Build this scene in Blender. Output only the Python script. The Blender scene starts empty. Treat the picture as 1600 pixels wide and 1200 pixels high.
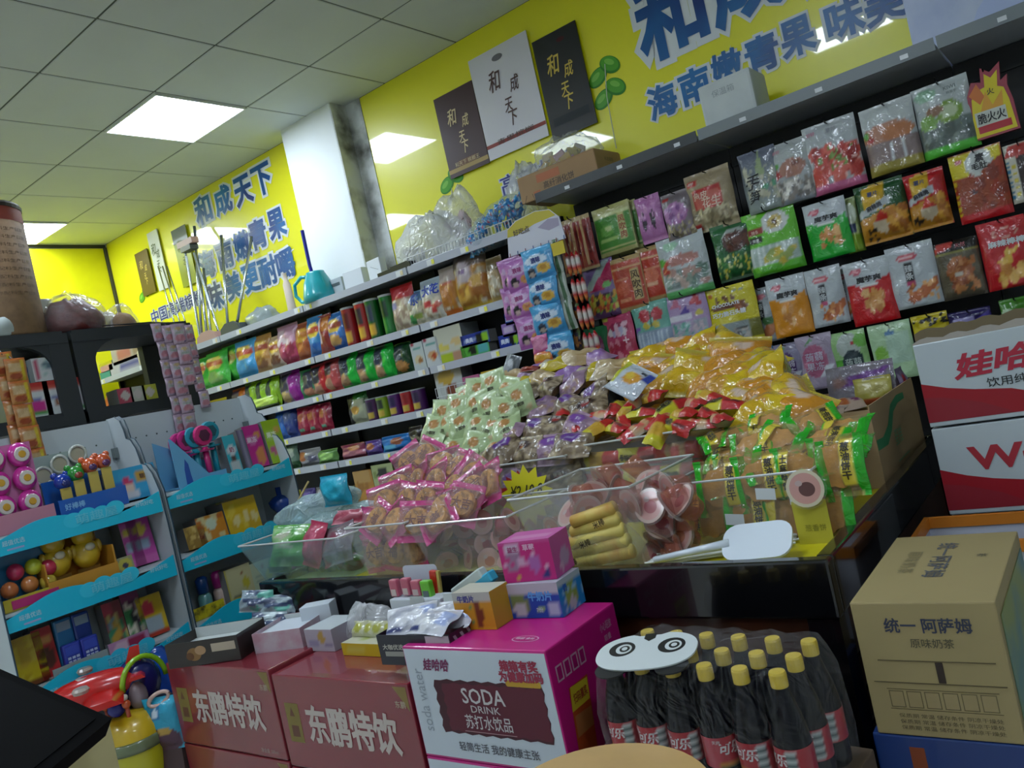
import bpy, bmesh, math, random
import numpy as np
from mathutils import Vector, Matrix

random.seed(7)
scene = bpy.context.scene
COL = scene.collection
PI = math.pi

# ------------------------------------------------------------------ camera, world, exposure
FPX = 1265.0                      # focal length in pixels of the 1600x1200 frame
CAM = Vector((0.0, 0.0, 1.25))    # handheld phone, rolled about 12.5 degrees
EX = Vector((0.77937278, -0.17150012, -0.60263237))   # world axes seen in camera space
EY = Vector((0.58703885, -0.13631625, 0.79799954))
EZ = Vector((-0.21900561, -0.97570774, -0.00556394))
cam_d = bpy.data.cameras.new('camera')
cam_d.sensor_width = 36.0
cam_d.lens = 36.0 * FPX / 1600.0
cam_d.clip_start = 0.05
cam = bpy.data.objects.new('camera', cam_d)
COL.objects.link(cam)
right = Vector((EX[0], EY[0], EZ[0])); down = Vector((EX[1], EY[1], EZ[1])); fwd = Vector((EX[2], EY[2], EZ[2]))
cam.matrix_world = Matrix(((right[0], -down[0], -fwd[0], CAM[0]),
                           (right[1], -down[1], -fwd[1], CAM[1]),
                           (right[2], -down[2], -fwd[2], CAM[2]),
                           (0, 0, 0, 1)))
scene.camera = cam
world = bpy.data.worlds.new('world'); scene.world = world
world.use_nodes = True
world.node_tree.nodes['Background'].inputs[0].default_value = (0.6, 0.75, 0.8, 1)
world.node_tree.nodes['Background'].inputs[1].default_value = 0.05
scene.view_settings.view_transform = 'Standard'
scene.view_settings.look = 'None'
scene.view_settings.gamma = 1.0
scene.view_settings.use_curve_mapping = False
scene.view_settings.exposure = -0.05
try:
    scene.cycles.transparent_max_bounces = 24
    scene.cycles.max_bounces = 10
    scene.cycles.diffuse_bounces = 6
    scene.cycles.caustics_reflective = False
    scene.cycles.caustics_refractive = False
    scene.cycles.sample_clamp_indirect = 6.0
except Exception:
    pass
PANEL_EMIT = 28.0                  # the LED ceiling panels light the shop
# LED panels, given by their lower corner on the 0.6 m ceiling grid
PANELS = [(-4.53, 2.61), (-6.93, 2.61), (-1.53, 0.81), (-3.93, 0.81), (-6.33, 0.81), (0.87, -0.39), (-1.53, -1.59), (-3.93, -1.59)]

# ------------------------------------------------------------------ measuring helpers
def ray(px, py):
    c = Vector((px - 800.0, py - 600.0, FPX))
    return Vector((EX.dot(c), EY.dot(c), EZ.dot(c)))
def at(px, py, x=None, y=None, z=None):
    """point of the room on a known plane that the photo shows at this pixel"""
    d = ray(px, py)
    t = (x / d[0]) if x is not None else (y / d[1]) if y is not None else ((z - CAM[2]) / d[2])
    return CAM + d * t
def on_slope(px, py, y0, z0, k):
    """point on the heap surface z = z0 + k (y - y0)"""
    d = ray(px, py)
    t = (z0 - k * y0 - CAM[2]) / (d[2] - k * d[1])
    return CAM + d * t
def slot(cx, cy, w, h, y):
    """centre x, centre z, width and height (metres) on the plane y of a pixel-measured thing"""
    a, b = at(cx - w / 2, cy, y=y), at(cx + w / 2, cy, y=y)
    t, u = at(cx - .11 * h, cy - h / 2, y=y), at(cx + .11 * h, cy + h / 2, y=y)
    c = at(cx, cy, y=y)
    return c[0], c[2], abs(b[0] - a[0]), abs(t[2] - u[2])

# ------------------------------------------------------------------ colours and materials
def lin(c):
    if isinstance(c, str):
        c = c.lstrip('#')
        c = [int(c[i:i + 2], 16) / 255 for i in (0, 2, 4)]
    return tuple((v / 12.92 if v <= .04045 else ((v + .055) / 1.055) ** 2.4) for v in c)

MATS = {}
def mat(name, col='#808080', rough=.5, metal=0., coat=0., emit=0., spec=.5, bump=0., bscale=40., var=0., vscale=6., var2=None):
    if name in MATS: return MATS[name]
    m = bpy.data.materials.new(name); m.use_nodes = True
    nt = m.node_tree; b = nt.nodes['Principled BSDF']
    c = lin(col) + (1,)
    b.inputs['Base Color'].default_value = c
    b.inputs['Roughness'].default_value = rough
    b.inputs['Metallic'].default_value = metal
    b.inputs['Coat Weight'].default_value = coat
    b.inputs['Coat Roughness'].default_value = .03
    b.inputs['Specular IOR Level'].default_value = spec
    if emit:
        b.inputs['Emission Color'].default_value = c
        b.inputs['Emission Strength'].default_value = emit
    if var or bump:
        tc = nt.nodes.new('ShaderNodeTexCoord'); n = nt.nodes.new('ShaderNodeTexNoise')
        n.inputs['Scale'].default_value = vscale; n.inputs['Detail'].default_value = 5
        nt.links.new(tc.outputs['Object'], n.inputs['Vector'])
        if var:
            mx = nt.nodes.new('ShaderNodeMix'); mx.data_type = 'RGBA'
            mx.inputs[6].default_value = c
            mx.inputs[7].default_value = (lin(var2) + (1,)) if var2 else tuple(v * (1 - var) for v in c[:3]) + (1,)
            rp = nt.nodes.new('ShaderNodeMapRange')
            rp.inputs[1].default_value = .42; rp.inputs[2].default_value = .68
            nt.links.new(n.outputs[0], rp.inputs[0]); nt.links.new(rp.outputs[0], mx.inputs[0])
            nt.links.new(mx.outputs[2], b.inputs['Base Color'])
        if bump:
            n2 = nt.nodes.new('ShaderNodeTexNoise'); n2.inputs['Scale'].default_value = bscale; n2.inputs['Detail'].default_value = 3
            nt.links.new(tc.outputs['Object'], n2.inputs['Vector'])
            bp = nt.nodes.new('ShaderNodeBump'); bp.inputs['Strength'].default_value = bump; bp.inputs['Distance'].default_value = .004
            nt.links.new(n2.outputs[0], bp.inputs['Height']); nt.links.new(bp.outputs[0], b.inputs['Normal'])
    MATS[name] = m
    return m

def print_mat(name, rough, coat, bump=0., bscale=60., alpha=False):
    """printed packaging: the print is the colour attribute, the sheen is the film or card"""
    if name in MATS: return MATS[name]
    m = bpy.data.materials.new(name); m.use_nodes = True
    nt = m.node_tree; b = nt.nodes['Principled BSDF']
    at_ = nt.nodes.new('ShaderNodeAttribute'); at_.attribute_name = 'Col'
    nt.links.new(at_.outputs['Color'], b.inputs['Base Color'])
    b.inputs['Roughness'].default_value = rough
    b.inputs['Coat Weight'].default_value = coat
    b.inputs['Coat Roughness'].default_value = .06
    b.inputs['Specular IOR Level'].default_value = .3
    if bump:
        tc = nt.nodes.new('ShaderNodeTexCoord'); n2 = nt.nodes.new('ShaderNodeTexNoise')
        n2.inputs['Scale'].default_value = bscale; n2.inputs['Detail'].default_value = 2
        n2.inputs['Distortion'].default_value = 1.5
        nt.links.new(tc.outputs['Object'], n2.inputs['Vector'])
        bp = nt.nodes.new('ShaderNodeBump'); bp.inputs['Strength'].default_value = bump; bp.inputs['Distance'].default_value = .01
        nt.links.new(n2.outputs[0], bp.inputs['Height'])
        nt.links.new(bp.outputs[0], b.inputs['Normal']); nt.links.new(bp.outputs[0], b.inputs['Coat Normal'])
    if alpha:
        nt.links.new(at_.outputs['Alpha'], b.inputs['Alpha'])
    MATS[name] = m
    return m

def clear_mat(name, tint, haze, rough=.05, bump=0., bscale=30., fk=.30):
    """clear plastic: see-through, a little milky, with a sheen that grows at grazing angles"""
    if name in MATS: return MATS[name]
    m = bpy.data.materials.new(name); m.use_nodes = True
    nt = m.node_tree; out = nt.nodes['Material Output']; b = nt.nodes['Principled BSDF']
    b.inputs['Base Color'].default_value = lin(tint) + (1,)
    b.inputs['Roughness'].default_value = rough
    b.inputs['Coat Weight'].default_value = .6
    tr = nt.nodes.new('ShaderNodeBsdfTransparent'); tr.inputs[0].default_value = tuple(.25 * v + .75 for v in lin(tint)) + (1,)
    lw = nt.nodes.new('ShaderNodeLayerWeight'); lw.inputs[0].default_value = .35
    ma = nt.nodes.new('ShaderNodeMath'); ma.operation = 'MULTIPLY_ADD'
    ma.inputs[1].default_value = fk; ma.inputs[2].default_value = haze * .45; ma.use_clamp = True
    mx = nt.nodes.new('ShaderNodeMixShader')
    nt.links.new(lw.outputs['Facing'], ma.inputs[0]); nt.links.new(ma.outputs[0], mx.inputs[0])
    nt.links.new(tr.outputs[0], mx.inputs[1]); nt.links.new(b.outputs[0], mx.inputs[2]); nt.links.new(mx.outputs[0], out.inputs[0])
    if bump:
        tc = nt.nodes.new('ShaderNodeTexCoord'); n2 = nt.nodes.new('ShaderNodeTexNoise')
        n2.inputs['Scale'].default_value = bscale; n2.inputs['Distortion'].default_value = 2
        nt.links.new(tc.outputs['Object'], n2.inputs['Vector'])
        bp = nt.nodes.new('ShaderNodeBump'); bp.inputs['Strength'].default_value = bump; bp.inputs['Distance'].default_value = .02
        nt.links.new(n2.outputs[0], bp.inputs['Height'])
        nt.links.new(bp.outputs[0], b.inputs['Normal']); nt.links.new(bp.outputs[0], b.inputs['Coat Normal']); nt.links.new(bp.outputs[0], lw.inputs['Normal'])
    MATS[name] = m
    return m

PRINT = print_mat('printed_card', .45, .15)
GLOSS = print_mat('printed_gloss', .3, .6)
FILM = print_mat('printed_film', .4, .6, bump=.35, bscale=28)
CLING = print_mat('clear_film_pack', .22, 1., bump=.5, bscale=34, alpha=True)
CLEAR = clear_mat('clear_plastic', '#f0f3f3', .05, fk=.22)
MILKY = clear_mat('milky_plastic', '#e9ecec', .12, fk=.22)
BAGC = clear_mat('crinkled_clear_bag', '#eef2f2', .12, .12, bump=.8)

# ------------------------------------------------------------------ mesh helpers
def tag(o, label=None, cat=None, group=None, kind=None):
    if label: o['label'] = label
    if cat: o['category'] = cat
    if group: o['group'] = group
    if kind: o['kind'] = kind
    return o

def mesh(name, vs, fs, cols=None, smooth=False, mi=None):
    me = bpy.data.meshes.new(name)
    vs = np.asarray(vs, dtype=np.float64).reshape(-1, 3)
    me.from_pydata(vs.tolist(), [], [list(f) for f in fs])
    if cols is not None:
        a = me.color_attributes.new('Col', 'FLOAT_COLOR', 'POINT')
        c = np.ones((len(vs), 4)); cc = np.asarray(cols, dtype=np.float64); c[:, :cc.shape[1]] = cc
        a.data.foreach_set('color', c.astype(np.float32).ravel())
    if smooth: me.polygons.foreach_set('use_smooth', [True] * len(me.polygons))
    if mi is not None: me.polygons.foreach_set('material_index', mi)
    me.update()
    return me

def obj(name, me, m=None, parent=None, loc=None, M=None):
    if me is not None and m is not None and not me.materials:
        for q in (m if isinstance(m, (list, tuple)) else [m]): me.materials.append(q)
    o = bpy.data.objects.new(name, me)
    COL.objects.link(o)
    if parent is not None: o.parent = parent
    if M is not None: o.matrix_local = M
    elif loc is not None: o.location = loc
    return o

def empty(name, loc=(0, 0, 0), rz=0.):
    o = bpy.data.objects.new(name, None); COL.objects.link(o)
    o.empty_display_size = .05
    o.location = loc; o.rotation_euler = (0, 0, rz)
    return o

def dup(root, M=None):
    """copy of a thing with copies of its parts and sub-parts; mesh data is shared"""
    r = root.copy(); COL.objects.link(r)
    if M is not None: r.matrix_basis = M
    for ch in list(root.children):
        c = ch.copy(); COL.objects.link(c); c.parent = r
        for g in list(ch.children):
            d = g.copy(); COL.objects.link(d); d.parent = c
    return r

class MB:
    """collects shapes of one mesh"""
    def __init__(s): s.v = []; s.f = []; s.c = []
    def add(s, vs, fs, col=None):
        k = len(s.v); s.v += [tuple(q) for q in vs]; s.f += [[i + k for i in f] for f in fs]
        s.c += [lin(col) if col is not None else (.5, .5, .5)] * len(vs)
        return s
    def box(s, x0, x1, y0, y1, z0, z1, col=None):
        v = [(x, y, z) for x in (x0, x1) for y in (y0, y1) for z in (z0, z1)]
        f = [(0, 1, 3, 2), (4, 6, 7, 5), (0, 4, 5, 1), (2, 3, 7, 6), (0, 2, 6, 4), (1, 5, 7, 3)]
        return s.add(v, f, col)
    def tube(s, pts, r, n=8, col=None, cap=True):
        pts = [Vector(p) for p in pts]; rs = r if isinstance(r, (list, tuple)) else [r] * len(pts)
        vs = []; fs = []; up = None
        for i, p in enumerate(pts):
            d = (pts[min(i + 1, len(pts) - 1)] - pts[max(i - 1, 0)]).normalized()
            a = d.orthogonal().normalized() if up is None else (up - d * up.dot(d)).normalized()
            up = a; b = d.cross(a)
            for k in range(n):
                t = 2 * PI * k / n
                vs.append(p + (a * math.cos(t) + b * math.sin(t)) * rs[i])
        for i in range(len(pts) - 1):
            for k in range(n):
                fs.append((i * n + k, i * n + (k + 1) % n, (i + 1) * n + (k + 1) % n, (i + 1) * n + k))
        if cap: fs += [tuple(range(n))[::-1], tuple((len(pts) - 1) * n + k for k in range(n))]
        return s.add(vs, fs, col)
    def lathe(s, prof, n=20, o=(0, 0, 0), col=None, cols=None, cap=True):
        vs = []; fs = []; cc = []
        for i, (r, z) in enumerate(prof):
            for k in range(n):
                t = 2 * PI * k / n
                vs.append((o[0] + r * math.cos(t), o[1] + r * math.sin(t), o[2] + z)); cc.append(cols[i] if cols else col)
        for i in range(len(prof) - 1):
            for k in range(n):
                fs.append((i * n + k, i * n + (k + 1) % n, (i + 1) * n + (k + 1) % n, (i + 1) * n + k))
        if cap: fs += [tuple(range(n))[::-1], tuple((len(prof) - 1) * n + k for k in range(n))]
        k0 = len(s.v); s.v += vs; s.f += [[i + k0 for i in f] for f in fs]; s.c += [lin(c) if c is not None else (.5, .5, .5) for c in cc]
        return s
    def poly(s, pts, y0, y1, col=None):
        """outline in x,z swept from y0 to y1"""
        n = len(pts)
        v = [(p[0], y0, p[1]) for p in pts] + [(p[0], y1, p[1]) for p in pts]
        f = [tuple(range(n)), tuple(range(2 * n - 1, n - 1, -1))] + [(i, i + n, (i + 1) % n + n, (i + 1) % n) for i in range(n)]
        return s.add(v, f, col)
    def ball(s, c, r, n=10, m=7, col=None):
        r = r if isinstance(r, (tuple, list)) else (r, r, r)
        vs = []; fs = []
        for i in range(m + 1):
            a = PI * i / m
            for k in range(n):
                t = 2 * PI * k / n
                vs.append((c[0] + r[0] * math.sin(a) * math.cos(t), c[1] + r[1] * math.sin(a) * math.sin(t), c[2] + r[2] * math.cos(a)))
        for i in range(m):
            for k in range(n): fs.append((i * n + k, (i + 1) * n + k, (i + 1) * n + (k + 1) % n, i * n + (k + 1) % n))
        return s.add(vs, fs, col)
    def mesh(s, name, smooth=False, colored=False):
        return mesh(name, s.v, s.f, s.c if colored else None, smooth)
    def make(s, name, m, parent=None, loc=None, smooth=False, colored=False, M=None):
        return obj(name, s.mesh(name, smooth, colored), m, parent, loc, M)

def bevel_box(name, w, d, h, b=.004, seg=2):
    bm = bmesh.new()
    bmesh.ops.create_cube(bm, size=1)
    for v in bm.verts: v.co = Vector((v.co.x * w, v.co.y * d, (v.co.z + .5) * h))
    if b: bmesh.ops.bevel(bm, geom=bm.edges[:], offset=b, segments=seg, affect='EDGES', profile=.6)
    me = bpy.data.meshes.new(name); bm.to_mesh(me); bm.free()
    return me

# ------------------------------------------------------------------ print: colour painted over (u, v)
def F(c): return ('f', c)
def R(u0, v0, u1, v1, c): return ('r', u0, v0, u1, v1, c)
def D(u, v, ru, rv, c): return ('d', u, v, ru, rv, c)
def G(c0, c1): return ('g', c0, c1)
def P(pts, c): return ('p', pts, c)
def N(seed, n, r0, r1, cols, u0=0, v0=0, u1=1, v1=1): return ('n', seed, n, r0, r1, cols, u0, v0, u1, v1)
def A(u0, v0, u1, v1, a): return ('a', u0, v0, u1, v1, a)
def S(n, ax, duty, c, u0=0, v0=0, u1=1, v1=1): return ('s', n, ax, duty, c, u0, v0, u1, v1)

def paint(ops, U, V):
    U = np.asarray(U); V = np.asarray(V)
    C = np.ones((U.size, 4)) * .5; C[:, 3] = 1
    for o in ops:
        k = o[0]
        if k == 'f': C[:, :3] = lin(o[1])
        elif k == 'r':
            m = (U >= o[1]) & (V >= o[2]) & (U <= o[3]) & (V <= o[4]); C[m, :3] = lin(o[5])
        elif k == 'd':
            m = ((U - o[1]) / o[3]) ** 2 + ((V - o[2]) / o[4]) ** 2 <= 1; C[m, :3] = lin(o[5])
        elif k == 'g':
            a, b = np.array(lin(o[1])), np.array(lin(o[2])); C[:, :3] = a + (b - a) * V[:, None]
        elif k == 'p':
            m = np.zeros(U.size, bool); q = o[1]; j = len(q) - 1
            for i in range(len(q)):
                (xi, yi), (xj, yj) = q[i], q[j]
                with np.errstate(divide='ignore', invalid='ignore'):
                    m ^= ((yi > V) != (yj > V)) & (U < (xj - xi) * (V - yi) / ((yj - yi) or 1e-9) + xi)
                j = i
            C[m, :3] = lin(o[2])
        elif k == 'n':
            rg = random.Random(o[1])
            for _ in range(o[2]):
                u, v = rg.uniform(o[6], o[8]), rg.uniform(o[7], o[9]); r = rg.uniform(o[3], o[4])
                m = ((U - u) / r) ** 2 + ((V - v) / (r * rg.uniform(.6, 1.3))) ** 2 <= 1
                C[m, :3] = lin(rg.choice(o[5]))
        elif k == 's':
            T = (U - o[5]) / (o[7] - o[5]) if o[2] == 0 else (V - o[6]) / (o[8] - o[6])
            m = (U >= o[5]) & (V >= o[6]) & (U <= o[7]) & (V <= o[8]) & ((T * o[1]) % 1 < o[3]); C[m, :3] = lin(o[4])
        elif k == 'a':
            m = (U >= o[1]) & (V >= o[2]) & (U <= o[3]) & (V <= o[4]); C[m, 3] = o[5]
    return C

# ------------------------------------------------------------------ lettering
TXT = {}
def text_geo(s, bold=0., shear=0.):
    k = (s, bold, shear)
    if k in TXT: return TXT[k]
    cu = bpy.data.curves.new('t', 'FONT'); cu.body = s; cu.size = 1
    cu.align_x = 'CENTER'; cu.align_y = 'CENTER'; cu.resolution_u = 2; cu.shear = shear
    cu.fill_mode = 'FRONT' if not bold else 'BOTH'
    cu.bevel_depth = bold; cu.bevel_resolution = 0
    o = bpy.data.objects.new('t', cu)
    me = bpy.data.meshes.new_from_object(o)
    n = len(me.vertices)
    v = np.zeros(n * 3); me.vertices.foreach_get('co', v); v = v.reshape(-1, 3)
    f = [list(p.vertices) for p in me.polygons]
    if n:
        lo, hi = v.min(0), v.max(0); v[:, :2] -= ((lo + hi) / 2)[:2]
    bpy.data.objects.remove(o); bpy.data.curves.remove(cu); bpy.data.meshes.remove(me)
    TXT[k] = (v, f)
    return TXT[k]

class Fr:
    """a flat frame on a thing: origin, right, up"""
    def __init__(s, o, x, y):
        s.o = Vector(o); s.x = Vector(x).normalized(); s.y = Vector(y).normalized(); s.n = s.x.cross(s.y)
    def __call__(s, X, Y, e):
        X = np.asarray(X)[:, None]; Y = np.asarray(Y)[:, None]; e = (np.asarray(e) * np.ones(len(X)))[:, None]
        return np.array(s.o) + X * np.array(s.x) + Y * np.array(s.y) + e * np.array(s.n)

INK = {}
def ink(c):
    return mat('ink_' + c.lstrip('#'), c, .5)
def lettering(parent, s, fr, x, y, h, col, bold=0., w=None, rot=0., e=.001, shear=0., m=None, vert=False, name='lettering'):
    """flat printed words of height h (or fitted to width w) centred at x, y of the frame"""
    if vert: s = '\n'.join(s)
    v, f = text_geo(s, bold, shear)
    if not len(v): return None
    ext = v.max(0) - v.min(0)
    k = h / max(ext[1], 1e-6); kx = k if w is None else w / max(ext[0], 1e-6)
    X, Y = v[:, 0] * kx, v[:, 1] * k
    c, q = math.cos(rot), math.sin(rot)
    dz = (v[:, 2] - v[:, 2].max()) * k * .02
    P3 = fr(X * c - Y * q + x, X * q + Y * c + y, e + dz)
    return obj(name, mesh(name, P3, f), m or ink(col), parent)

def decal(parent, name, items, fr, m=None, e=.0006):
    """flat print made of outlines: items are (points, colour); later ones lie on top"""
    vs = []; fs = []; cs = []
    for i, (pts, c) in enumerate(items):
        p = fr([q[0] for q in pts], [q[1] for q in pts], e + i * .00025)
        k = len(vs); vs += p.tolist(); fs.append(list(range(k, k + len(pts)))); cs += [lin(c)] * len(pts)
    return obj(name, mesh(name, vs, fs, cs), m or PRINT, parent)
def rect(x0, y0, x1, y1): return [(x0, y0), (x1, y0), (x1, y1), (x0, y1)]
def ell(x, y, rx, ry, n=24, a0=0, a1=2 * PI): return [(x + rx * math.cos(a0 + (a1 - a0) * i / n), y + ry * math.sin(a0 + (a1 - a0) * i / n)) for i in range(n)]
def rrect(x0, y0, x1, y1, r, n=4):
    p = []
    for cx, cy, a in ((x1 - r, y1 - r, 0), (x0 + r, y1 - r, 90), (x0 + r, y0 + r, 180), (x1 - r, y0 + r, 270)):
        p += [(cx + r * math.cos(math.radians(a + 90 * i / n)), cy + r * math.sin(math.radians(a + 90 * i / n))) for i in range(n + 1)]
    return p
def starp(x, y, r0, r1, n, a=0): return [(x + (r0 if i % 2 else r1) * math.cos(a + PI * i / n), y + (r0 if i % 2 else r1) * math.sin(a + PI * i / n)) for i in range(2 * n)]

# ------------------------------------------------------------------ packaging shapes
class Pouch:
    """filled bag standing in x,z with its front towards -y; style: pillow, stand (thick foot), flat"""
    def __init__(s, w, h, t, style='pillow', seed=0, wr=.10, crimp=.07):
        s.w, s.h, s.t, s.style, s.wr, s.cr = w, h, t, style, wr, crimp
        rg = random.Random(seed); s.ph = [rg.uniform(0, 6.28) for _ in range(6)]
    def T(s, u, v):
        a = np.clip(1 - np.abs(2 * u - 1) ** 2.6, 0, 1) ** .55
        if s.style == 'pillow':
            q = np.clip((v - s.cr) / (1 - 2 * s.cr), 0, 1); g = np.clip(1 - np.abs(2 * q - 1) ** 3., 0, 1) ** .6
        elif s.style == 'stand':
            q = np.clip(1 - (v / .95), 0, 1); g = q ** .45 * np.clip(v / .03 + .6, 0, 1)
        else:
            g = np.clip(1 - np.abs(2 * v - 1) ** 6, 0, 1)
        wv = 1 + s.wr * (np.sin(9 * u + 7 * v + s.ph[0]) + .7 * np.sin(17 * v - 8 * u + s.ph[1]) + .5 * np.sin(23 * u + 4 * v + s.ph[2]))
        return .0008 + s.t / 2 * a * g * wv
    def xyz(s, u, v, side, e=0.):
        g = s.T(u, v); lip = .004 * np.sin(v * 9 + s.ph[3]) * (1 if s.style != 'flat' else .3)
        x = (u - .5) * s.w * (1 - .05 * np.sin(PI * np.clip(v, 0, 1)) * (s.t / max(s.w, .01)))
        z = v * s.h
        y = side * (g + e) + lip * (np.abs(2 * u - 1) ** 2)
        return np.stack([x, y, z], 1)
    def mesh(s, ops, back=None, nx=18, nz=24, teeth=0, center=False):
        u, v = np.meshgrid(np.linspace(0, 1, nx + 1), np.linspace(0, 1, nz + 1)); u = u.ravel(); v = v.ravel()
        Fv = s.xyz(u, v, -1); cf = paint(ops, u, v)
        bx, bz = nx // 2, nz // 2
        u2, v2 = np.meshgrid(np.linspace(0, 1, bx + 1), np.linspace(0, 1, bz + 1)); u2 = u2.ravel(); v2 = v2.ravel()
        Bv = s.xyz(u2, v2, 1); cb = paint([F(back)] if back else ops, u2, v2)
        q = [(j * (nx + 1) + i, j * (nx + 1) + i + 1, (j + 1) * (nx + 1) + i + 1, (j + 1) * (nx + 1) + i) for j in range(nz) for i in range(nx)]
        k = len(Fv)
        q += [(k + j * (bx + 1) + i, k + (j + 1) * (bx + 1) + i, k + (j + 1) * (bx + 1) + i + 1, k + j * (bx + 1) + i + 1) for j in range(bz) for i in range(bx)]
        V3 = np.vstack([Fv, Bv])
        s.dz = s.h / 2 if center else 0.
        V3[:, 2] -= s.dz
        return mesh('pack', V3, q, np.vstack([cf, cb]), True)
    def fr(s, e=.0022):
        """frame-like mapping: x, y metres from the lower left corner of the front"""
        def f(X, Y, ee):
            p = s.xyz(np.clip(np.asarray(X) / s.w, 0, 1), np.clip(np.asarray(Y) / s.h, 0, 1), -1, e + np.asarray(ee))
            p[:, 2] -= getattr(s, 'dz', 0.)
            return p
        return f

def grid_face(MBv, o, xd, yd, nx, ny, ops):
    """one painted face of a box"""
    u, v = np.meshgrid(np.linspace(0, 1, nx + 1), np.linspace(0, 1, ny + 1)); u = u.ravel(); v = v.ravel()
    p = np.array(o) + u[:, None] * np.array(xd) + v[:, None] * np.array(yd)
    c = paint(ops, u, v)
    f = [(j * (nx + 1) + i, j * (nx + 1) + i + 1, (j + 1) * (nx + 1) + i + 1, (j + 1) * (nx + 1) + i) for j in range(ny) for i in range(nx)]
    MBv.append((p, f, c))
def pbox_mesh(w, d, h, front, right=None, top=None, left=None, back='#888888', n=14):
    L = []
    side = right or [F(back)]; top = top or side; left = left or side
    m = max(w, d, h); k = lambda q: max(2, int(n * q / m))
    grid_face(L, (-w / 2, -d / 2, 0), (w, 0, 0), (0, 0, h), k(w), k(h), front)
    grid_face(L, (w / 2, -d / 2, 0), (0, d, 0), (0, 0, h), k(d), k(h), side)
    grid_face(L, (-w / 2, d / 2, 0), (0, -d, 0), (0, 0, h), k(d), k(h), left)
    grid_face(L, (-w / 2, -d / 2, h), (w, 0, 0), (0, d, 0), k(w), k(d), top)
    grid_face(L, (w / 2, d / 2, 0), (-w, 0, 0), (0, 0, h), 1, 1, [F(back)])
    grid_face(L, (-w / 2, d / 2, 0), (w, 0, 0), (0, -d, 0), 1, 1, [F(back)])
    vs = []; fs = []; cs = []; b = 0
    for p, f, c in L:
        vs.append(p); cs.append(c); fs += [[i + b for i in q] for q in f]; b += len(p)
    return mesh('box', np.vstack(vs), fs, np.vstack(cs))

def nth(i, n, what='from the left'):
    w = ['leftmost', 'second', 'third', 'fourth', 'fifth', 'sixth', 'seventh', 'eighth', 'ninth', 'tenth', 'eleventh', 'twelfth', 'thirteenth',
         'fourteenth', 'fifteenth', 'sixteenth', 'seventeenth', 'eighteenth', 'nineteenth', 'twentieth']
    if i == 0: return 'leftmost'
    if i == n - 1 and n > 1: return 'rightmost'
    return (w[i] if i < len(w) else '%dth' % (i + 1)) + ' ' + what

# ================================================================== the room
X0, X1, Y0, Y1, ZC = -6.98, 2.6, -2.6, 3.81, 3.217
wallm = mat('white_plaster', '#dde0de', .8, var=.06, vscale=3)
def struct(name, m, x0, x1, y0, y1, z0, z1, parent=None):
    o = MB().box(x0, x1, y0, y1, z0, z1).make(name, m, parent)
    if parent is None: o['kind'] = 'structure'
    return o
struct('floor', mat('grey_floor_tile', '#bab8b3', .35, var=.12, vscale=2), X0, X1, Y0, Y1, -.1, 0)
struct('wall_back', wallm, X0 - .1, X1 + .1, Y1, Y1 + .1, 0, ZC)
struct('wall_left', wallm, X0 - .1, X0, Y0, Y1, 0, ZC)
struct('wall_right', wallm, X1, X1 + .1, Y0, Y1, 0, ZC)
struct('wall_front', wallm, X0 - .1, X1 + .1, Y0 - .1, Y0, 0, ZC)
# ceiling: dark T-bar grid above, every mineral tile its own piece
ceil = struct('ceiling', mat('ceiling_grid_bar', '#4d564e', .6), X0, X1, Y0, Y1, ZC + .004, ZC + .1)
tm = bevel_box('ceiling_tile', .590, .590, .012, .003, 1)
tmat = mat('mineral_ceiling_tile', '#c9d0ce', .85, bump=.05, bscale=300, var=.03, vscale=3)
gx = [-3.33 + .6 * k for k in range(-7, 11)]
gy = [3.81 - .6 * k for k in range(0, 12)]
tm.materials.append(tmat)
k = 0
edge_tiles = {}
for i in range(-7, 10):
    xa = max(-3.33 + .6 * i, X0); xb = min(-3.33 + .6 * (i + 1), X1)
    if xb - xa < .03: continue
    for j in range(0, 11):
        yb = 3.81 - .6 * j; ya = max(yb - .6, Y0)
        if yb - ya < .03: continue
        if any(abs(xa - p[0]) < .05 and abs(ya - p[1]) < .05 for p in PANELS): continue
        me = tm
        sx, sy = (xb - xa) - .010, (yb - ya) - .010
        if abs(sx - .59) > .002 or abs(sy - .59) > .002:
            key = (round(sx, 3), round(sy, 3))
            if key not in edge_tiles:
                edge_tiles[key] = bevel_box('ceiling_tile', sx, sy, .012, .003, 1); edge_tiles[key].materials.append(tmat)
            me = edge_tiles[key]
        obj('ceiling_tile', me, None, ceil, ((xa + xb) / 2, (ya + yb) / 2, ZC))
panel_m = mat('led_panel_glow', '#e2f0ff', .5, emit=PANEL_EMIT)
frame_m = mat('white_panel_frame', '#dfe3e3', .4)
PN = ['square LED ceiling panel lit white near the white pillar', 'square LED ceiling panel lit white by the yellow far wall',
      'square LED ceiling panel lit white above the middle of the island counter', 'lit LED ceiling panel over the left aisle',
      'lit LED ceiling panel over the far left aisle', 'lit LED ceiling panel to the right of the photographer', 'lit LED ceiling panel behind the photographer', 'lit LED ceiling panel at the back left behind the photographer']
for (px_, py_), lb in zip(PANELS, PN):
    e = empty('ceiling_light', (px_ + .3, py_ + .3, ZC - .012)); tag(e, lb, 'ceiling light', 'LED panels in the ceiling grid')
    b = MB()
    for (a0, a1, c0, c1) in ((-.295, .295, -.295, -.283), (-.295, .295, .283, .295), (-.295, -.283, -.283, .283), (.283, .295, -.283, .283)):
        b.box(a0, a1, c0, c1, 0, .016)
    b.make('frame', frame_m, e)
    MB().box(-.283, .283, -.283, .283, .003, .014).make('diffuser', panel_m, e)

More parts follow.
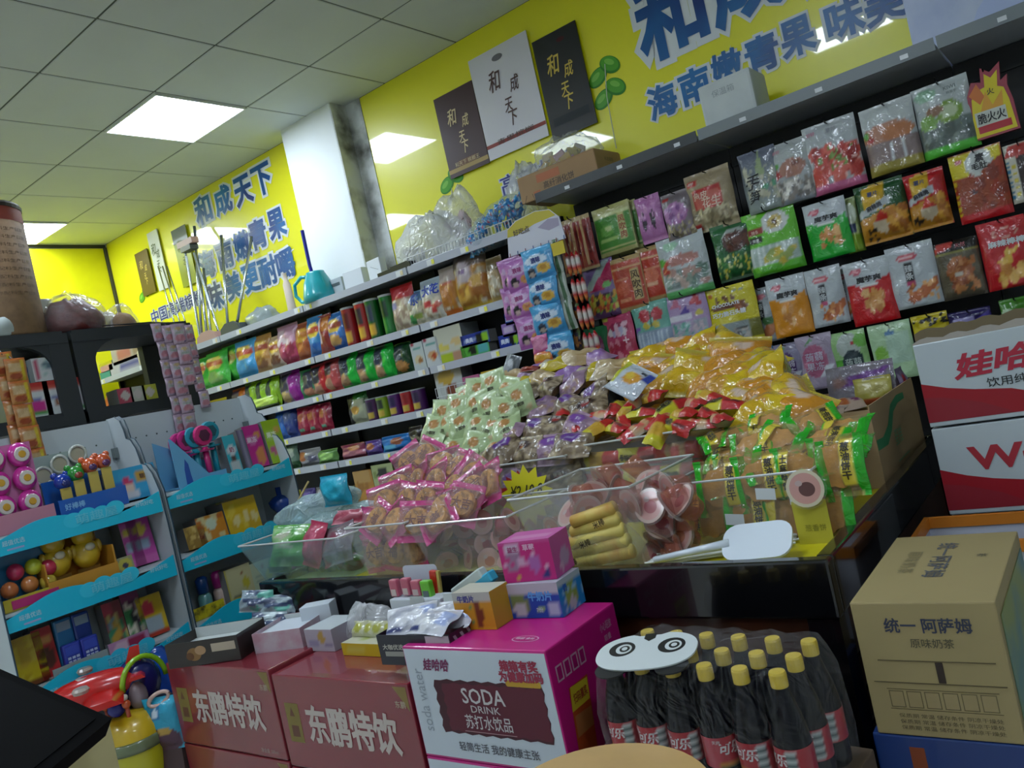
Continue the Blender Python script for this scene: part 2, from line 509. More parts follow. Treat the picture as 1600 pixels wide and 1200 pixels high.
# plastered pillar with mould along its right side
pm = mat('stained_plaster', '#cfd3d2', .85, var=.75, vscale=5, var2='#5a5a55')
pil = struct('wall_pillar', mat('pillar_plaster', '#dfe4e6', .8, var=.03, vscale=3), -4.20, -3.70, 3.66, 3.81, 0, ZC)
struct('side_plaster', pm, -3.7, -3.692, 3.662, 3.809, 0, ZC - .002, pil)
struct('side_plaster', pm, -3.692, -3.56, 3.795, 3.809, 0, ZC - .002, pil)
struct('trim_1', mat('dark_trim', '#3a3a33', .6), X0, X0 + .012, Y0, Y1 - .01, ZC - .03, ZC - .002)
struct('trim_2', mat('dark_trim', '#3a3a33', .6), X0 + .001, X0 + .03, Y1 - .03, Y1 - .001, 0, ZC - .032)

# ------------------------------------------------------------------ glossy yellow advertising sheets
ym = mat('yellow_banner', '#e3df16', .32, coat=1., var=.06, vscale=1.2)
YB = 3.80
frw = Fr((0, YB, CAM[2]), (1, 0, 0), (0, 0, 1))      # wall frame: x = world x, y = height above the lens
def wp(px, py):
    p = at(px, py, y=YB); return p[0], p[2] - CAM[2]
def blue_ink():
    if 'banner_blue' in MATS: return MATS['banner_blue']
    m = mat('banner_blue', '#12307c', .35)
    nt = m.node_tree; b = nt.nodes['Principled BSDF']
    tc = nt.nodes.new('ShaderNodeTexCoord'); n = nt.nodes.new('ShaderNodeTexNoise'); n.inputs['Scale'].default_value = 2.2
    mx = nt.nodes.new('ShaderNodeMix'); mx.data_type = 'RGBA'
    mx.inputs[6].default_value = lin('#101f6b') + (1,); mx.inputs[7].default_value = lin('#1c6fae') + (1,)
    rp = nt.nodes.new('ShaderNodeMapRange'); rp.inputs[1].default_value = .35; rp.inputs[2].default_value = .7
    nt.links.new(tc.outputs['Object'], n.inputs['Vector']); nt.links.new(n.outputs[0], rp.inputs[0])
    nt.links.new(rp.outputs[0], mx.inputs[0]); nt.links.new(mx.outputs[2], b.inputs['Base Color'])
    return m
def big_char(parent, ch, x, z, h, w=None):
    w = w or h * .95
    lettering(parent, ch, frw, x, z, h * 1.16, '#d5dade', .11, w * 1.2, e=.004, name='letter_outline')
    lettering(parent, ch, frw, x, z, h, '#12307c', .032, w, e=.0075, m=blue_ink())
def sheet(name, x0, x1, z0, z1, y=YB, t=.006):
    return MB().box(x0, x1, y, y + t, CAM[2] + z0, CAM[2] + z1).make(name, ym)
bl = sheet('banner', -6.95, -4.205, .55, ZC - CAM[2] - .004)
tag(bl, 'yellow advertising banner with blue lettering on the wall left of the white pillar', 'banner')
for ch, q in zip('和成天下', [(318, 328), (349, 313), (381, 298), (410, 281)]): x, z = wp(*q); big_char(bl, ch, x, z, .22, .22)
for ch, q in zip('海南嫩青果', [(324, 414), (352, 398), (379, 383), (404, 366), (433, 350)]): x, z = wp(*q); big_char(bl, ch, x, z, .215, .205)
for ch, q in zip('味美更耐嚼', [(337, 462), (366, 447), (393, 435), (419, 423), (447, 412)]): x, z = wp(*q); big_char(bl, ch, x, z, .215, .21)
x, z = wp(276, 480)
lettering(bl, '中国高端槟榔', frw, x, z, .13, '#c9cfe0', .07, .82, e=.002, name='letter_outline'); lettering(bl, '中国高端槟榔', frw, x, z, .12, '#27307a', .012, .8, e=.004)
br = sheet('banner', -3.56, .62, .55, ZC - CAM[2] - .004)
tag(br, 'yellow advertising banner with huge blue lettering on the wall above the hanging snacks', 'banner')
for i, ch in enumerate('和成天下'): big_char(br, ch, -1.455 + .385 * i, 1.555, .40, .36)
for ch, q in zip('海南嫩青果', [(1035, 158), (1086, 134), (1137, 107), (1191, 84), (1246, 58)]): x, z = wp(*q); big_char(br, ch, x, z, .165, .155)
for ch, q in zip('味美更耐嚼', [(1320, 28), (1380, 5), (1434, -18), (1490, -38), (1545, -60)]): x, z = wp(*q); big_char(br, ch, x, z, .165, .155)
x, z = wp(795, 270)
lettering(br, '高端槟榔', frw, x + .2, z - .06, .12, '#cfd5e0', .07, .56, e=.002, name='letter_outline'); lettering(br, '高端槟榔', frw, x + .2, z - .06, .11, '#202a80', .012, .54, e=.004)
bf = MB().box(X0 + .003, X0 + .009, -2.0, 3.775, CAM[2] + .3, ZC - .035).make('banner', ym)
tag(bf, 'yellow advertising banner covering the far end wall', 'banner')
frf = Fr((X0 + .009, 0, CAM[2]), (0, 1, 0), (0, 0, 1))
for i, ch in enumerate('和成天下'):
    lettering(bf, ch, frf, 2.05 + .33 * i, 1.03, .30, '#d5dade', .085, .3, e=.003, name='letter_outline'); lettering(bf, ch, frf, 2.05 + .33 * i, 1.03, .26, '#12307c', .03, .26, e=.006, m=blue_ink())

def olive(parent, px, py, s):
    """printed green fruit on the banner"""
    x, z = wp(px, py)
    it = []
    for dx, dz, a in ((-.35, -.1, .5), (.45, .25, -.6)):
        cx, cz = x + dx * s, z + dz * s
        def rot(P_, a=a, cx=cx, cz=cz): return [(cx + p[0] * math.cos(a) - p[1] * math.sin(a), cz + p[0] * math.sin(a) + p[1] * math.cos(a)) for p in P_]
        it += [(rot(ell(0, 0, .62 * s, .42 * s)), '#2f7d1e'), (rot(ell(-.03 * s, .04 * s, .54 * s, .34 * s)), '#4f9f2a'), (rot(ell(-.08 * s, .12 * s, .3 * s, .14 * s)), '#79bd4a')]
    decal(parent, 'fruit_print', it, frw, GLOSS, .0015)
olive(br, 705, 284, .10); olive(br, 943, 114, .10); olive(br, 952, 148, .10); olive(bl, 225, 462, .09)

# cardboard pack-shaped posters standing off the banner
def pack_poster(x0, x1, z0, z1, base, inkc, label, sub, lean=0., deco=None):
    w, h = x1 - x0, z1 - z0
    e = MB().box(0, w, 0, .006, 0, h).make('poster', mat('poster_' + base.lstrip('#'), base, .4, coat=.2), None, (x0, YB - .0185, CAM[2] + z0))
    e.rotation_euler = (0, lean, 0)
    f = Fr((0, 0, 0), (1, 0, 0), (0, 0, 1))
    tag(e, label, 'poster')
    for i, (pts, c) in enumerate(deco or ()): decal(e, 'artwork', [([(p[0] * w, p[1] * h) for p in pts], c)], f, e=.0006 + .0003 * i)
    for ch, u, v, s in (('和', .36, .70, .20), ('成', .66, .60, .15), ('天', .50, .43, .13), ('下', .54, .30, .14)):
        lettering(e, ch, f, u * w, v * h, s * h, inkc, .012, s * h * .8, e=.0025, shear=.25)
    if sub: lettering(e, sub, f, .5 * w, .135 * h, .055 * h, inkc, 0, .62 * w, e=.0025)
    return e
pack_poster(-2.965, -2.665, 1.235, 1.715, '#3a1c20', '#cdb98d', 'dark brown pack-shaped poster with gold characters on yellow banner', '和天下 槟榔王', 0,
            [(rect(0, .05, 1, .1), '#a88f5a'), (rect(.28, .1, .72, .17), '#6e4d3a')])
pack_poster(-2.66, -2.245, 1.24, 1.82, '#cfcdd6', '#4e3330', 'tall white pack-shaped poster with dark characters between brown and black posters', '青果槟榔', 0,
            [(rect(0, .11, 1, .145), '#8d3f3c'), (ell(.48, .90, .09, .03), '#6b6a70')])
pack_poster(-2.225, -1.945, 1.20, 1.74, '#0f1214', '#c8ae4a', 'black pack-shaped poster with gold characters on yellow banner', None, 0,
            [(ell(.62, .90, .09, .022), '#4a1518'), (rect(.1, .12, .9, .2), '#1b2228')])
q0, q1 = wp(213, 398), wp(247, 455)
pack_poster(q0[0], q1[0], q1[1], q0[1], '#5a4520', '#c5ab63', 'small olive-brown pack poster on the far yellow banner', None)
q0, q1 = wp(232, 366), wp(268, 448)
pack_poster(q0[0], q1[0], q1[1], q0[1], '#c9ccd0', '#5d6a54', 'small white pack poster with faint characters on the far yellow banner', None)
q0, q1 = wp(270, 362), wp(312, 440)
pack_poster(q0[0], q1[0], q1[1], q0[1], '#8e9a2a', '#46551c', 'small green pack poster behind the mop frames on far banner', None, 0, [(rect(0, .75, 1, 1), '#3d4a36'), (rect(.3, .66, .75, .76), '#b02a2a')])
# lavender poster at the right end of the wall
lv = MB().box(-.48, .615, 0, .004, 0, .62).make('poster', mat('lavender_poster', '#a9b6dc', .35, coat=.5, var=1, vscale=3.5, var2='#cdd6ea'), None, (0, YB - .0135, CAM[2] + .60))
tag(lv, 'pale lavender poster with faint landscape at right end of the wall', 'poster')
decal(lv, 'artwork', [(ell(-.1, .35, .16, .12), '#b9c6ea'), (rect(-.47, .05, .6, .12), '#9fa9d8'), (ell(.12, .30, .018, .012), '#7fae3a'), (ell(-.06, .25, .02, .014), '#9ac04a'), (ell(.03, .22, .03, .02), '#8b7fc4')],
      Fr((0, 0, 0), (1, 0, 0), (0, 0, 1)))
wire = MB().tube([at(945, 100, y=3.785), at(948, 150, y=3.785), at(963, 232, y=3.785)], .0022, 5).make('power_cord', mat('pale_cord', '#b9bdb0', .5))
tag(wire, 'thin pale cord hanging down the yellow banner beside the green fruit', 'cord')

# ================================================================== wall shelving
blk = mat('black_shelf_panel', '#0d0e11', .55)
sgm = mat('dark_steel', '#1a1c20', .45, metal=.3)
strip = mat('grey_price_rail', '#a9adba', .35, coat=.3)
topm = mat('pale_shelf_top', '#aeb4ba', .45)
SH = [2.0, 1.665, 1.418, 1.188, .98, .70, .42, .14]     # shelf heights, top first
YF, YW = 3.41, 3.655
GX = [-6.9, -5.96, -5.015, -4.07, -3.125, -2.18]
gname = ['behind the dark plastic racks at the far left', 'behind the pink sachet strips', 'left of centre with crisps', 'in the middle below the teal kettle', 'right of centre next to the hanging chip strips']
rnd = random.Random(3)
for i in range(5):
    xa, xb = GX[i], GX[i + 1]
    e = empty('wall_shelf_unit', ((xa + xb) / 2, YW, 0)); tag(e, 'black steel wall shelf bay ' + gname[i], 'shelf', 'wall shelving bays')
    w = (xb - xa) / 2
    MB().box(-w, w, -.02, 0, .1, 2.0).make('back_panel', blk, e)
    for sx in (-1, 1):
        MB().box(sx * w - .012 * (sx + 1), sx * w + .012 * (1 - sx), -.05, -.02, 0, 2.02).make('upright', sgm, e)
    MB().box(-w, w, YF - YW + .04, -.02, 0, .1).make('plinth', sgm, e)
    for k, z in enumerate(SH):
        s = MB().box(-w + .003, w - .003, YF - YW + .004, -.02, z - .022, z).make('shelf', topm if k == 0 else sgm, e)
        MB().box(-w + .006, w - .006, YF - YW - .004, YF - YW + .004, z - .038, z + .004).make('price_rail', strip, s)
        if k < 5:
            t = MB()
            n = rnd.choice((2, 3, 3))
            for q in range(n):
                x = -w + .12 + (2 * w - .24) * (q + rnd.uniform(-.2, .2)) / max(n - 1, 1)
                x = min(max(x, -w + .06), w - .06)
                MB().box(x - .028, x + .028, YF - YW - .0065, YF - YW - .0045, z - .034, z - .002, '#d5d8da').box(x + .008, x + .028, YF - YW - .0072, YF - YW - .0066, z - .032, z - .006, rnd.choice(('#d8d070', '#d8c9a0', '#e0dc58'))).make('price_tag', PRINT, s, colored=True)

# black peg panel with hooks, right half of the wall
YW = 3.785
PX = [-2.18, -1.30, -.36, .60]
fascia = mat('grey_fascia', '#6f777a', .4)
pname = ['left hung with green and red packs', 'centre hung with konjac snacks', 'right hung with fruit bags']
pegs = []
for i in range(3):
    xa, xb = PX[i], PX[i + 1]; w = (xb - xa) / 2
    e = empty('peg_panel', ((xa + xb) / 2, YW, 0)); tag(e, 'black peg panel bay with wire hooks, ' + pname[i], 'shelf', 'peg panel bays')
    MB().box(-w + .002, w - .002, -.03, 0, .1, 2.08).make('back_panel', blk, e)
    MB().box(-w + .004, w - .004, YF - YW, -.001, 2.085, 2.103).make('top_shelf', topm, e)
    MB().box(-w + .004, w - .004, YF - YW - .006, YF - YW - .0005, 2.078, 2.125).make('fascia', fascia if i else mat('dark_fascia', '#33383a', .4), e)
    for q in (2.0, 1.74, 1.47, 1.2, .95):
        MB().box(-w + .004, w - .004, -.042, -.0305, q - .011, q + .011).make('hook_rail', sgm, e)
    MB().box(-w + .004, w - .004, YF - YW + .1, -.031, .3, .32).make('low_shelf', sgm, e)
    MB().box(-w + .004, w - .004, YF - YW + .06, -.001, 0, .099).make('plinth', sgm, e)
    for q in range(3):
        x = -w + (q + .5) * 2 * w / 3 + .05
        MB().box(x - .014, x + .014, YF - YW - .009, YF - YW - .0065, 2.088, 2.104, '#c9cdd0').make('price_tag', PRINT, e, colored=True)
    pegs.append(e)
hookm = mat('black_wire', '#101114', .35, metal=.6)
def hook(x, z, y):
    e = pegs[0] if x < PX[1] else pegs[1] if x < PX[2] else pegs[2]
    o = e.location
    MB().tube([(x - o[0], -.035, z), (x - o[0], y - YW + .01, z + .003), (x - o[0], y - YW - .012, z + .008), (x - o[0], y - YW - .02, z + .02)], .0028, 5).make('hook', hookm, e)

# ================================================================== bags hanging on the peg hooks
BY = 3.47
def hung(cx, cy, w, h, ops, label, style='stand', t=.035, back='#777777', words=(), copies=0, lean=.0, group=None, m=None, y=BY, nohook=False, step=.022, cat='snack bag'):
    x, z, wm, hm = slot(cx, cy, w * .95, h * .91, y)
    pc = Pouch(wm, hm, t * 1.25, style, seed=int(cx * 7 + cy), wr=.13)
    me = pc.mesh(ops, back, 22, 30)
    o = obj('snack_bag', me, m or FILM, None, (x, y, z - hm / 2))
    o.rotation_euler = (lean, 0, random.uniform(-.05, .05))
    tag(o, label, cat, group)
    f = pc.fr()
    for wd in words:
        s, u, v, hh, c = wd[:5]; kw = wd[5] if len(wd) > 5 else {}
        ww = kw.pop('wu', None)
        lettering(o, s, f, u * wm, v * hm, hh * hm, c, kw.pop('b', .01), ww * wm if ww else None, e=0, **kw)
    if not nohook:
        hook(x, z + hm / 2 - .012, y - t / 2 - .01)
    for q in range(copies):
        d = dup(o); d.location = (x + .006 * (q + 1) * random.choice((-1, 1)), y + step * (q + 1) + .004, z - hm / 2 - .002 * q)
        tag(d, label.split(' with ')[0] + ' hanging %s behind the front one' % ['right', 'second', 'third', 'fourth'][q], cat, label.split(' with ')[0] + ' on one hook')
        if q == 0: tag(o, None, None, label.split(' with ')[0] + ' on one hook')
    return o
W_, K_, RD = '#c8cdd0', '#15161a', '#b3121f'
nuts = ['#8d8266', '#a89c7c', '#6f6650', '#b5ab8d']
# --- top row
for i, (cx, cy) in enumerate(((888, 388), (902, 383), (917, 378))):
    hung(cx, cy, 26, 92, [F('#7d2420'), R(0, 0, 1, .06, '#b09a70'), R(0, .93, 1, 1, '#a08c64'), R(.36, .08, .52, .9, '#b3926a'), R(.6, .3, .8, .75, '#561512')],
         ['left', 'middle', 'right'][i] + ' dark red paper snack pack at left end of top hook row', 'flat', .02, '#5a1814', nohook=i != 1, y=BY - .012 * i)
g1 = [F('#9c9a62'), R(.04, .10, .97, .86, '#3f7a2c'), R(.04, .80, .97, .84, '#b8bd86'), R(.66, .24, .86, .78, '#a9a76a'), R(.1, .3, .6, .34, '#8fae63'), D(.34, .5, .2, .12, '#5e9440'), D(.4, .54, .1, .05, '#a5b878'), R(.04, .12, .97, .15, '#a8ac70')]
hung(960, 358, 66, 82, g1, 'green paper jerky pack with cream label panel on top hook row', 'flat', .022, '#7a7748', [('风吹肉', .76, .5, .46, '#8b2b22', dict(vert=True))], 4)
hung(1017, 342, 44, 78, [F('#a2689a'), D(.28, .48, .09, .22, '#2a1c2c'), D(.66, .48, .09, .22, '#2a1c2c'), N(3, 40, .03, .05, ['#8a4f86', '#b883b0', '#9a5c93'], 0, .5, 1, 1), R(0, 0, 1, .08, '#b27aa6')],
     'pink lace-topped pouch with two dark slots on top hook row', 'pillow', .03, '#7c4d78')
hung(1062, 338, 52, 84, [F('#7d7279'), R(0, .62, 1, 1, '#6d6468'), D(.45, .56, .42, .22, '#94608f'), N(4, 30, .04, .07, ['#a877a8', '#7d4f86'], .1, .42, .8, .7), N(5, 60, .03, .05, nuts, 0, .08, 1, .36), R(.05, .84, .3, .92, '#97302f')],
     'clear nut bag with purple flower print between pink pouch and peanut bag', 'pillow', .05, '#5d5548')
hung(1112, 312, 80, 100, [F('#8f8166'), R(.16, .36, .78, .70, '#a12a2a'), R(.2, .4, .74, .66, '#b35a4e'), N(6, 110, .025, .045, nuts + ['#c2b899'], .05, .04, 1, .36), R(.06, .80, .3, .88, '#a8322f'), R(.02, .05, .2, .16, '#9c2b2b')],
     'large beige peanut bag with red box lettering on top hook row', 'pillow', .06, '#776a50', [('鱼皮', .36, .6, .13, '#d2b9a5'), ('花生', .56, .46, .16, '#d2b9a5'), ('好好', .18, .84, .05, '#d8cfc8')])
hung(1190, 282, 66, 104, [F('#71797a'), G('#7f8a86', '#4f5568'), N(8, 40, .04, .08, ['#8d9184', '#6d756e', '#a6a48d'], .1, .2, .95, .7), P([(.4, .6), (.55, .98), (.66, .6)], '#81926a'), D(.62, .38, .08, .05, '#4f8d6c'), D(.84, .4, .06, .045, '#4f8d6c')],
     'grey-green bamboo shoot bag with black brush characters on top hook row', 'stand', .045, '#4d5552', [('手', .3, .5, .24, K_, dict(shear=.3)), ('笋', .3, .26, .2, K_, dict(shear=.3))])
hung(1240, 268, 74, 104, [F('#8d9292'), R(0, 0, 1, .12, '#7a7f86'), R(0, .62, 1, 1, '#9aa09f'), P([(.0, .62), (.2, .70), (.16, .54)], '#4f8f3a'), D(.14, .5, .12, .07, '#96302e'), D(.52, .56, .32, .15, '#96695a'), D(.6, .62, .1, .05, '#6a3e34'), N(9, 60, .04, .07, ['#a9a49c', '#7d7770', '#c6c2bb', '#5f5c58'], .05, .08, 1, .38)],
     'white-topped dried fruit bag with brown meat print on top hook row', 'stand', .05, '#6d7070', [('好好', .2, .87, .06, '#b36a7a')])
hung(1303, 243, 92, 118, [F('#9ba0a2'), R(0, .66, 1, 1, '#a0a6a8'), N(10, 46, .07, .12, ['#a9322c', '#b8443a', '#8c2320', '#c0584c'], .08, .14, .95, .60), N(11, 14, .03, .05, ['#5d7d33', '#77974a'], .1, .3, .9, .62), R(0, 0, 1, .12, '#b0567e'), N(12, 30, .012, .02, ['#d8a9a0'], .1, .15, .95, .6)],
     'strawberry candy bag with red berries print on top hook row', 'stand', .05, '#7d4858', [('好好', .16, .88, .06, '#b8637a'), ('草莓', .55, .86, .07, '#8a8f92')])
hung(1392, 214, 94, 116, [F('#9ba1a1'), R(0, .68, 1, 1, '#aab0b0'), D(.46, .56, .5, .16, '#a3755f'), D(.66, .54, .3, .12, '#a5683f'), R(0, .15, 1, .44, '#80706e'), S(4, 0, .12, '#bfc4c8', .05, .16, .95, .42), R(0, 0, 1, .14, '#8d8136'), D(.14, .52, .06, .05, '#9c2f2c'), D(.06, .6, .07, .04, '#4f8f3a')],
     'brown fruit bar bag with shiny window on top hook row', 'stand', .05, '#6a6440')
hung(1477, 184, 100, 122, [F('#9aa2a1'), R(0, .72, 1, 1, '#a3abaa'), R(0, .12, 1, .46, '#5d6a66'), N(14, 30, .06, .1, ['#56615c', '#6f7b75', '#4a544f'], .05, .14, 1, .44), D(.6, .56, .24, .15, '#6f8d3a'), D(.6, .56, .15, .09, '#aab795'), D(.22, .48, .15, .11, '#6d9640'), D(.36, .62, .18, .06, '#7d5c45'), R(0, 0, 1, .13, '#4fae3a'), D(.24, .86, .2, .09, '#7fa48a')],
     'kiwi dried fruit bag with green foot on top hook row', 'stand', .05, '#4a7a3c', [('KIWI', .68, .88, .05, '#5f6a66'), ('鲜果干', .7, .81, .04, '#6f7a76')])
# die-cut flame bag
x, z, wm, hm = slot(1547, 160, 78, 108, BY)
fl = [(0, .02), (1, .02), (.98, .45), (.92, .66), (.96, .80), (.80, .74), (.86, 1.0), (.62, .90), (.44, 1.0), (.40, .80), (.20, .84), (.06, .66), (.04, .4)]
fo = MB().poly([(p[0] * wm - wm / 2, p[1] * hm) for p in fl], -.014, .014).make('snack_bag', mat('flame_bag_outline', '#8d1f35', .35, coat=.5), None, (x, BY, z - hm / 2))
tag(fo, 'yellow flame-shaped snack bag with red edge at right end of top hook row', 'snack bag')
ff = Fr((-wm / 2, -.014, 0), (1, 0, 0), (0, 0, 1))
fl2 = [(.03, .05), (.95, .05), (.9, .46), (.84, .64), (.72, .68), (.78, .9), (.62, .82), (.5, .9), (.46, .72), (.3, .7), (.14, .6), (.1, .4)]
decal(fo, 'artwork', [([(p[0] * wm, p[1] * hm) for p in fl2], '#c9b818'), ([(p[0] * wm, p[1] * hm) for p in [(.1, .66), (.3, .8), (.42, .6), (.3, .5)]], '#c06a2a'),
      ([(p[0] * wm, p[1] * hm) for p in [(.25, .35), (.45, .66), (.55, .45), (.8, .62), (.75, .35)]], '#c9922a'), (rect(.16 * wm, .10 * hm, .86 * wm, .2 * hm), '#a8202c'), (rect(.14 * wm, .2 * hm, .8 * wm, .40 * hm), '#b9bcb0')], ff, GLOSS)
lettering(fo, '脆火火', ff, .48 * wm, .30 * hm, .15 * hm, K_, .02, .6 * wm, e=.003); lettering(fo, '火', ff, .56 * wm, .64 * hm, .09 * hm, '#3a2a1a', .01, e=.003)
hook(x, z + hm * .4, BY)
# --- second row
hung(941, 452, 54, 96, [F('#6f5a86'), R(0, 0, 1, .10, '#4d2b55'), R(.04, .12, .96, .42, '#3b2b2a'), N(20, 60, .04, .06, ['#8d9a2f', '#a8402c', '#b98b2c', '#5b8a34', '#c0b24a'], .06, .13, .94, .40), P([(.1, .5), (.95, .98), (.98, .66), (.6, .5)], '#a3204f'), P([(.0, .55), (.7, 1), (.95, 1), (.2, .5)], '#8a9a96'), D(.7, .56, .13, .06, '#68a858')],
     'watermelon candy pouch with window of mixed candies in second hook row', 'stand', .03, '#4b3a5c')
r1 = [F('#a38a5c'), R(.03, .07, .97, .90, '#a33a26'), R(.03, .80, .97, .83, '#c59a6d'), R(.62, .18, .88, .74, '#b09a66'), D(.32, .42, .2, .13, '#b5563c'), R(.1, .6, .5, .63, '#c37d5c'), R(.1, .2, .5, .24, '#c37d5c')]
hung(984, 443, 52, 92, r1, 'red paper jerky pack with cream strip, left one of second hook row', 'flat', .024, '#8a754c', [('风吹肉', .75, .46, .5, '#3a2418', dict(vert=True))], 2)
hung(1022, 427, 46, 92, [F('#a38a5c'), R(.03, .07, .97, .90, '#a5321f'), R(.03, .78, .97, .81, '#c59a6d'), D(.42, .46, .28, .14, '#c0664a'), R(.2, .28, .6, .34, '#c99a78'), R(.1, .6, .8, .63, '#c37d5c'), R(.78, .2, .97, .74, '#8f8a4a')],
     'red paper jerky pack with figure print, half hidden by white pouch', 'flat', .024, '#8a754c', y=BY + .02)
hung(1070, 414, 84, 102, [F('#a3abad'), R(0, .0, 1, .13, '#4f9a55'), R(.06, .15, .94, .46, '#6d7a78'), N(22, 26, .06, .09, ['#9c7a70', '#7d8d80', '#4f6a5c', '#b09c92'], .1, .16, .92, .44), D(.5, .60, .34, .10, '#a36f66'), D(.12, .58, .1, .05, '#a3302c'), D(.04, .62, .1, .06, '#4f9a3a'), D(.3, .86, .16, .07, '#8fb79a'), D(.1, .46, .1, .05, '#a3302c')],
     'white and green meat snack pouch with window in second hook row', 'stand', .05, '#5d7a62')
hung(1147, 392, 66, 96, [F('#1f5a30'), R(0, 0, 1, .07, '#173f22'), D(.62, .70, .34, .20, '#8f9691'), D(.62, .66, .34, .17, '#4d2c24'), N(23, 22, .05, .08, ['#5d362b', '#3f221c'], .36, .52, .95, .78), N(24, 90, .02, .035, ['#8fa45a', '#c3cc8a', '#3f7a3a', '#1b4a26', '#b7a93c'], .02, .07, .95, .42)],
     'dark green pouch with brown raisins and glitter candies in second hook row', 'pillow', .045, '#173f22')
hung(1208, 376, 92, 108, [F('#5cab2a'), R(0, 0, 1, .12, '#4a9c22'), R(.04, .14, .96, .46, '#9fb0a8'), S(7, 0, .35, '#c5cfcb', .06, .16, .94, .44), N(25, 20, .05, .08, ['#b5a23c', '#8a9a50'], .3, .16, .9, .34), D(.62, .78, .25, .18, '#b7bbb8'), D(.62, .78, .14, .10, '#b09a4a'), D(.62, .78, .06, .05, '#4a3020'), R(.06, .64, .4, .74, '#8a3436'), R(.08, .52, .34, .6, K_), P([(.0, .9), (.3, 1), (.3, .92)], '#a9c98a')],
     'bright green pouch with soup bowl print in second hook row', 'stand', .055, '#3f8a1f', [('辣条', .22, .69, .06, '#d5b0a0'), ('限量', .21, .56, .05, '#cfd5cf')])
def konjac(cx, cy, w, h, body, label, **kw):
    return hung(cx, cy, w, h, [F('#a9b0b4'), R(0, 0, 1, .60, body), P([(0, .58), (0, .66), (.5, .60), (1, .72), (1, .58)], body), D(.26, .84, .13, .05, '#b04a5c'), D(.26, .84, .1, .03, '#cf8a94'), N(int(cx), 16, .05, .08, ['#c58a4a', '#b5763a', '#d3a468'], .35, .22, .78, .5), R(.30, .575, .72, .60, '#cfd3cf')],
                label, 'stand', .035, body, [('魔芋爽', .52, .70, .10, K_, dict(b=.035, wu=.56))], **kw)
konjac(1294, 358, 74, 96, '#169a2c', 'green and white konjac snack pouch in second hook row', copies=0)
hung(1331, 352, 30, 92, [F('#8c9a62'), R(0, 0, 1, .3, '#7a9a2f'), D(.5, .7, .45, .2, '#b5bfa8'), R(.1, .35, .8, .5, '#3f4a66')], 'pale green pouch squeezed behind the green konjac pouch', 'stand', .05, '#5d7a2c', y=BY + .03, nohook=True)
def crisp(cx, cy, w, h, body, label):
    return hung(cx, cy, w, h, [F(body), P([(0, 0), (1, 0), (1, .34), (.78, .55), (0, .42)], '#b07a22'), P([(.16, .5), (.16, .95), (.62, 1), (.62, .55)], '#c09a2a'), P([(.0, .44), (.05, .56), (.72, .74), (.72, .60)], '#a9b0b4'), D(.5, .28, .2, .15, '#b9a98f'), P([(.3, .34), (.5, .52), (.72, .36)], '#b02a1f'), N(int(cx), 26, .05, .09, ['#b5762a', '#c99238', '#9c5f22'], .62, .08, 1, .5), N(int(cx) + 1, 5, .03, .05, ['#2a2018'], .1, .04, .3, .3)],
                label, 'pillow', .06, body, [('薯片', .39, .82, .09, '#3c4a74'), ('麻辣脆', .38, .60, .09, '#34383f', dict(rot=.22, b=.03))])
crisp(1380, 330, 86, 100, '#1c4a26', 'green and yellow crisp bag with cartoon chef in second hook row')
crisp(1450, 312, 70, 96, '#a81c22', 'red and yellow crisp bag with cartoon chef in second hook row')
hung(1532, 288, 92, 118, [F('#7d2f17'), R(0, .70, 1, 1, '#c2b414'), G('#8f2f14', '#8f2f14'), P([(0, .66), (0, 1), (1, 1), (1, .84), (.85, .78), (.3, .66)], '#c5b716'), D(.56, .80, .26, .2, '#b4b8b4'), S(6, 1, .55, '#c0a51a', .0, .1, .08, .66), R(0, 0, 1, .10, '#b0161e'), D(.36, .32, .12, .12, '#4d4147'), R(.52, .42, .66, .48, '#c9bfb5'), R(.1, .86, .26, .93, '#a8454a'), N(31, 30, .03, .12, ['#8a3a1a', '#742a14'], .12, .12, .95, .66)],
     'yellow-topped red vegetarian tripe bag with round seal in second hook row', 'stand', .03, '#8c1a1c', [('素', .58, .87, .12, K_, dict(shear=.15, b=.03)), ('毛肚', .56, .755, .10, K_, dict(b=.025))])
hung(1600, 268, 56, 100, [F('#b5b2a2'), R(.36, .1, 1, .8, '#2a1c1a'), P([(0, .8), (.2, 1), (1, 1), (1, .86), (.4, .76)], '#a8352c'), S(7, 1, .5, '#2f6a8a', .0, .1, .12, .7), S(5, 1, .4, '#b5a42a', .14, .12, .28, .72)],
     'white and black pouch with red corner cut off at right edge of second hook row', 'stand', .03, '#6a655c')
# --- third row
hung(936, 540, 40, 64, [F('#1c6a3c'), D(.35, .55, .4, .3, '#8a3a66'), N(40, 12, .05, .09, ['#a86a92', '#c092ae'], .1, .4, .7, .8)], 'small green and pink sweet pouch left in third hook row', 'stand', .03, '#174f2d', [('+', .7, .28, .2, '#a9c3b0', dict(b=.02))])
hung(970, 527, 50, 80, [F('#b33a62'), R(0, 0, 1, .4, '#a32848'), D(.48, .66, .36, .16, '#8a1c46'), N(41, 14, .05, .09, ['#c9bfc6', '#a8a0c0', '#d3a8b8'], .2, .56, .78, .78), N(42, 16, .06, .1, ['#b8506a', '#a0203c', '#c87a8c'], .1, .06, .9, .4), R(.0, .9, .2, 1, '#a39a40')],
     'pink sweet pouch with bubbly logo in third hook row', 'stand', .03, '#7d1f3c', [('+', .72, .42, .14, '#d8b0bc', dict(b=.02))])
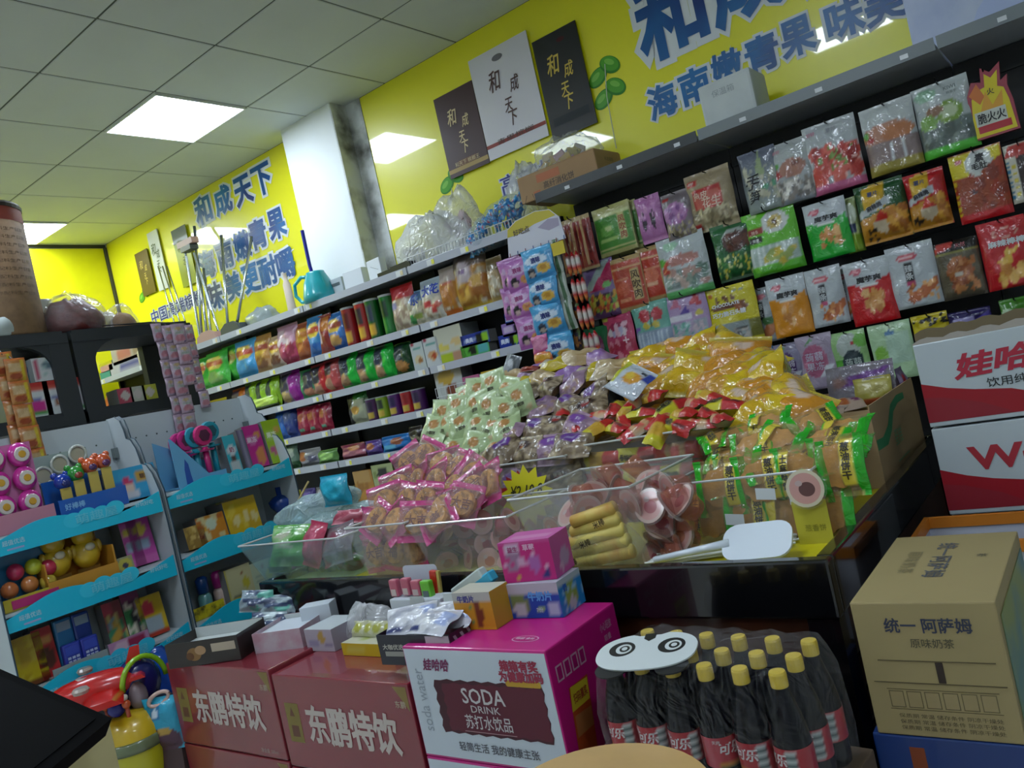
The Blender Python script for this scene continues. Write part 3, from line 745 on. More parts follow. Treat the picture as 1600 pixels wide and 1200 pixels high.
hung(1022, 514, 62, 92, [F('#5f9a8c'), R(0, 0, 1, .48, '#7f8fa3'), S(8, 0, .4, '#a4b2bf', .05, .05, .95, .46), D(.34, .76, .16, .12, '#a32a36'), D(.68, .76, .15, .12, '#a32a36'), D(.36, .58, .1, .06, '#b0a23a'), D(.62, .58, .1, .06, '#b0a23a'), P([(0, .46), (.2, .56), (0, .6)], '#6f56a0'), R(.49, .54, .51, .8, '#2f4a3a')],
     'teal sweet pouch with red butterfly print in third hook row', 'stand', .035, '#4d6d74')
hung(1078, 503, 72, 98, [F('#9b83a8'), R(.06, .08, .94, .5, '#8d95a0'), N(44, 60, .035, .06, ['#9a8aa6', '#7aa39c', '#b3a3ac', '#4f8a80'], .08, .1, .92, .48), P([(.6, .8), (.78, 1), (.9, .74)], '#a8323c'), P([(.3, .62), (.5, .8), (.62, .58)], '#4d3a8a'), P([(.1, .8), (.3, .96), (.4, .76)], '#b0627a'), R(.04, .54, .6, .66, '#c3c0cc'), D(.8, .62, .08, .05, '#b5a84a')],
     'lilac sweet pouch with colourful triangles and candy window in third hook row', 'stand', .035, '#7d6a8c')
hung(1147, 492, 86, 100, [F('#bdb214'), R(.06, .10, .80, .38, '#7f8a8c'), N(45, 60, .02, .04, ['#4d4a48', '#8a8580', '#a59f98', '#3a3836'], .08, .11, .78, .26), R(.8, .1, 1, .38, '#6a6a2c'), D(.42, .66, .34, .06, '#5a2c18'), D(.66, .64, .1, .08, '#8a4a28'), N(46, 6, .03, .05, ['#5a3018'], .2, .75, .6, .84), D(.76, .62, .06, .1, '#6a3a1c'), R(.06, .84, .16, .92, '#a8602c'), D(.62, .9, .06, .03, '#8d8f80'), D(.75, .9, .06, .03, '#8d8f80')],
     'yellow chocolate stone candy bag in third hook row', 'stand', .04, '#8f8712', [('CHOCOLATE', .40, .70, .06, '#cfd3d6', dict(b=.03, wu=.58)), ('巧力脆石头糖', .44, .545, .09, '#cfd3d6', dict(b=.03, wu=.7))])
hung(1196, 492, 50, 92, [F('#8e9598'), R(.28, .42, .5, .76, K_), D(.4, .84, .24, .06, '#a8545f'), P([(.2, .08), (.5, .3), (.85, .4), (.9, .2), (.5, .06)], '#a8683f'), D(.6, .38, .2, .08, '#3f6a3a')], 'grey-white konjac pouch behind the orange one in third hook row', 'stand', .035, '#777d80', [('臻条', .39, .59, .26, '#aab0b2', dict(vert=True))], y=BY + .03)
konjac(1234, 478, 66, 100, '#c8821a', 'orange and white konjac snack pouch in third hook row')
def white_pouch(cx, cy, w, h, label, **kw):
    return hung(cx, cy, w, h, [F('#a7aeb2'), D(.42, .80, .22, .055, '#b0404e'), D(.42, .80, .16, .03, '#cfa6aa'), R(.34, .42, .52, .70, '#14151a'), R(.36, .34, .5, .42, '#a8305c'), P([(.30, .12), (.35, .2), (.62, .30), (.95, .42), (.98, .30), (.72, .14), (.5, .08)], '#a8592c'), N(int(cx), 18, .03, .05, ['#c07a42', '#8f4a22', '#d09a62'], .34, .1, .92, .36)],
                label, 'stand', .035, '#8a9194', [('臻条', .43, .56, .23, '#b9bfc2', dict(vert=True))], **kw)
white_pouch(1292, 463, 62, 98, 'white konjac pouch between orange and red pouches in third hook row')
white_pouch(1322, 458, 40, 92, 'white konjac pouch tucked behind its white neighbour in third hook row', y=BY + .035, nohook=True)
konjac(1361, 455, 78, 108, '#b5141c', 'red and white konjac snack pouch in third hook row')
white_pouch(1428, 430, 82, 106, 'white konjac pouch with red oval logo right of the red pouch')
hung(1500, 420, 76, 98, [F('#4d463a'), R(0, .80, 1, 1, '#16130f'), P([(0, .82), (.08, 1), (.5, 1), (.4, .88)], '#b03a32'), R(.04, .06, .96, .78, '#57503f'), D(.52, .46, .3, .26, '#8f4f2a'), N(50, 30, .03, .07, ['#a2653a', '#7d4022', '#b57a4c'], .28, .12, .85, .7), R(.4, .40, .56, .45, '#b9b0a2'), R(.0, .78, 1, .8, '#7f7a3a')],
     'clear bag of orange sticks under a black header card in third hook row', 'flat', .035, '#3d382c', [('天然', .62, .9, .08, '#b0656a')])
hung(1572, 396, 84, 116, [F('#b01a22'), D(.56, .80, .28, .07, '#c08a7c'), D(.56, .80, .24, .05, '#a82a2c'), N(51, 14, .08, .12, ['#c58d3c', '#b5762c', '#d3a658'], .35, .1, .98, .34), P([(.25, .42), (.45, .44), (.5, .54), (.62, .54), (.85, .6), (.62, .46), (.6, .36), (.44, .34)], '#c9a03a'), D(.56, .52, .07, .05, '#c9a848')],
     'red spicy snack pouch with yellow stick figure in third hook row', 'stand', .05, '#8a1219', [('麻辣棒棒', .56, .66, .10, '#c3c8ca', dict(b=.035, wu=.78))])
# --- fourth row
hung(1196, 575, 38, 70, [F('#3f9a3a'), R(0, .74, 1, 1, '#2f7fae'), D(.4, .5, .4, .16, '#a9b6bd'), R(0, 0, 1, .25, '#a8a22a'), D(.6, .3, .3, .12, '#2f5a1c')], 'blue and green pouch behind yellow bread packs in fourth hook row', 'stand', .03, '#2f6a2c')
def jelly(cx, cy, w, h, base, seal, label):
    return hung(cx, cy, w, h, [F(base), D(.45, .52, .34, .3, seal), R(.1, .06, .9, .2, base), P([(.5, .22), (.72, .4), (.95, .44), (.75, .24)], '#c9ccd4'), P([(.2, .8), (.4, .96), (.46, .9)], '#5d8a5c')], label, 'stand', .03, '#6a6474', [('蒟蒻', .45, .60, .16, '#b9b3c6'), ('果冻', .45, .42, .16, '#b9b3c6')])
jelly(1235, 575, 44, 84, '#7f7a92', '#43285c', 'dark purple jelly pouch with oval seal in fourth hook row')
jelly(1278, 565, 62, 92, '#a093a6', '#a8607c', 'pink jelly pouch with oval seal in fourth hook row')
hung(1330, 556, 60, 84, [F('#8fb87a'), D(.5, .7, .34, .26, '#a9b3ac'), D(.15, .3, .22, .16, '#4f9a32'), D(.86, .78, .2, .14, '#6aa84a'), D(.56, .38, .3, .24, '#22333a'), D(.62, .74, .05, .04, '#a8303c')], 'green and white jelly pouch with dark round seal in fourth hook row', 'stand', .03, '#5d8a50', [('蒟蒻', .56, .38, .15, '#a9b7b2')])
hung(1396, 548, 72, 96, [F('#a3c39a'), D(.22, .42, .16, .2, '#7fb24a'), R(.4, .3, .95, .8, '#a9c6b0'), D(.5, .82, .1, .05, '#4f7aa3')], 'pale green pouch leaning beside the water cartons in fourth hook row', 'stand', .03, '#86a87d')
for cx, cy, w, h, ops, lb in ((1455, 513, 62, 50, [F('#b9a818'), N(60, 14, .05, .08, ['#1a1712'], .05, .62, .95, .92)], 'yellow and black pack showing above torn water carton'),
                              (1517, 505, 74, 46, [F('#231a52'), R(.1, .55, .6, .75, '#8a83b0'), P([(.6, .6), (1, .9), (1, .5)], '#3f2f8a')], 'dark purple pack showing above torn water carton'),
                              (1590, 488, 56, 50, [F('#3f7a22'), D(.2, .5, .2, .2, '#a9c0a0')], 'green pack showing above torn water carton')):
    hung(cx, cy, w, h, ops, lb, 'pillow', .03, '#444444', cat='snack pack')

# ================================================================== goods on the wall shelves
def shelf_no(k): return ['top shelf', 'second shelf', 'third shelf', 'fourth shelf', 'fifth shelf', 'low shelf'][k]
def stand_y(d): return YF + .012 + d / 2
def bag(k, cx, cy, w, h, ops, label, t=.06, back='#555555', words=(), style='pillow', lean=-.10, group=None, name='crisp_bag', cat='crisp bag', dy=0., yaw=0.):
    """bag standing on shelf k; size measured on the shelf front"""
    y = stand_y(t) + dy
    x, z, wm, hm = slot(cx, cy, w, h, y)
    pc = Pouch(wm, hm, t, style, seed=int(cx * 3 + cy), wr=.12)
    o = obj(name, pc.mesh(ops, back, 14, 20), FILM, None, (x, y, SH[k] + .002))
    o.rotation_euler = (lean, 0, yaw)
    tag(o, label + ' on the ' + shelf_no(k), cat, group)
    f = pc.fr()
    for s, u, v, hh, c, b in words: lettering(o, s, f, u * wm, v * hm, hh * hm, c, b, e=0)
    return o
def carton_on(k, cx, cy, w, h, d, front, label, right=None, top=None, words=(), back='#777777', dy=0., dz=0., cat='box', name='snack_box', group=None, zbase=None):
    y = stand_y(d) + dy
    x, z, wm, hm = slot(cx, cy, w, h, y - d / 2)
    o = obj(name, pbox_mesh(wm, d, hm, front, right, top, None, back), GLOSS, None, (x, y, (SH[k] if zbase is None else zbase) + .001 + dz))
    tag(o, label + ' on the ' + shelf_no(k), cat, group)
    f = Fr((-wm / 2, -d / 2, 0), (1, 0, 0), (0, 0, 1))
    for s, u, v, hh, c, b in words: lettering(o, s, f, u * wm, v * hm, hh * hm, c, b)
    return o
def can(k, cx, cy, w, h, body, panel, label, chip='#c79a3a', lid='#9aa0a0', dy=0.):
    """tube of stacked crisps: body, printed front, lid"""
    x, z, wm, hm = slot(cx, cy, w, h, YF + .05)
    r = min(wm / 2, .045); y = YF + .02 + r + dy
    e = empty('crisp_can', (x, y, SH[k] + .001)); tag(e, label + ' on the ' + shelf_no(k), 'crisp can')
    n = 24; zs = np.linspace(0, 1, 15); vs = []; cs = []
    for v in zs:
        for i in range(n):
            a = 2 * PI * i / n; vs.append((r * math.cos(a), r * math.sin(a), v * hm * .95))
            u = ((a - 1.5 * PI + PI) % (2 * PI) - PI)
            c = body
            if abs(u) < .75 and .45 < v < .92: c = panel
            if abs(u) < .7 and .1 < v < .38: c = chip
            cs.append(lin(c))
    fs = [(j * n + i, j * n + (i + 1) % n, (j + 1) * n + (i + 1) % n, (j + 1) * n + i) for j in range(14) for i in range(n)] + [tuple(range(n))[::-1]]
    obj('tube', mesh('tube', vs, fs, cs, True), GLOSS, e)
    MB().lathe([(r * 1.03, hm * .945), (r * 1.03, hm * .995), (r * .9, hm)], 24).make('lid', mat('lid_' + lid.lstrip('#'), lid, .4), e, smooth=False)
    return e
def chipops(body, oval, oc='#c7a21e', chip=None, foot=None, edge=None):
    o = [F(body)]
    if foot: o.append(R(0, 0, 1, .35, foot))
    if chip: o += [D(.45, .26, .34, .16, chip), D(.6, .22, .2, .1, chip)]
    o += [D(.5, .66, .40, .19, oc), R(.12, .60, .88, .72, oval), D(.5, .66, .3, .06, oval)]
    if edge: o += [R(.82, 0, 1, 1, edge)]
    return o
# second shelf, left to right
bag(1, 318, 588, 24, 50, chipops('#2f9a2c', '#9a3a2a', '#b9a84a', None, '#4aa83a'), 'first of three green crisp bags at left end', .08, '#1f7a22')
bag(1, 340, 580, 36, 54, chipops('#38a832', '#9a3a2a', '#b9a84a', '#7aa85a', '#44b03a'), 'second of three green crisp bags', .09, '#1f8a22')
bag(1, 362, 570, 30, 58, chipops('#2fb02c', '#a88a3a', '#a9b84a', None, '#3aa83a'), 'third of three green crisp bags, with white corner', .09, '#1c8a22', dy=.05)
bag(1, 386, 563, 36, 58, chipops('#3f93c2', '#a83a2a', '#c7ab3a', None, '#2f86b8'), 'light blue crisp bag with yellow oval', .09, '#1f5f92')
bag(1, 384, 535, 36, 30, [F('#1c3f8f'), N(1, 10, .1, .2, ['#2a5ab0', '#16307a'])], 'dark blue crisp bag lying behind the light blue one', .05, '#16307a', dy=.14)
bag(1, 411, 552, 28, 58, chipops('#a87a3c', '#8a3a22', '#c7a23a', '#7a4a22', '#a8845a'), 'brown and yellow crisp bag', .08, '#7a3a1c')
bag(1, 431, 546, 24, 50, chipops('#b39a7a', '#8a3a22', '#c7a23a', '#6a3a22', '#a39080'), 'beige crisp bag with dark chips', .07, '#5a2a1a')
bag(1, 449, 535, 34, 62, [F('#a8365c'), R(0, .5, 1, 1, '#b5889a'), D(.3, .8, .2, .1, '#c9b0b8'), R(.0, .0, 1, .18, '#8a1c40'), D(.4, .55, .3, .12, '#d3c0c8'), N(2, 12, .06, .1, ['#b5506a', '#8a2040'], 0, .1, 1, .5)], 'crimson and pink crisp bag', .08, '#6a1630')
bag(1, 475, 530, 28, 58, chipops('#8f4524', '#a3641f', '#b98a2c', '#a85a2c'), 'rust brown crisp bag', .08, '#5f2012')
bag(1, 492, 524, 26, 62, chipops('#2f7ab0', '#a83a2a', '#c9b03a', None, '#1f5aa0'), 'blue and yellow crisp bag with round logo', .06, '#1c3f7a')
bag(1, 507, 520, 22, 60, [F('#7d1f1c'), R(0, .3, .3, .9, '#b5a0a0'), R(.4, .6, .9, .9, '#b06a22')], 'narrow dark red crisp bag', .05, '#4a100f')
bag(1, 525, 516, 28, 58, chipops('#2a6ab0', '#8a3a2a', '#c9a83a', '#b0864a', '#1f4f90'), 'blue crisp bag beside the red cans', .07, '#4a1622')
can(1, 545, 505, 27, 60, '#8c1f22', '#5a1216', 'first red crisp can from the left')
can(1, 564, 492, 25, 62, '#a82420', '#3a2a2e', 'second red crisp can, with white barcode foot')
can(1, 580, 485, 27, 62, '#14561f', '#2a3a4a', 'left green crisp can')
can(1, 603, 481, 28, 62, '#136a26', '#163a22', 'right green crisp can', '#2a7a36')
def swag(k, cx, cy, w, h, top, label, body='#b5a58c', ops=(), t=.08, **kw):
    return bag(k, cx, cy, w, h, [F(body), N(int(cx), 30, .05, .09, ['#c0b59c', '#a08f74', '#cfc6b0'], 0, 0, 1, .6), R(0, .66, 1, 1, top)] + list(ops), label, t, body, name='snack_bag', cat='snack bag', **kw)
swag(1, 629, 478, 37, 70, '#a3161c', 'cream snack bag with glossy red top', '#a58f7c', [D(.4, .82, .2, .1, '#b8464a'), R(0, .46, .3, .62, '#8a86a8')])
swag(1, 652, 487, 28, 54, '#4a6a8a', 'small white snack bag with blue characters', '#a8a68c', [D(.3, .2, .25, .12, '#3f8f4a'), D(.7, .25, .2, .1, '#7a8a3a')], words=[('乐', .6, .72, .3, '#1c3f9a', .03)])
swag(1, 677, 476, 36, 66, '#9aa8b0', 'white flower-printed snack bag with blue characters', '#b8b5a8', [D(.4, .4, .14, .1, '#b83a3a'), D(.65, .28, .14, .1, '#b03434'), D(.84, .36, .1, .07, '#c06a5a')], words=[('大花', .55, .72, .26, '#1c3aa0', .03)])
bag(1, 672, 440, 36, 40, [F('#7a1414'), R(0, .0, 1, .3, '#9a2020')], 'dark red box-shaped snack bag behind the flower-printed one', .06, '#4a0c0c', name='snack_bag', cat='snack bag', dy=.12)
swag(1, 704, 466, 30, 76, '#a89a90', 'clear bread bag with orange rolls', '#b07a2c', [R(.1, .2, .9, .62, '#a86a20'), R(.05, .04, .95, .14, '#b8601f'), R(.3, .62, .8, .7, '#a84a3a')])
swag(1, 738, 450, 54, 96, '#5f5248', 'big crinkled bag of orange rolls with pale label', '#a8762a', [N(7, 30, .08, .14, ['#b98a30', '#8a5a1c', '#c49a48', '#9a5f22'], 0, .05, 1, .7), D(.42, .58, .26, .18, '#b0a2a6'), R(0, 0, 1, .08, '#b5982f')], t=.12, words=[('手撕', .42, .6, .08, '#7a5a8a', .02)])
swag(1, 777, 450, 26, 70, '#6a5a3a', 'narrow beige snack bag next to the pink chip strip', '#a8906a', [R(0, 0, 1, .1, '#b59a5c')])
# third shelf
for i, (cx, c, s) in enumerate(((326, '#b3a01c', 'left'), (341, '#b9a81c', 'right'))):
    bag(2, cx, 624, 20, 34, [F(c), R(0, .2, .55, .8, '#2f3a6a')], s + ' one of two yellow and navy crisp bags', .06, '#8a7a12')
bag(2, 372, 610, 26, 42, [F('#a3521c'), R(0, .2, .5, .9, '#4a3a4a'), R(.6, 0, 1, 1, '#c0651a')], 'orange and grey crisp bag', .07, '#7a3a12')
for i, cx in enumerate((391, 408, 424)):
    bag(2, cx, 606 - 2 * i, 22, 46, [F('#5f8a1c'), R(.5, 0, 1, 1, '#8fbf1f'), R(0, .3, .5, .9, '#33404a')], nth(i, 3) + ' of three lime green crisp bags standing', .07, '#5f8a12')
bag(2, 413, 628, 44, 20, [F('#7fa81c'), D(.5, .6, .4, .3, '#b5d05a'), R(0, 0, 1, .3, '#33401c')], 'lime green crisp bag lying in front', .05, '#4f6a12', lean=0, dy=-.01)
bag(2, 454, 606, 32, 48, [F('#7a6a86'), R(.58, 0, 1, 1, '#9a1c92'), R(.1, .4, .56, .9, '#2f2a4a'), D(.3, .2, .26, .16, '#b59a6a')], 'purple and magenta crisp bag', .08, '#7a1274')
bag(2, 482, 600, 26, 44, [F('#3f8a5c'), R(.3, .3, .9, .9, '#3a3a4a'), D(.6, .2, .3, .15, '#b0765a')], 'green crisp bag with grey front', .07, '#22603c')
bag(2, 502, 598, 30, 48, [F('#a8343a'), R(.1, .4, .6, .9, '#33303c'), D(.4, .2, .34, .16, '#b8866a'), R(.66, 0, 1, 1, '#b81c22')], 'red crisp bag with grey front, left of two', .08, '#8a1216')
bag(2, 521, 592, 26, 50, [F('#a83a3c'), D(.4, .25, .34, .2, '#b8866a'), R(.62, 0, 1, 1, '#b84a4a'), R(.1, .55, .6, .9, '#3a1f22')], 'red crisp bag with grey front, right of two', .08, '#8a1a1c')
for i, (cx, cy) in enumerate(((547, 584), (574, 578), (601, 570))):
    bag(2, cx, cy, 32, 52, [F('#6a7a6a'), R(.62, 0, 1, 1, '#16b83a'), R(.1, .42, .6, .92, '#2f3546'), D(.34, .24, .28, .17, '#b08a64'), R(0, 0, 1, .08, '#2a8a3a')], nth(i, 3) + ' of three bright green crisp bags', .09, '#0f8a2a', [('可比', .34, .66, .16, '#8f99a8', .02)])
bag(2, 631, 566, 28, 48, [F('#123f1c'), R(.1, .4, .7, .9, '#2a3a3c'), D(.5, .24, .36, .17, '#a8763a')], 'dark green crisp bag', .08, '#0c2c14')
def cookiebox(k, cx, cy, w, h, base, c1, c2, label, **kw):
    return carton_on(k, cx, cy, w, h, kw.pop('d', .06), [F(base), D(.5, .38, .32, .18, c1), D(.6, .34, .18, .1, c2), R(.2, .72, .8, .84, '#4f8a86'), R(.1, .9, .3, 1, '#8a2a46')], label, [F('#8f9698')], [F('#aab0b2')], **kw)
cookiebox(2, 655, 563, 20, 42, '#a8b0b5', '#b8a88a', '#8a5f3a', 'left of two small white cookie boxes')
cookiebox(2, 677, 558, 24, 44, '#b0b5bb', '#b8906a', '#9a3a2a', 'right of two small white cookie boxes')
carton_on(2, 704, 545, 44, 54, .16, [F('#b5b5a8'), P([(.05, .36), (.1, .62), (.46, .46), (.48, .34)], '#c0b25a'), P([(.5, .5), (.66, .68), (.95, .6), (.9, .4)], '#c2a878'), R(.06, 0, .5, .3, '#9aac2a'), R(.52, .0, .96, .28, '#a8806a')], 'big white wafer box with yellow and brown wafers', [F('#7c8284')], [F('#b5b8b8')])
OREO = [F('#1a2f8a'), R(.1, .3, .5, .7, '#7f8fc0'), D(.66, .5, .14, .45, '#101216'), D(.84, .5, .12, .4, '#7fae2a')]
for cx, cy, w, h, dz, ops, lb in ((742, 545, 46, 19, 0, [F('#4f9a3a'), D(.42, .5, .14, .45, '#101216'), R(.6, .1, .95, .8, '#4f9aa0')], 'flat green cookie pack at the bottom of a pile'),
                                  (742, 530, 46, 19, .055, OREO, 'flat blue cookie pack on the green one'),
                                  (795, 532, 32, 20, 0, OREO, 'flat blue cookie pack right of the wafer pile'),
                                  (797, 515, 26, 20, .056, [F('#8a6fae'), R(.1, .3, .7, .7, '#b8a8c8'), D(.9, .5, .14, .45, '#22182c')], 'flat lilac cookie pack between two blue packs'),
                                  (800, 500, 22, 18, .112, OREO, 'flat blue cookie pack on top of the lilac one')):
    carton_on(2, cx, cy, w, h, .07, ops, lb, dz=dz, name='cookie_pack', cat='cookie pack', group='flat cookie packs', words=[('奥奥', .3, .5, .4, '#c0c8e0', .03)] if ops is OREO else ())
# fourth shelf
bag(3, 438, 655, 20, 44, [F('#1c4f9a'), D(.5, .4, .4, .2, '#2a6ac0')], 'left of two blue crisp bags', .06, '#12306a')
bag(3, 453, 655, 22, 50, [F('#142f7a'), D(.5, .6, .4, .2, '#3a4f8a')], 'right of two blue crisp bags', .07, '#0f2258')
for i, (cx, cy) in enumerate(((473, 652), (489, 648), (507, 646))):
    bag(3, cx, cy, 20, 42, [F('#9a1c3c'), D(.5, .62, .36, .14, '#a8583a'), R(.2, .12, .6, .24, '#4f9a7a'), R(.6, .3, .75, .9, '#b5606a')], nth(i, 3) + ' of three crimson crisp bags', .06, '#6a1028')
bag(3, 560, 641, 32, 50, [F('#a0a58c'), P([(.2, 0), (.5, 1), (0, 1), (0, 0)], '#16181a'), P([(.75, 1), (1, .4), (1, 1)], '#2a4a1c'), D(.5, .4, .2, .14, '#b58a3a'), R(.4, .72, 1, 1, '#2f7a2c')], 'white and green crisp bag standing alone', .07, '#7a7f66')
for i, (cx, cy, b, p, l) in enumerate(((582, 641, '#4a1c52', '#2a1a3a', 'left purple'), (598, 637, '#7a9a1c', '#2f3a2a', 'lime green'), (616, 631, '#4f1a66', '#2a1a4a', 'middle purple'), (636, 627, '#a81c20', '#8a1418', 'red'), (652, 619, '#4a1c5a', '#2c1a40', 'right purple'))):
    can(3, cx, cy, 19, 34, b, p, 'short %s crisp can' % l, '#b59a3a')
# wire basket at the right end of the fourth shelf
bx0, bx1 = at(686, 640, y=YF)[0], -2.2
bk = empty('wire_basket', ((bx0 + bx1) / 2, YF + .13, SH[3] + .004)); tag(bk, 'white wire basket of cookie boxes at right end of fourth shelf', 'basket')
bw = (bx1 - bx0) / 2; wm_ = mat('white_wire', '#b9bcc0', .4)
b = MB()
for z in (0, .05, .10):
    b.tube([(-bw, -.125, z), (bw, -.125, z), (bw, .1, z), (-bw, .1, z), (-bw, -.125, z)], .0022, 5)
b.make('rim_wire', wm_, bk); b = MB()
for i in range(26): x = -bw + 2 * bw * i / 25; b.tube([(x, -.125, .10), (x, -.125, 0), (x, .1, 0)], .0016, 4)
o = b.make('mesh_wire', wm_, bk); o['kind'] = 'stuff'
carton_on(3, 703, 603, 44, 60, .10, [F('#b8bcbc'), R(.0, .62, 1, .96, '#a8a294'), D(.42, .66, .3, .2, '#b8963a'), D(.55, .28, .22, .2, '#7a3a22'), R(.3, .05, .7, .16, '#8a4a4a')], 'tall white cookie box in the wire basket', [F('#7a7f82')], dy=.03, dz=.008)
carton_on(3, 741, 616, 28, 34, .09, [F('#b05a86'), D(.5, .5, .34, .3, '#a8283c'), R(.1, .8, .9, .92, '#c08aa8')], 'pink cookie box in the wire basket', [F('#7a3a5a')], dy=.03, dz=.008)
carton_on(3, 769, 606, 26, 36, .09, [F('#c0a02a'), D(.5, .5, .34, .3, '#a8322a'), R(.1, .1, .9, .22, '#c8b84a')], 'yellow cookie box in the wire basket', [F('#8a701c')], dy=.03, dz=.008)
# fifth shelf
for cx, cy, w, h, ops, lb, t in ((455, 708, 22, 40, [F('#5f7a6a'), R(0, 0, 1, .3, '#1c4a26'), D(.5, .6, .35, .2, '#a3b0a3')], 'green and white biscuit pack', .06), (482, 700, 34, 26, [F('#8a8a92'), D(.2, .6, .22, .3, '#a8602a'), D(.7, .4, .2, .2, '#4a4a66')], 'grey and orange biscuit pack', .06),
                                 (512, 708, 32, 20, [F('#5f8f4a'), D(.5, .5, .35, .3, '#8fbf6a')], 'flat green biscuit pack', .05), (552, 701, 38, 22, [F('#8a3a52'), R(0, .2, 1, .5, '#b06a7a'), D(.6, .7, .25, .2, '#a8683a')], 'flat pink biscuit pack', .05),
                                 (583, 693, 26, 22, [F('#5a3f92'), D(.4, .6, .25, .25, '#a8603a')], 'flat purple biscuit pack', .05), (618, 686, 46, 24, [F('#1c6fb8'), D(.6, .6, .2, .25, '#8a4a2a'), R(.1, .2, .5, .4, '#5ab0d8')], 'flat blue biscuit pack', .05), (650, 678, 22, 32, [F('#2a241c'), N(3, 14, .06, .1, ['#5a4f3c', '#8a8068'], 0, 0, 1, .5)], 'dark bag of nuts', .05)):
    bag(4, cx, cy, w, h, ops, lb, t, '#333333', name='biscuit_pack', cat='biscuit pack', lean=-.06)
# low shelf, just above the counter trays
carton_on(5, 566, 742, 30, 48, .12, [F('#a8762a'), R(.0, .6, .9, 1, '#b0894a'), N(5, 20, .08, .14, ['#b8822a', '#96641f'], 0, 0, 1, .55)], 'orange snack box', [F('#6a481a')], dz=.0)
carton_on(5, 597, 735, 34, 54, .12, [F('#a3ae7a'), D(.5, .72, .26, .18, '#16180f'), D(.5, .26, .26, .18, '#16180f'), D(.12, .7, .1, .12, '#7a8a4a'), D(.12, .26, .1, .12, '#7a8a4a')], 'pale green snack box with black ovals', [F('#5f6a3a')])
for cx, cy, w, h, ops, lb in ((625, 722, 22, 36, [F('#3a4a1c'), N(8, 20, .06, .1, ['#6a7a3a', '#8a9a5a', '#1c240f'])], 'dark green nut bag'), (527, 754, 28, 30, [F('#1f8fae'), D(.5, .6, .4, .3, '#2aa3c0')], 'cyan sweet bag'), (500, 752, 22, 30, [F('#6a6a72'), D(.5, .6, .3, .3, '#9aa0a3')], 'grey sweet bag'),
                              (478, 760, 22, 30, [F('#3a2a7a'), D(.5, .5, .3, .3, '#5a3f9a')], 'violet sweet bag'), (545, 755, 14, 26, [F('#1a1c24')], 'black sweet bag')):
    bag(5, cx, cy, w, h, ops, lb, .05, '#333333', name='snack_bag', cat='snack bag')

# ------------------------------------------------------------------ on top of the shelving
ZT = SH[0] + .001
def top_pt(px, py, z): return at(px, py, z=z)
# teal jug with a blue rod
x, z, wm, hm = slot(489, 444, 62, 52, 3.47)
jug = empty('water_jug', (x + .02, 3.49, ZT)); tag(jug, 'teal plastic jug with handle on top of the wall shelf', 'jug')
tealm = mat('teal_plastic', '#1f9aa3', .3, coat=.4)
MB().lathe([(.095, 0), (.108, .006), (.105, .05), (.086, .13), (.06, .185), (.058, .195), (.053, .195), (.056, .185), (.08, .13), (.1, .05), (.095, .012)], 24).make('body', tealm, jug, smooth=True)
MB().tube([(-.058, -.01, .178), (-.12, -.02, .19), (-.185, -.03, .155), (-.195, -.03, .085), (-.16, -.02, .035), (-.1, 0, .025)], .012, 8).make('handle', tealm, jug, smooth=True)
p0, p1 = at(484, 416, y=3.49), at(472, 360, y=3.49)
r_ = MB().tube([Vector((x + .02, 3.49, ZT + .012)), p0, p1], .012, 8).make('brush_rod', mat('ultramarine_plastic', '#161c8a', .3)); tag(r_, 'deep blue rod standing upright in the teal jug', 'rod')
# white flat boxes and papers leaning on the shelf
wcard = mat('white_card', '#cfd5da', .5); gcard = mat('grey_card', '#a9b2b5', .5)
def lean_box(q, w, d, h, m, label, rz=0., rx=0., name='white_box', cat='box', y=3.53):
    p = at(q[0], q[1], y=y)
    o = obj(name, bevel_box(name, w, d, h, .003, 1), m, None, (p[0], y, ZT)); o.rotation_euler = (rx, 0, rz); tag(o, label, cat); return o
b1 = lean_box((585, 400), .13, .05, .14, wcard, 'square white gift box on the shelf top right of the jug', rz=-.12)
MB().tube([(-.03, -.026, .10), (.04, -.026, .07)], .0012, 4).make('print_line', ink('#50565c'), b1)
lean_box((552, 415), .16, .06, .125, wcard, 'white box standing between grey box and gift box on the shelf top', rz=.1)
b3 = lean_box((523, 420), .14, .07, .12, gcard, 'pale grey box with dark stripe right of the jug', rz=.05, y=3.56)
MB().box(-.05, .05, -.0365, -.0355, .07, .09).make('print_bar', ink('#4f5a5c'), b3)
lean_box((505, 425), .10, .05, .10, mat('pale_teal_card', '#7fa5a3', .5), 'small pale teal box tucked behind the jug', y=3.58)
lean_box((640, 375), .06, .14, .13, mat('dark_brown_card', '#2a2022', .5), 'dark brown box left of the white carrier bag', y=3.56)
# black plastic tray sat on crumpled foil
p = at(625, 412, y=3.46)
tr_ = MB()
tr_.box(-.15, .15, -.05, .05, 0, .012).box(-.15, .15, -.05, -.042, .012, .03).box(-.15, .15, .042, .05, .012, .03).box(-.15, -.142, -.042, .042, .012, .03).box(.142, .15, -.042, .042, .012, .03).box(-.06, .1, -.02, .02, .012, .045)
o = tr_.make('plastic_tray', mat('black_plastic', '#121316', .3), None, (p[0] - .02, 3.47, ZT)); o.rotation_euler = (0, 0, -.1); tag(o, 'black plastic tray on the shelf top before the carrier bag', 'tray')
# wire fence along the shelf edge
x0, x1 = at(636, 410, y=YF)[0], at(800, 350, y=YF)[0]
fn = empty('wire_fence', (x0, YF + .005, ZT)); tag(fn, 'low wire fence along the front of the shelf top', 'fence')
L = x1 - x0
for z in (.006, .05): MB().tube([(0, 0, z), (L, 0, z)], .0025, 5).make('rail', wm_, fn)
for i in range(34): MB().tube([(L * i / 33, 0, .006), (L * i / 33, 0, .05)], .0022, 4).make('rung', wm_, fn)

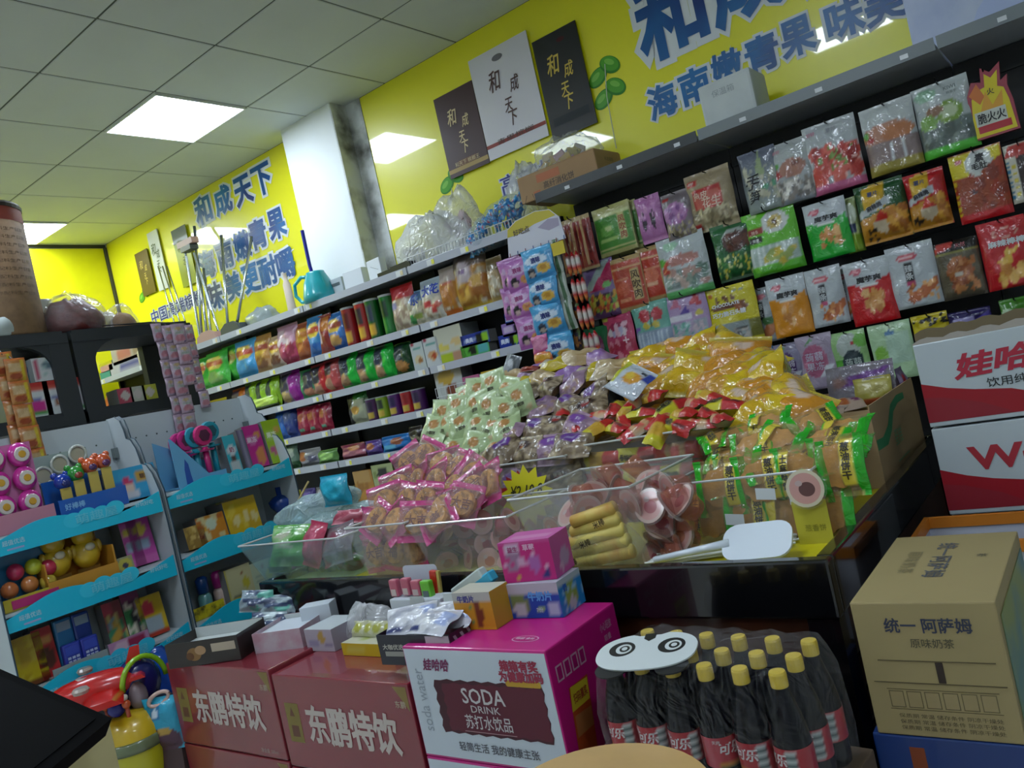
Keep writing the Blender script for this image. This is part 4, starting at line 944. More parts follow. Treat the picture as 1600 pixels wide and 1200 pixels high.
def lump(name, c, r, m, label, cat, seed, n=26, k=16, amp=.16, parent=None, flat=.25, group=None, smooth=True):
    """soft sagging bag: a crumpled closed shell resting on its flattened base"""
    rg = random.Random(seed); ph = [rg.uniform(0, 6.28) for _ in range(8)]
    vs = []; fs = []
    for i in range(k + 1):
        a = PI * i / k
        for j in range(n):
            t = 2 * PI * j / n
            q = 1 + amp * (math.sin(3 * t + ph[0] + 2 * a) * .5 + math.sin(5 * a + ph[1] + t) * .4 + .35 * math.sin(7 * t - 4 * a + ph[2]) + .25 * math.sin(11 * t + 6 * a + ph[3]))
            if i in (0, k): q = 1
            z = math.cos(a) * q
            z = z if z > -flat else -flat
            vs.append((r[0] * math.sin(a) * math.cos(t) * q, r[1] * math.sin(a) * math.sin(t) * q, r[2] * (z + flat)))
    for i in range(k):
        for j in range(n): fs.append((i * n + j, (i + 1) * n + j, (i + 1) * n + (j + 1) % n, i * n + (j + 1) % n))
    o = obj(name, mesh(name, vs, fs, None, smooth), m, parent, c)
    if label: tag(o, label, cat, group)
    return o
# carrier bag, red packs and blue candy bag on the shelf top
p = at(675, 395, y=3.54)
cb = lump('carrier_bag', (p[0], 3.55, ZT), (.29, .11, .22), clear_mat('white_carrier_film', '#dcdfe0', 1.15, .3, bump=.9, bscale=14), 'puffy translucent white carrier bag on the shelf top', 'bag', 5)
p = at(712, 375, y=3.56)
cb2 = lump('carrier_bag', (p[0] + .04, 3.575, ZT), (.19, .09, .27), clear_mat('thin_carrier_film', '#e2e4e6', .65, .2, bump=.8, bscale=14), 'clear carrier bag of red packs leaning on the shelf top', 'bag', 8)
rp = MB()
for i in range(9):
    MB().box(-.022, .022, -.008, .008, -.035, .035).make('red_pack', mat('dark_red_pack', '#8a1f2c', .35, coat=.4), cb2, M=Matrix.Translation((random.uniform(-.06, .06), random.uniform(-.04, .02), random.uniform(.05, .20))) @ Matrix.Rotation(random.uniform(-1, 1), 4, 'Y') @ Matrix.Rotation(random.uniform(-.5, .5), 4, 'Z'))
def long_bag(name, a, b_, r, m, label, seed, cat='candy bag'):
    """long twisted bag lying from a to b"""
    rg = random.Random(seed); ph = [rg.uniform(0, 6) for _ in range(4)]; A_, B_ = Vector(a), Vector(b_); d = (B_ - A_); dn = d.normalized()
    s = dn.cross(Vector((0, 0, 1))).normalized(); u = s.cross(dn); vs = []; fs = []; n, k = 20, 26
    for i in range(k + 1):
        t = i / k; q = max(.02, (1 - abs(2 * t - 1) ** 3)) ** .6
        for j in range(n):
            th = 2 * PI * j / n; w = 1 + .12 * math.sin(5 * th + 9 * t + ph[0]) + .1 * math.sin(3 * th - 17 * t + ph[1])
            vs.append(A_ + d * t + (s * math.cos(th) + u * math.sin(th)) * r * q * w)
    for i in range(k):
        for j in range(n): fs.append((i * n + j, i * n + (j + 1) % n, (i + 1) * n + (j + 1) % n, (i + 1) * n + j))
    o = obj(name, mesh(name, vs, fs, None, True), m); tag(o, label, cat); return o
A0_, B0_ = at(733, 392, y=3.47), at(820, 308, y=3.52)
cb3 = long_bag('candy_bag', A0_, B0_, .088, clear_mat('blue_tinted_film', '#cfe4f0', .12, .08, bump=.8, bscale=30), 'long clear bag of blue wrapped candies leaning on the shelf top', 4)
cme = Pouch(.055, .03, .022, 'pillow', 2, .2, .14).mesh([F('#1f7ab5'), N(2, 8, .1, .2, ['#2f95c8', '#145a98', '#9fc4d8', '#a8303c'], 0, 0, 1, 1)], '#145a98', 8, 6, center=True); cme.materials.append(FILM)
rg = random.Random(6)
for i in range(70):
    t_ = rg.uniform(.1, .92); a_ = rg.uniform(0, 6.28); q = .062 * (1 - abs(2 * t_ - 1) ** 3) ** .6
    obj('candy', cme, None, cb3, M=Matrix.Translation(A0_.lerp(B0_, t_) + Vector((q * .4 * math.cos(a_), q * math.sin(a_) - .01, q * math.cos(a_)))) @ Matrix.Rotation(rg.uniform(-3, 3), 4, 'Y') @ Matrix.Rotation(rg.uniform(-.6, .6), 4, 'Z'))
p = at(770, 330, y=3.66)
lump('carrier_bag', (-2.42, 3.70, ZT), (.12, .06, .30), clear_mat('thin_carrier_film', '#e2e4e6', .65, .2), 'crumpled clear carrier bag behind the blue candies', 'bag', 21)

# dustpan sets, mop frame and rods at the left end of the shelf top
steel = mat('brushed_steel', '#b5bcbf', .25, metal=.9); pinkp = mat('dusty_pink_plastic', '#b08d86', .45); dgp = mat('dark_grey_plastic', '#43494a', .45)
def dustpan(base, tops, label, m, w=.16):
    """long-handled dustpan leaning on the wall, pan on the shelf top"""
    B = at(base[0], base[1], y=3.50); e = empty('dustpan', (B[0], 3.50, ZT)); tag(e, label, 'dustpan', 'long-handled dustpans on the shelf top')
    MB().poly([(-w, 0), (w, 0), (w * .8, .05), (w * .4, .075), (-w * .4, .075), (-w * .8, .05)], -.075, -.06).box(-w, w, -.075, .07, 0, .006).poly([(-w, 0), (-w * .8, .05), (-w * .96, .05), (-w * 1.04, 0)], -.07, .07).poly([(w, 0), (w * .8, .05), (w * .96, .05), (w * 1.04, 0)], -.07, .07).make('pan', m, e)
    for q in tops:
        T_ = at(q[0], q[1], y=3.72); MB().tube([(q[2], -.05, .05), (T_[0] - B[0], .22, T_[2] - ZT)], .011, 8).make('handle', steel, e, smooth=True)
        if len(q) > 3: MB().tube([((T_[0] - B[0]) * .98, .212, (T_[2] - ZT) * .96), (T_[0] - B[0], .22, T_[2] - ZT + .012)], .011, 8).make('grip', dgp, e)
    return e
dustpan((335, 520), [(304, 356, -.09, 1), (308, 400, -.02), (318, 420, .03)], 'dusty pink dustpan with tall steel handles on the shelf top', pinkp, .13)
dustpan((372, 508), [(346, 370, -.05, 1), (393, 372, .06, 1)], 'grey dustpan with two thin handles on the shelf top', dgp, .12)
a_ = [at(q[0], q[1], y=3.6) for q in ((288, 385), (303, 395), (318, 512), (348, 500))]
fr_ = empty('mop_frame', (a_[2][0], 3.6, ZT)); tag(fr_, 'folding steel mop frame standing behind the pink dustpan', 'mop')
for i, (u, v) in enumerate(((0, 2), (1, 3))): MB().tube([a_[u] - fr_.location, Vector((a_[v][0], 3.55, ZT + .005)) - fr_.location], .010, 8).make('leg', steel, fr_)
MB().box(a_[0][0] - fr_.location[0] - .05, a_[1][0] - fr_.location[0] + .05, -.03, .03, a_[0][2] - ZT - .01, a_[0][2] - ZT + .035).make('head', pinkp, fr_)
MB().box(a_[0][0] - fr_.location[0] - .01, a_[1][0] - fr_.location[0] + .02, -.035, .035, a_[0][2] - ZT - .05, a_[0][2] - ZT - .012).make('clip', dgp, fr_)
for i, q in enumerate(((247, 416, 279, 520), (254, 416, 288, 518), (261, 416, 297, 516))):
    t_, b__ = at(q[0], q[1], y=3.68), at(q[2], q[3], y=3.6)
    o = MB().tube([Vector((b__[0], 3.6, ZT + .004)), t_], .006, 8).make('steel_rod', steel, smooth=True); tag(o, nth(i, 3) + ' of three slim steel rods leaning on yellow banner', 'rod', 'slim steel rods')
p = at(445, 440, y=3.52); o = MB().lathe([(.028, 0), (.03, .01), (.026, .2), (.014, .23), (.012, .27), (.016, .275)], 14).make('spray_bottle', mat('cream_plastic', '#c9b8a8', .4), None, (p[0], 3.53, ZT), True); tag(o, 'cream plastic bottle left of the teal jug', 'bottle')
p = at(404, 480, y=3.5); o = lump('plastic_bundle', (p[0], 3.52, ZT), (.16, .09, .09), mat('grey_wrap', '#7f8a88', .3, coat=.6, bump=.6), 'grey film-wrapped bundle lying left of the cream bottle', 'bundle', 13)
# ------------------------------------------------------------------ on top of the peg panels
PT = 2.104
kr = mat('kraft_board', '#9a7a56', .7, var=.08, vscale=8)
q = at(812, 310, y=3.43); q2 = at(932, 262, y=3.43)
kw_ = q2[0] - q[0]
kb = obj('carton', bevel_box('carton', kw_, .26, .13, .003, 1), kr, None, ((q[0] + q2[0]) / 2, 3.57, PT)); tag(kb, 'open brown kraft biscuit carton on top of the peg panel', 'carton')
fk = Fr((-kw_ / 2, -.13, 0), (1, 0, 0), (0, 0, 1))
lettering(kb, '高纤消化饼', fk, kw_ * .52, .052, .036, '#3a2f26', .012); decal(kb, 'stamp', [(rect(kw_ * .25, .075, kw_ * .55, .115), '#a8623f')], fk); decal(kb, 'stamp', [(rect(kw_ * .18, .02, kw_ * .27, .04), '#a8623f')], fk)
frs = Fr((kw_ / 2, -.13, 0), (0, 1, 0), (0, 0, 1)); lettering(kb, '标准箱规', frs, .13, .09, .02, '#4a3f36'); 
MB().box(-kw_ / 2 + .004, kw_ / 2 - .004, -.126, .126, .1302, .134).make('flap', kr, kb)
sb = lump('clear_bag', (kb.location[0] - .0, 3.57, PT + .135), (.20, .11, .13), clear_mat('clear_candy_film', '#d9dcd8', .34, .15, bump=.9, bscale=18), 'clear bag of mixed sachets heaped on the kraft carton', 'bag', 31, flat=.1)
for i in range(16):
    c = random.choice(('#b8a88a', '#a8862a', '#b58a9a', '#2a3a9a', '#c0b8b0', '#b0a04a'))
    MB().box(-.03, .03, -.006, .006, -.02, .02).make('sachet', mat('sachet_' + c.lstrip('#'), c, .35, coat=.5), sb, M=Matrix.Translation((random.uniform(-.12, .12), random.uniform(-.06, .03), random.uniform(.012, .075))) @ Matrix.Rotation(random.uniform(-1, 1), 4, 'Y') @ Matrix.Rotation(random.uniform(-.8, .8), 4, 'X'))
q = at(1142, 155, y=3.50)
fb = obj('foam_box', bevel_box('foam_box', .235, .2, .205, .012, 2), mat('white_foam', '#b9c0c0', .7, bump=.1, bscale=80, var=.08, vscale=10), None, (q[0], 3.55, PT)); tag(fb, 'white foam box on top of the peg panel before blue lettering', 'box')
lettering(fb, '保温箱', Fr((0, -.1, 0), (1, 0, 0), (0, 0, 1)), -.01, .15, .03, '#8a9194', 0, .1)

# ================================================================== hanging chip-strip display in front of the shelves
DY = 3.28
hp = [at(q[0], q[1], y=DY) for q in ((795, 402), (884, 372), (873, 338), (858, 327), (835, 330), (805, 345), (792, 360))]
c0 = hp[0]
hc = MB().poly([(p[0] - c0[0], p[2] - c0[2]) for p in hp], 0, .003).make('header_card', mat('display_card', '#bfc0cc', .4, coat=.3), None, (c0[0], DY, c0[2]))
tag(hc, 'white and yellow header card hung from the shelf edge above the chip strips', 'display card')
fh = Fr((-c0[0], 0, -c0[2]), (1, 0, 0), (0, 0, 1))
def hq(*qs): return [(lambda p: (p[0], p[2]))(at(a, b, y=DY)) for a, b in qs]
decal(hc, 'artwork', [(hq((793, 372), (793, 360), (806, 346), (835, 331), (858, 328), (868, 336), (835, 350), (810, 366)), '#b5a83c'), (hq((840, 356), (856, 342), (872, 340), (874, 352), (858, 360)), '#9a93a8')], fh, e=.0008)
p = at(812, 362, y=DY); lettering(hc, '好吃点', fh, p[0] + .01, p[2], .03, '#4a3a2a', .02, .10, e=.002)
for a, b in (((818, 340), (823, 306)), ((843, 330), (832, 303))):
    u, v = at(a[0], a[1], y=DY), at(b[0], b[1], y=3.403)
    MB().tube([(u[0] - c0[0], 0, u[2] - c0[2]), (v[0] - c0[0], 3.403 - DY, v[2] - c0[2])], .0012, 4).make('string', ink('#3a2a24'), hc)
for i in range(8):
    u = at(798 + 12 * i, 400 - 4.1 * i, y=DY); MB().tube([(u[0] - c0[0], -.002, u[2] - c0[2] + .012), (u[0] - c0[0], -.006, u[2] - c0[2] - .008)], .002, 5).make('clip', ink(['#7a2a3a', '#2a4a8a'][i % 2]), hc)

def chip_strip(label, cs, w, h, ops, back, words=(), y=DY, group='hanging chip strips', name='chip_strip', part='chip_bag', t=.03):
    """chain of small bags hanging one below the other"""
    p0 = at(cs[0][0], cs[0][1] - h * .5, y=y); e = empty(name, (p0[0], y, p0[2])); tag(e, label, 'snack strip', group)
    _, _, wm, hm = slot(cs[0][0], cs[0][1], w, h, y)
    pc = Pouch(wm, hm, t, 'pillow', seed=int(cs[0][0]), wr=.12); me = pc.mesh(ops, back, 16, 20, center=True)
    me.materials.append(FILM); tv = []
    for i, q in enumerate(cs):
        p = at(q[0], q[1], y=y)
        o = obj(part, me, None, e, (p[0] - p0[0], .004 * (i % 2), p[2] - p0[2])); o.rotation_euler = (random.uniform(-.06, .06), random.uniform(-.05, .05), random.uniform(-.12, .12))
        for s, u, v, hh, c, b in words:
            if i == 0: tv.append(lettering(o, s, pc.fr(), u * wm, v * hm, hh * hm, c, b, e=0))
            else:
                for l in tv[:len(words)]:
                    z = l.copy(); COL.objects.link(z); z.parent = o
                break
    return e
pink = [F('#a868a8'), R(0, .82, 1, 1, '#9a5a9c'), D(.48, .62, .36, .14, '#b99ac0'), D(.3, .28, .14, .16, '#1c1820'), D(.3, .2, .1, .08, '#b59a98'), D(.72, .3, .2, .12, '#b8824a'), D(.74, .33, .1, .05, '#a3562a'), R(0, 0, 1, .1, '#a05aa0')]
blue = [F('#3787b8'), R(0, .82, 1, 1, '#3f97c6'), D(.48, .62, .38, .15, '#b5c6d6'), D(.28, .26, .15, .17, '#222a3a'), D(.28, .2, .1, .08, '#a89a90'), D(.68, .34, .24, .16, '#c09a3c'), D(.68, .34, .12, .08, '#a87a28'), R(0, 0, 1, .1, '#2f78aa')]
chip_strip('strip of pink mini chip bags, front one at left', [(812, 428), (815, 472), (830, 518)], 42, 50, pink, '#7a4a80', [('浪味', .48, .62, .17, '#8a1c66', .04)], y=DY - .02)
chip_strip('strip of pink mini chip bags behind the front pink strip', [(800, 428), (803, 472)], 36, 50, pink, '#7a4a80', y=DY + .05)
chip_strip('strip of blue mini chip bags, front one', [(841, 412), (848, 455), (857, 498), (873, 546)], 48, 50, blue, '#2a6a92', [('浪味', .48, .62, .19, '#14246a', .05)], y=DY - .025)
chip_strip('strip of blue mini chip bags behind the front blue strip', [(862, 420), (867, 462), (874, 502)], 34, 50, blue, '#2a6a92', y=DY + .03)
chip_strip('strip with white flat packs and a yellow tag', [(868, 400), (878, 450), (888, 490)], 18, 50, [F('#9aa39a'), R(.5, 0, .8, 1, '#3a5a3c')], '#5a665a', y=DY + .0, t=.02)
chip_strip('strip of small brown and green sweets by the candy sticks', [(895, 520), (905, 552), (893, 480)], 24, 40, [F('#4a3a2a'), N(3, 16, .1, .16, ['#8a7a3a', '#5a7a3c', '#a8703a', '#2a2440'])], '#2a221a', y=DY + .05, t=.02)
o = MB().box(-.035, .035, 0, .004, -.03, .03).make('price_tag', mat('yellow_tag', '#b8a41c', .5), None, at(872, 388, y=DY - .03)); tag(o, 'small yellow tag clipped under the header card', 'tag')
o = obj('sachet', Pouch(.10, .10, .02, 'pillow', 3).mesh([F('#b85a8a'), D(.5, .5, .4, .3, '#c07a9c')], '#8a3a62'), FILM, None, at(848, 553, y=DY - .03)); tag(o, 'pink sachet at the foot of the pink chip strip', 'sachet')
o = obj('sachet', Pouch(.11, .085, .02, 'pillow', 5).mesh([F('#c0632c'), R(.1, .5, .9, .8, '#c9962c'), R(0, 0, 1, .25, '#b86a7a')], '#8a3f1a'), FILM, None, at(853, 575, y=DY - .035)); tag(o, 'orange sachet at the foot of the pink chip strip', 'sachet')
stick = print_mat('printed_gloss', .3, .6)
for i, (a, b) in enumerate(((( 884, 392), (921, 560)), ((892, 392), (930, 560)), ((899, 390), (938, 556)))):
    A_, B_ = at(a[0], a[1], y=DY + .02), at(b[0], b[1], y=DY + .0)
    e = empty('candy_stick_string', A_); tag(e, nth(i, 3) + ' string of red and white candy sticks beside blue chip strip', 'candy', 'strings of candy sticks')
    for k in range(4):
        mb = MB(); d = (B_ - A_) / 4
        cs = ['#a81c22', '#a81c22', '#b8b2ac', '#b8b2ac', '#a81c22', '#c07a3a', '#a81c22']
        n = 8; m_ = MB(); prev = None
        pts = [d * (k + .04 + .9 * j / 6) for j in range(7)]
        m_.tube(pts, [.003, .011, .012, .012, .012, .009, .003], 8)
        m_.c = [lin(cs[j // 8]) for j in range(56)]
        m_.make('candy_stick', GLOSS, e, colored=True, smooth=True)

# ================================================================== cyan toy display units on the left
cy = mat('cyan_board', '#12b2d0', .4, coat=.2); wpan = mat('white_display_panel', '#b3bcc0', .5); dk = mat('dark_gap', '#1f3a4a', .5)
UX, UB = -3.0, -3.26      # front lip and back panel
UN = ['left cyan and white toy display unit with scalloped side panels', 'right cyan and white toy display unit with scalloped side panels']
def lip(parent, w, z, h):
    """wavy cyan shelf lip, x along the unit"""
    top = [(-w / 2 + w * i / 24, h * (.72 + .28 * math.sin(i / 24 * 2 * PI * 1.25 - .9))) for i in range(25)]
    o = MB().poly([(-w / 2, 0), (w / 2, 0)] + top[::-1], -.006, 0).make('shelf_lip', cy, parent, (0, 0, z))
    f = Fr((0, -.006, 0), (1, 0, 0), (0, 0, 1))
    lettering(o, '超值优选', f, -w * .38, h * .42, .018, '#a5cfdc', .01, .07); lettering(o, '好玩好吃', f, w * .39, h * .55, .018, '#a5cfdc', .01, .07)
    decal(o, 'logo', [(ell(w * .08 + .05 * (i - 1.5), h * .62 + .006 * (i % 2), .034, .026), '#35bcd8') for i in range(4)], f)
    lettering(o, '萌趣屋', f, w * .09, h * .6, .036, '#62c6dc', .01, .15, e=.003)
    decal(o, 'pink_caption', [(rrect(-w * .42, h * .13, -w * .33, h * .2, .002), '#8f9cc8')], f)
    return o
units = []
for i, (ya, yb) in enumerate(((1.02, 1.632), (1.644, 2.25))):
    w = yb - ya
    e = empty('toy_display', (UX, (ya + yb) / 2, 0), PI / 2); tag(e, UN[i], 'display unit', 'cyan toy display units')   # local x = world y, local -y = world +x
    dep = UX - UB
    bp = MB().box(-w / 2 + .006, w / 2 - .006, dep, dep + .012, .05, 1.445).make('back_panel', wpan, e)
    for k in range(11): MB().lathe([(.0035, 0), (.0035, .0015)], 8).make('peg_hole', ink('#3f4a4c'), bp, M=Matrix.Translation((-w / 2 + .08 + k * .046, dep, 1.355)) @ Matrix.Rotation(PI / 2, 4, 'X'))
    for sx in (-1, 1):
        # side outline in (depth, z): wavy front edge
        f_ = [(dep + .012, .0), (dep + .012, 1.45), (dep - .05, 1.45), (dep - .085, 1.43), (dep - .10, 1.39), (dep - .105, 1.355), (dep - .135, 1.345), (dep - .16, 1.31), (dep - .17, 1.27), (dep - .175, 1.245), (dep - .21, 1.235), (dep - .24, 1.2), (-.005, 1.13), (-.012, 1.0), (-.012, 0)]
        sp = MB(); n = len(f_); x0_ = sx * w / 2; x1_ = x0_ - sx * .006
        vs = [(x0_, p[0], p[1]) for p in f_] + [(x1_, p[0], p[1]) for p in f_]
        fs = [tuple(range(n)), tuple(range(2 * n - 1, n - 1, -1))] + [(k, k + n, (k + 1) % n + n, (k + 1) % n) for k in range(n)]
        s_ = sp.add(vs, fs).make('side_panel', wpan, e)
        MB().box(x1_ - sx * .016, x1_, dep - .03, dep - .005, 1.29, 1.33).make('bracket', mat('steel_bracket', '#7f8888', .35, metal=.7), s_)
        MB().tube([(x0_ - sx * .003, p[0] - .0015, p[1]) for p in f_[2:]], .0028, 5).make('edge_trim', dk, s_)
    for z, h in ((1.05, .088), (.80, .088), (.53, .095), (.22, .09)):
        MB().box(-w / 2 + .007, w / 2 - .007, .002, dep - .001, z, z + .01).make('shelf', wpan, e, (0, 0, .05))
        lip(e, w - .016, z, h)
    units.append(e)

# goods on the displays: (px, py) on the lip plane give position along the unit
SU = [1.111, .861, .591, .281]
def toy_at(px, py, dep=.10): return at(px, py, x=UX - dep)
def toybox(k, px, py, w, h, d, front, label, right=None, dep=.11, words=(), top=None, back='#777777', dz=0., tilt=-.12, cat='toy box', name='toy_box', group=None, yaw=0.):
    """painted box standing on display shelf k, front towards the aisle"""
    p = toy_at(px, py, dep)
    o = obj(name, pbox_mesh(w, d, h, front, right, top, None, back), GLOSS, None, (UX - dep, p[1], SU[k] + dz + .001 + (w * .0)))
    o.rotation_euler = (tilt, 0, PI / 2 + yaw)
    tag(o, label, cat, group)
    f = Fr((-w / 2, -d / 2, 0), (1, 0, 0), (0, 0, 1))
    for s, u, v, hh, c, b in words: lettering(o, s, f, u * w, v * h, hh * h, c, b)
    return o
def toy(name, k, px, py, label, cat, dep=.10, group=None, dz=0.):
    p = toy_at(px, py, dep); e = empty(name, (UX - dep, p[1], SU[k] + .001 + dz), PI / 2); tag(e, label, cat, group); return e
def cm(c, r=.3, coat=.4): return mat('toy_' + c.lstrip('#') + '_%d' % int(r * 100), c, r, coat=coat)
# pink egg blister card
for i, (px, py) in enumerate(((22, 778),)):
    e = toy('blister_card', 0, px, py, 'pink blister card of toy eggs at left end of upper display shelf', 'toy pack', .10)
    MB().box(-.075, .075, 0, .004, .0, .25).make('card', cm('#b86a9a'), e)
    for r in range(3):
        for c in range(2):
            b = MB().ball((0, 0, 0), (.034, .022, .036), 14, 9).make('egg', cm('#c02f92', .2), e, (-.036 + .072 * c, -.012, .075 + .07 * r), True)
            MB().lathe([(.022, 0), (.020, .003)], 16).make('white', cm('#c5bdb8'), b, M=Matrix.Translation((0, -.0185, 0)) @ Matrix.Rotation(PI / 2, 4, 'X')); MB().lathe([(.011, 0), (.009, .003)], 12).make('yolk', cm('#c0912a'), b, M=Matrix.Translation((0, -.0215, 0)) @ Matrix.Rotation(PI / 2, 4, 'X'))
    MB().box(-.085, .085, -.05, -.046, 0, .055).make('tray_front', cm('#b87a8c'), e)
# whistle lollipops in a blue tray
e = toy('lollipop_tray', 0, 135, 775, 'blue tray of animal head lollipops on upper display shelf', 'toy tray', .09)
MB().box(-.105, .105, -.05, .05, 0, .006).box(-.105, .105, -.05, -.046, .006, .058).box(-.105, .105, .046, .05, .006, .12).make('tray', cm('#1456a8', .4), e)
lettering(e, '好棒棒', Fr((0, -.05, 0), (1, 0, 0), (0, 0, 1)), -.06, .034, .02, '#7fb0d8', .02)
for i, (dx, c, c2, z) in enumerate(((-.08, '#16389a', '#1c2a6a', .095), (-.03, '#2c8a34', '#8a3a2a', .11), (.025, '#c0552c', '#4a2a5a', .125), (.075, '#b8502a', '#5a2a5a', .13))):
    p_ = e.matrix_world
    q = obj('lollipop', None, None, None); q.location = (UX - .09, toy_at(135, 775, .09)[1] + dx, SU[0] + .02); q.rotation_euler = (0, 0, PI / 2)
    tag(q, ['blue', 'green', 'orange', 'right-hand orange'][i] + ' animal head lollipop in the blue tray', 'lollipop', 'animal head lollipops')
    h_ = MB().ball((0, -.02, z), (.026, .024, .024), 14, 9).ball((-.018, -.012, z + .02), .011, 8, 6).ball((.018, -.012, z + .02), .011, 8, 6).make('head', cm(c, .2), q, smooth=True)
    MB().ball((0, -.042, z - .006), (.013, .007, .010), 10, 6).make('snout', cm(c2, .25), q, smooth=True)
    MB().box(-.016, .016, -.032, -.028, .03, z - .02).make('label_card', cm('#b5a04a', .5), q); MB().tube([(0, -.02, 0), (0, -.02, z - .015)], .003, 6).make('stick', cm('#b8b8b0', .5), q)
# clear blister with rings behind
e = toy('ring_blister', 0, 96, 735, 'clear blister of round magnifier toys on upper display shelf', 'toy pack', .17)
MB().box(-.11, .09, 0, .004, 0, .20).make('card', cm('#8fa09c', .4), e)
for dx, z in ((-.06, .14), (-.005, .165), (.055, .185)):
    b = MB()
    for k in range(16):
        pass
    MB().tube([(.026 * math.cos(t_ * PI / 8), 0, .026 * math.sin(t_ * PI / 8)) for t_ in range(17)], .0045, 6, cap=False).make('ring', cm('#b5bab2', .25), e, (dx, -.012, z), True)
    MB().lathe([(.022, 0), (.022, .004)], 16).make('lens', cm('#a3a08a', .15), e, M=Matrix.Translation((dx, -.006, z)) @ Matrix.Rotation(PI / 2, 4, 'X')); MB().box(dx - .006, dx + .006, -.014, -.006, z - .08, z - .028).make('grip', cm('#b9beb8', .3), e)
toybox(0, 208, 778, .155, .105, .09, [F('#2f8fb8'), R(0, .0, 1, .12, '#1f7fa8'), D(.34, .5, .13, .22, '#b82f5a'), D(.36, .38, .1, .1, '#c9b0a0'), D(.36, .16, .16, .14, '#b5b5bc'), D(.14, .48, .09, .15, '#2a66b0'), R(.55, .55, .92, .78, '#b08a3c')], 'light blue candy toy box at right end of upper left shelf', words=[('糖玩', .73, .66, .16, '#5a3a1c', .03)])
# second shelf: coloured ball pack, chick toys, pink boxes
e = toy('ball_pack', 1, 42, 905, 'clear pack of coloured ball candies on second display shelf', 'toy pack', .08)
MB().box(-.085, .085, .02, .024, 0, .15).make('card', cm('#2a78a8', .4), e); MB().box(-.09, .09, -.05, -.046, 0, .035).make('tray_front', cm('#b0a02a', .4), e); MB().box(-.07, .06, -.052, -.0505, .004, .028).make('ribbon', cm('#b02a6a', .4), e)
for dx, z, c in ((-.055, .055, '#b86a3c'), (0, .055, '#b8723c'), (-.03, .10, '#b02a52'), (.02, .10, '#a8b02a'), (.058, .085, '#b82a4a'), (.05, .045, '#b8a03a')):
    MB().ball((dx, -.012, z), .024, 14, 9).make('ball', cm(c, .2), e, smooth=True)
e = toy('toy_tray', 1, 118, 895, 'amber display tray holding two yellow chick toys', 'toy tray', .09)
MB().box(-.105, .105, -.06, .06, 0, .006).box(-.105, .105, -.06, -.055, .006, .045).box(-.105, .105, .055, .06, .006, .17).box(-.105, -.1, -.055, .055, .006, .1).box(.1, .105, -.055, .055, .006, .1).make('tray', cm('#b8822a', .4), e)
for i, dx in enumerate((-.055, .05)):
    q = empty('chick_toy', (UX - .09, toy_at(118, 895, .09)[1] + dx, SU[1] + .008), PI / 2); tag(q, ['left', 'right'][i] + ' round yellow chick toy in the amber tray', 'toy', 'yellow chick toys')
    MB().ball((0, 0, .085), (.042, .036, .044), 16, 10).make('body', cm('#c0a028', .3), q, smooth=True); MB().ball((0, -.002, .142), (.034, .03, .032), 16, 10).make('head', cm('#c6a82c', .3), q, smooth=True)
    MB().ball((.002, -.034, .105), (.016, .008, .012), 10, 7).make('bib', cm('#c9c2a8', .4), q, smooth=True); MB().ball((-.038, -.005, .1), (.012, .016, .022), 8, 6).make('wing', cm('#b8982a', .3), q, smooth=True); MB().ball((.038, -.005, .1), (.012, .016, .022), 8, 6).make('wing', cm('#b8982a', .3), q, smooth=True)
    MB().lathe([(.03, 0), (.034, .045)], 14).make('cup', clear_mat('amber_clear', '#c9a050', .4), q)
for i, px in enumerate((196, 207, 218)):
    toybox(1, px, 850, .035 if i < 2 else .075, .15, .07, [F('#a8408c'), R(0, .0, 1, .2, '#b85a9a'), D(.5, .75, .3, .12, '#c0a83a'), R(.15, .3, .85, .5, '#8fa0b8')], ['narrow pink stick box, left of three', 'narrow pink stick box, middle of three', 'wide pink toy box with yellow fruit beside narrow boxes'][i], dep=.12)
toybox(1, 190, 868, .055, .05, .03, [F('#8a8a6a'), D(.5, .5, .4, .4, '#b0a84a'), D(.5, .45, .15, .2, '#3a3a4a')], 'small olive face box before the pink boxes', dep=.05)
# third shelf
toybox(2, 40, 1020, .085, .14, .06, [F('#b8a41c'), N(3, 16, .1, .16, ['#a8921a', '#c4b23a', '#b0982a']), R(0, 0, 1, .1, '#6a3a1c')], 'crinkled yellow toy box at left end of third display shelf')
toybox(2, 68, 1018, .055, .145, .06, [F('#a82a2c'), D(.5, .4, .36, .22, '#4a2a22'), R(.2, .7, .8, .85, '#c08a4a')], 'red candy toy box with dark heart on third display shelf')
e = toy('phone_tray', 2, 122, 985, 'grey tray of blue toy phones on third display shelf', 'toy tray', .10)
MB().box(-.115, .10, -.06, .06, 0, .006).box(-.115, .10, .055, .06, .006, .19).box(-.115, .1, -.06, -.056, .006, .03).make('tray', cm('#8d9694', .5), e)
for i, (dx, dz, c, yy) in enumerate(((-.05, .01, '#2a3a9a', -.03), (.012, .01, '#2a3a9a', -.03), (-.05, .085, '#2f7ab0', .0), (.012, .085, '#2a4a9a', .0))):
    q = empty('toy_phone', (UX - .10 - yy, toy_at(122, 985, .1)[1] + dx, SU[2] + .008 + (0 if i < 2 else .002)), PI / 2)
    tag(q, ['front left', 'front right', 'rear left', 'rear right'][i] + ' blue toy phone in the grey tray', 'toy phone', 'blue toy phones')
    hh = .075 if i < 2 else .145
    obj('body', bevel_box('body', .052, .022, hh, .006, 2), cm(c, .3), q); MB().box(-.02, .02, -.0125, -.0112, hh - .034, hh - .008).make('screen', cm('#8fa6b8' if i > 1 else '#3f52b0', .2), q)
    for r in range(3):
        for cc in range(3): MB().box(-.017 + .0125 * cc, -.008 + .0125 * cc, -.0135, -.0112, .008 + .011 * r, .015 + .011 * r).make('key', cm('#a9b3d0', .4), q)
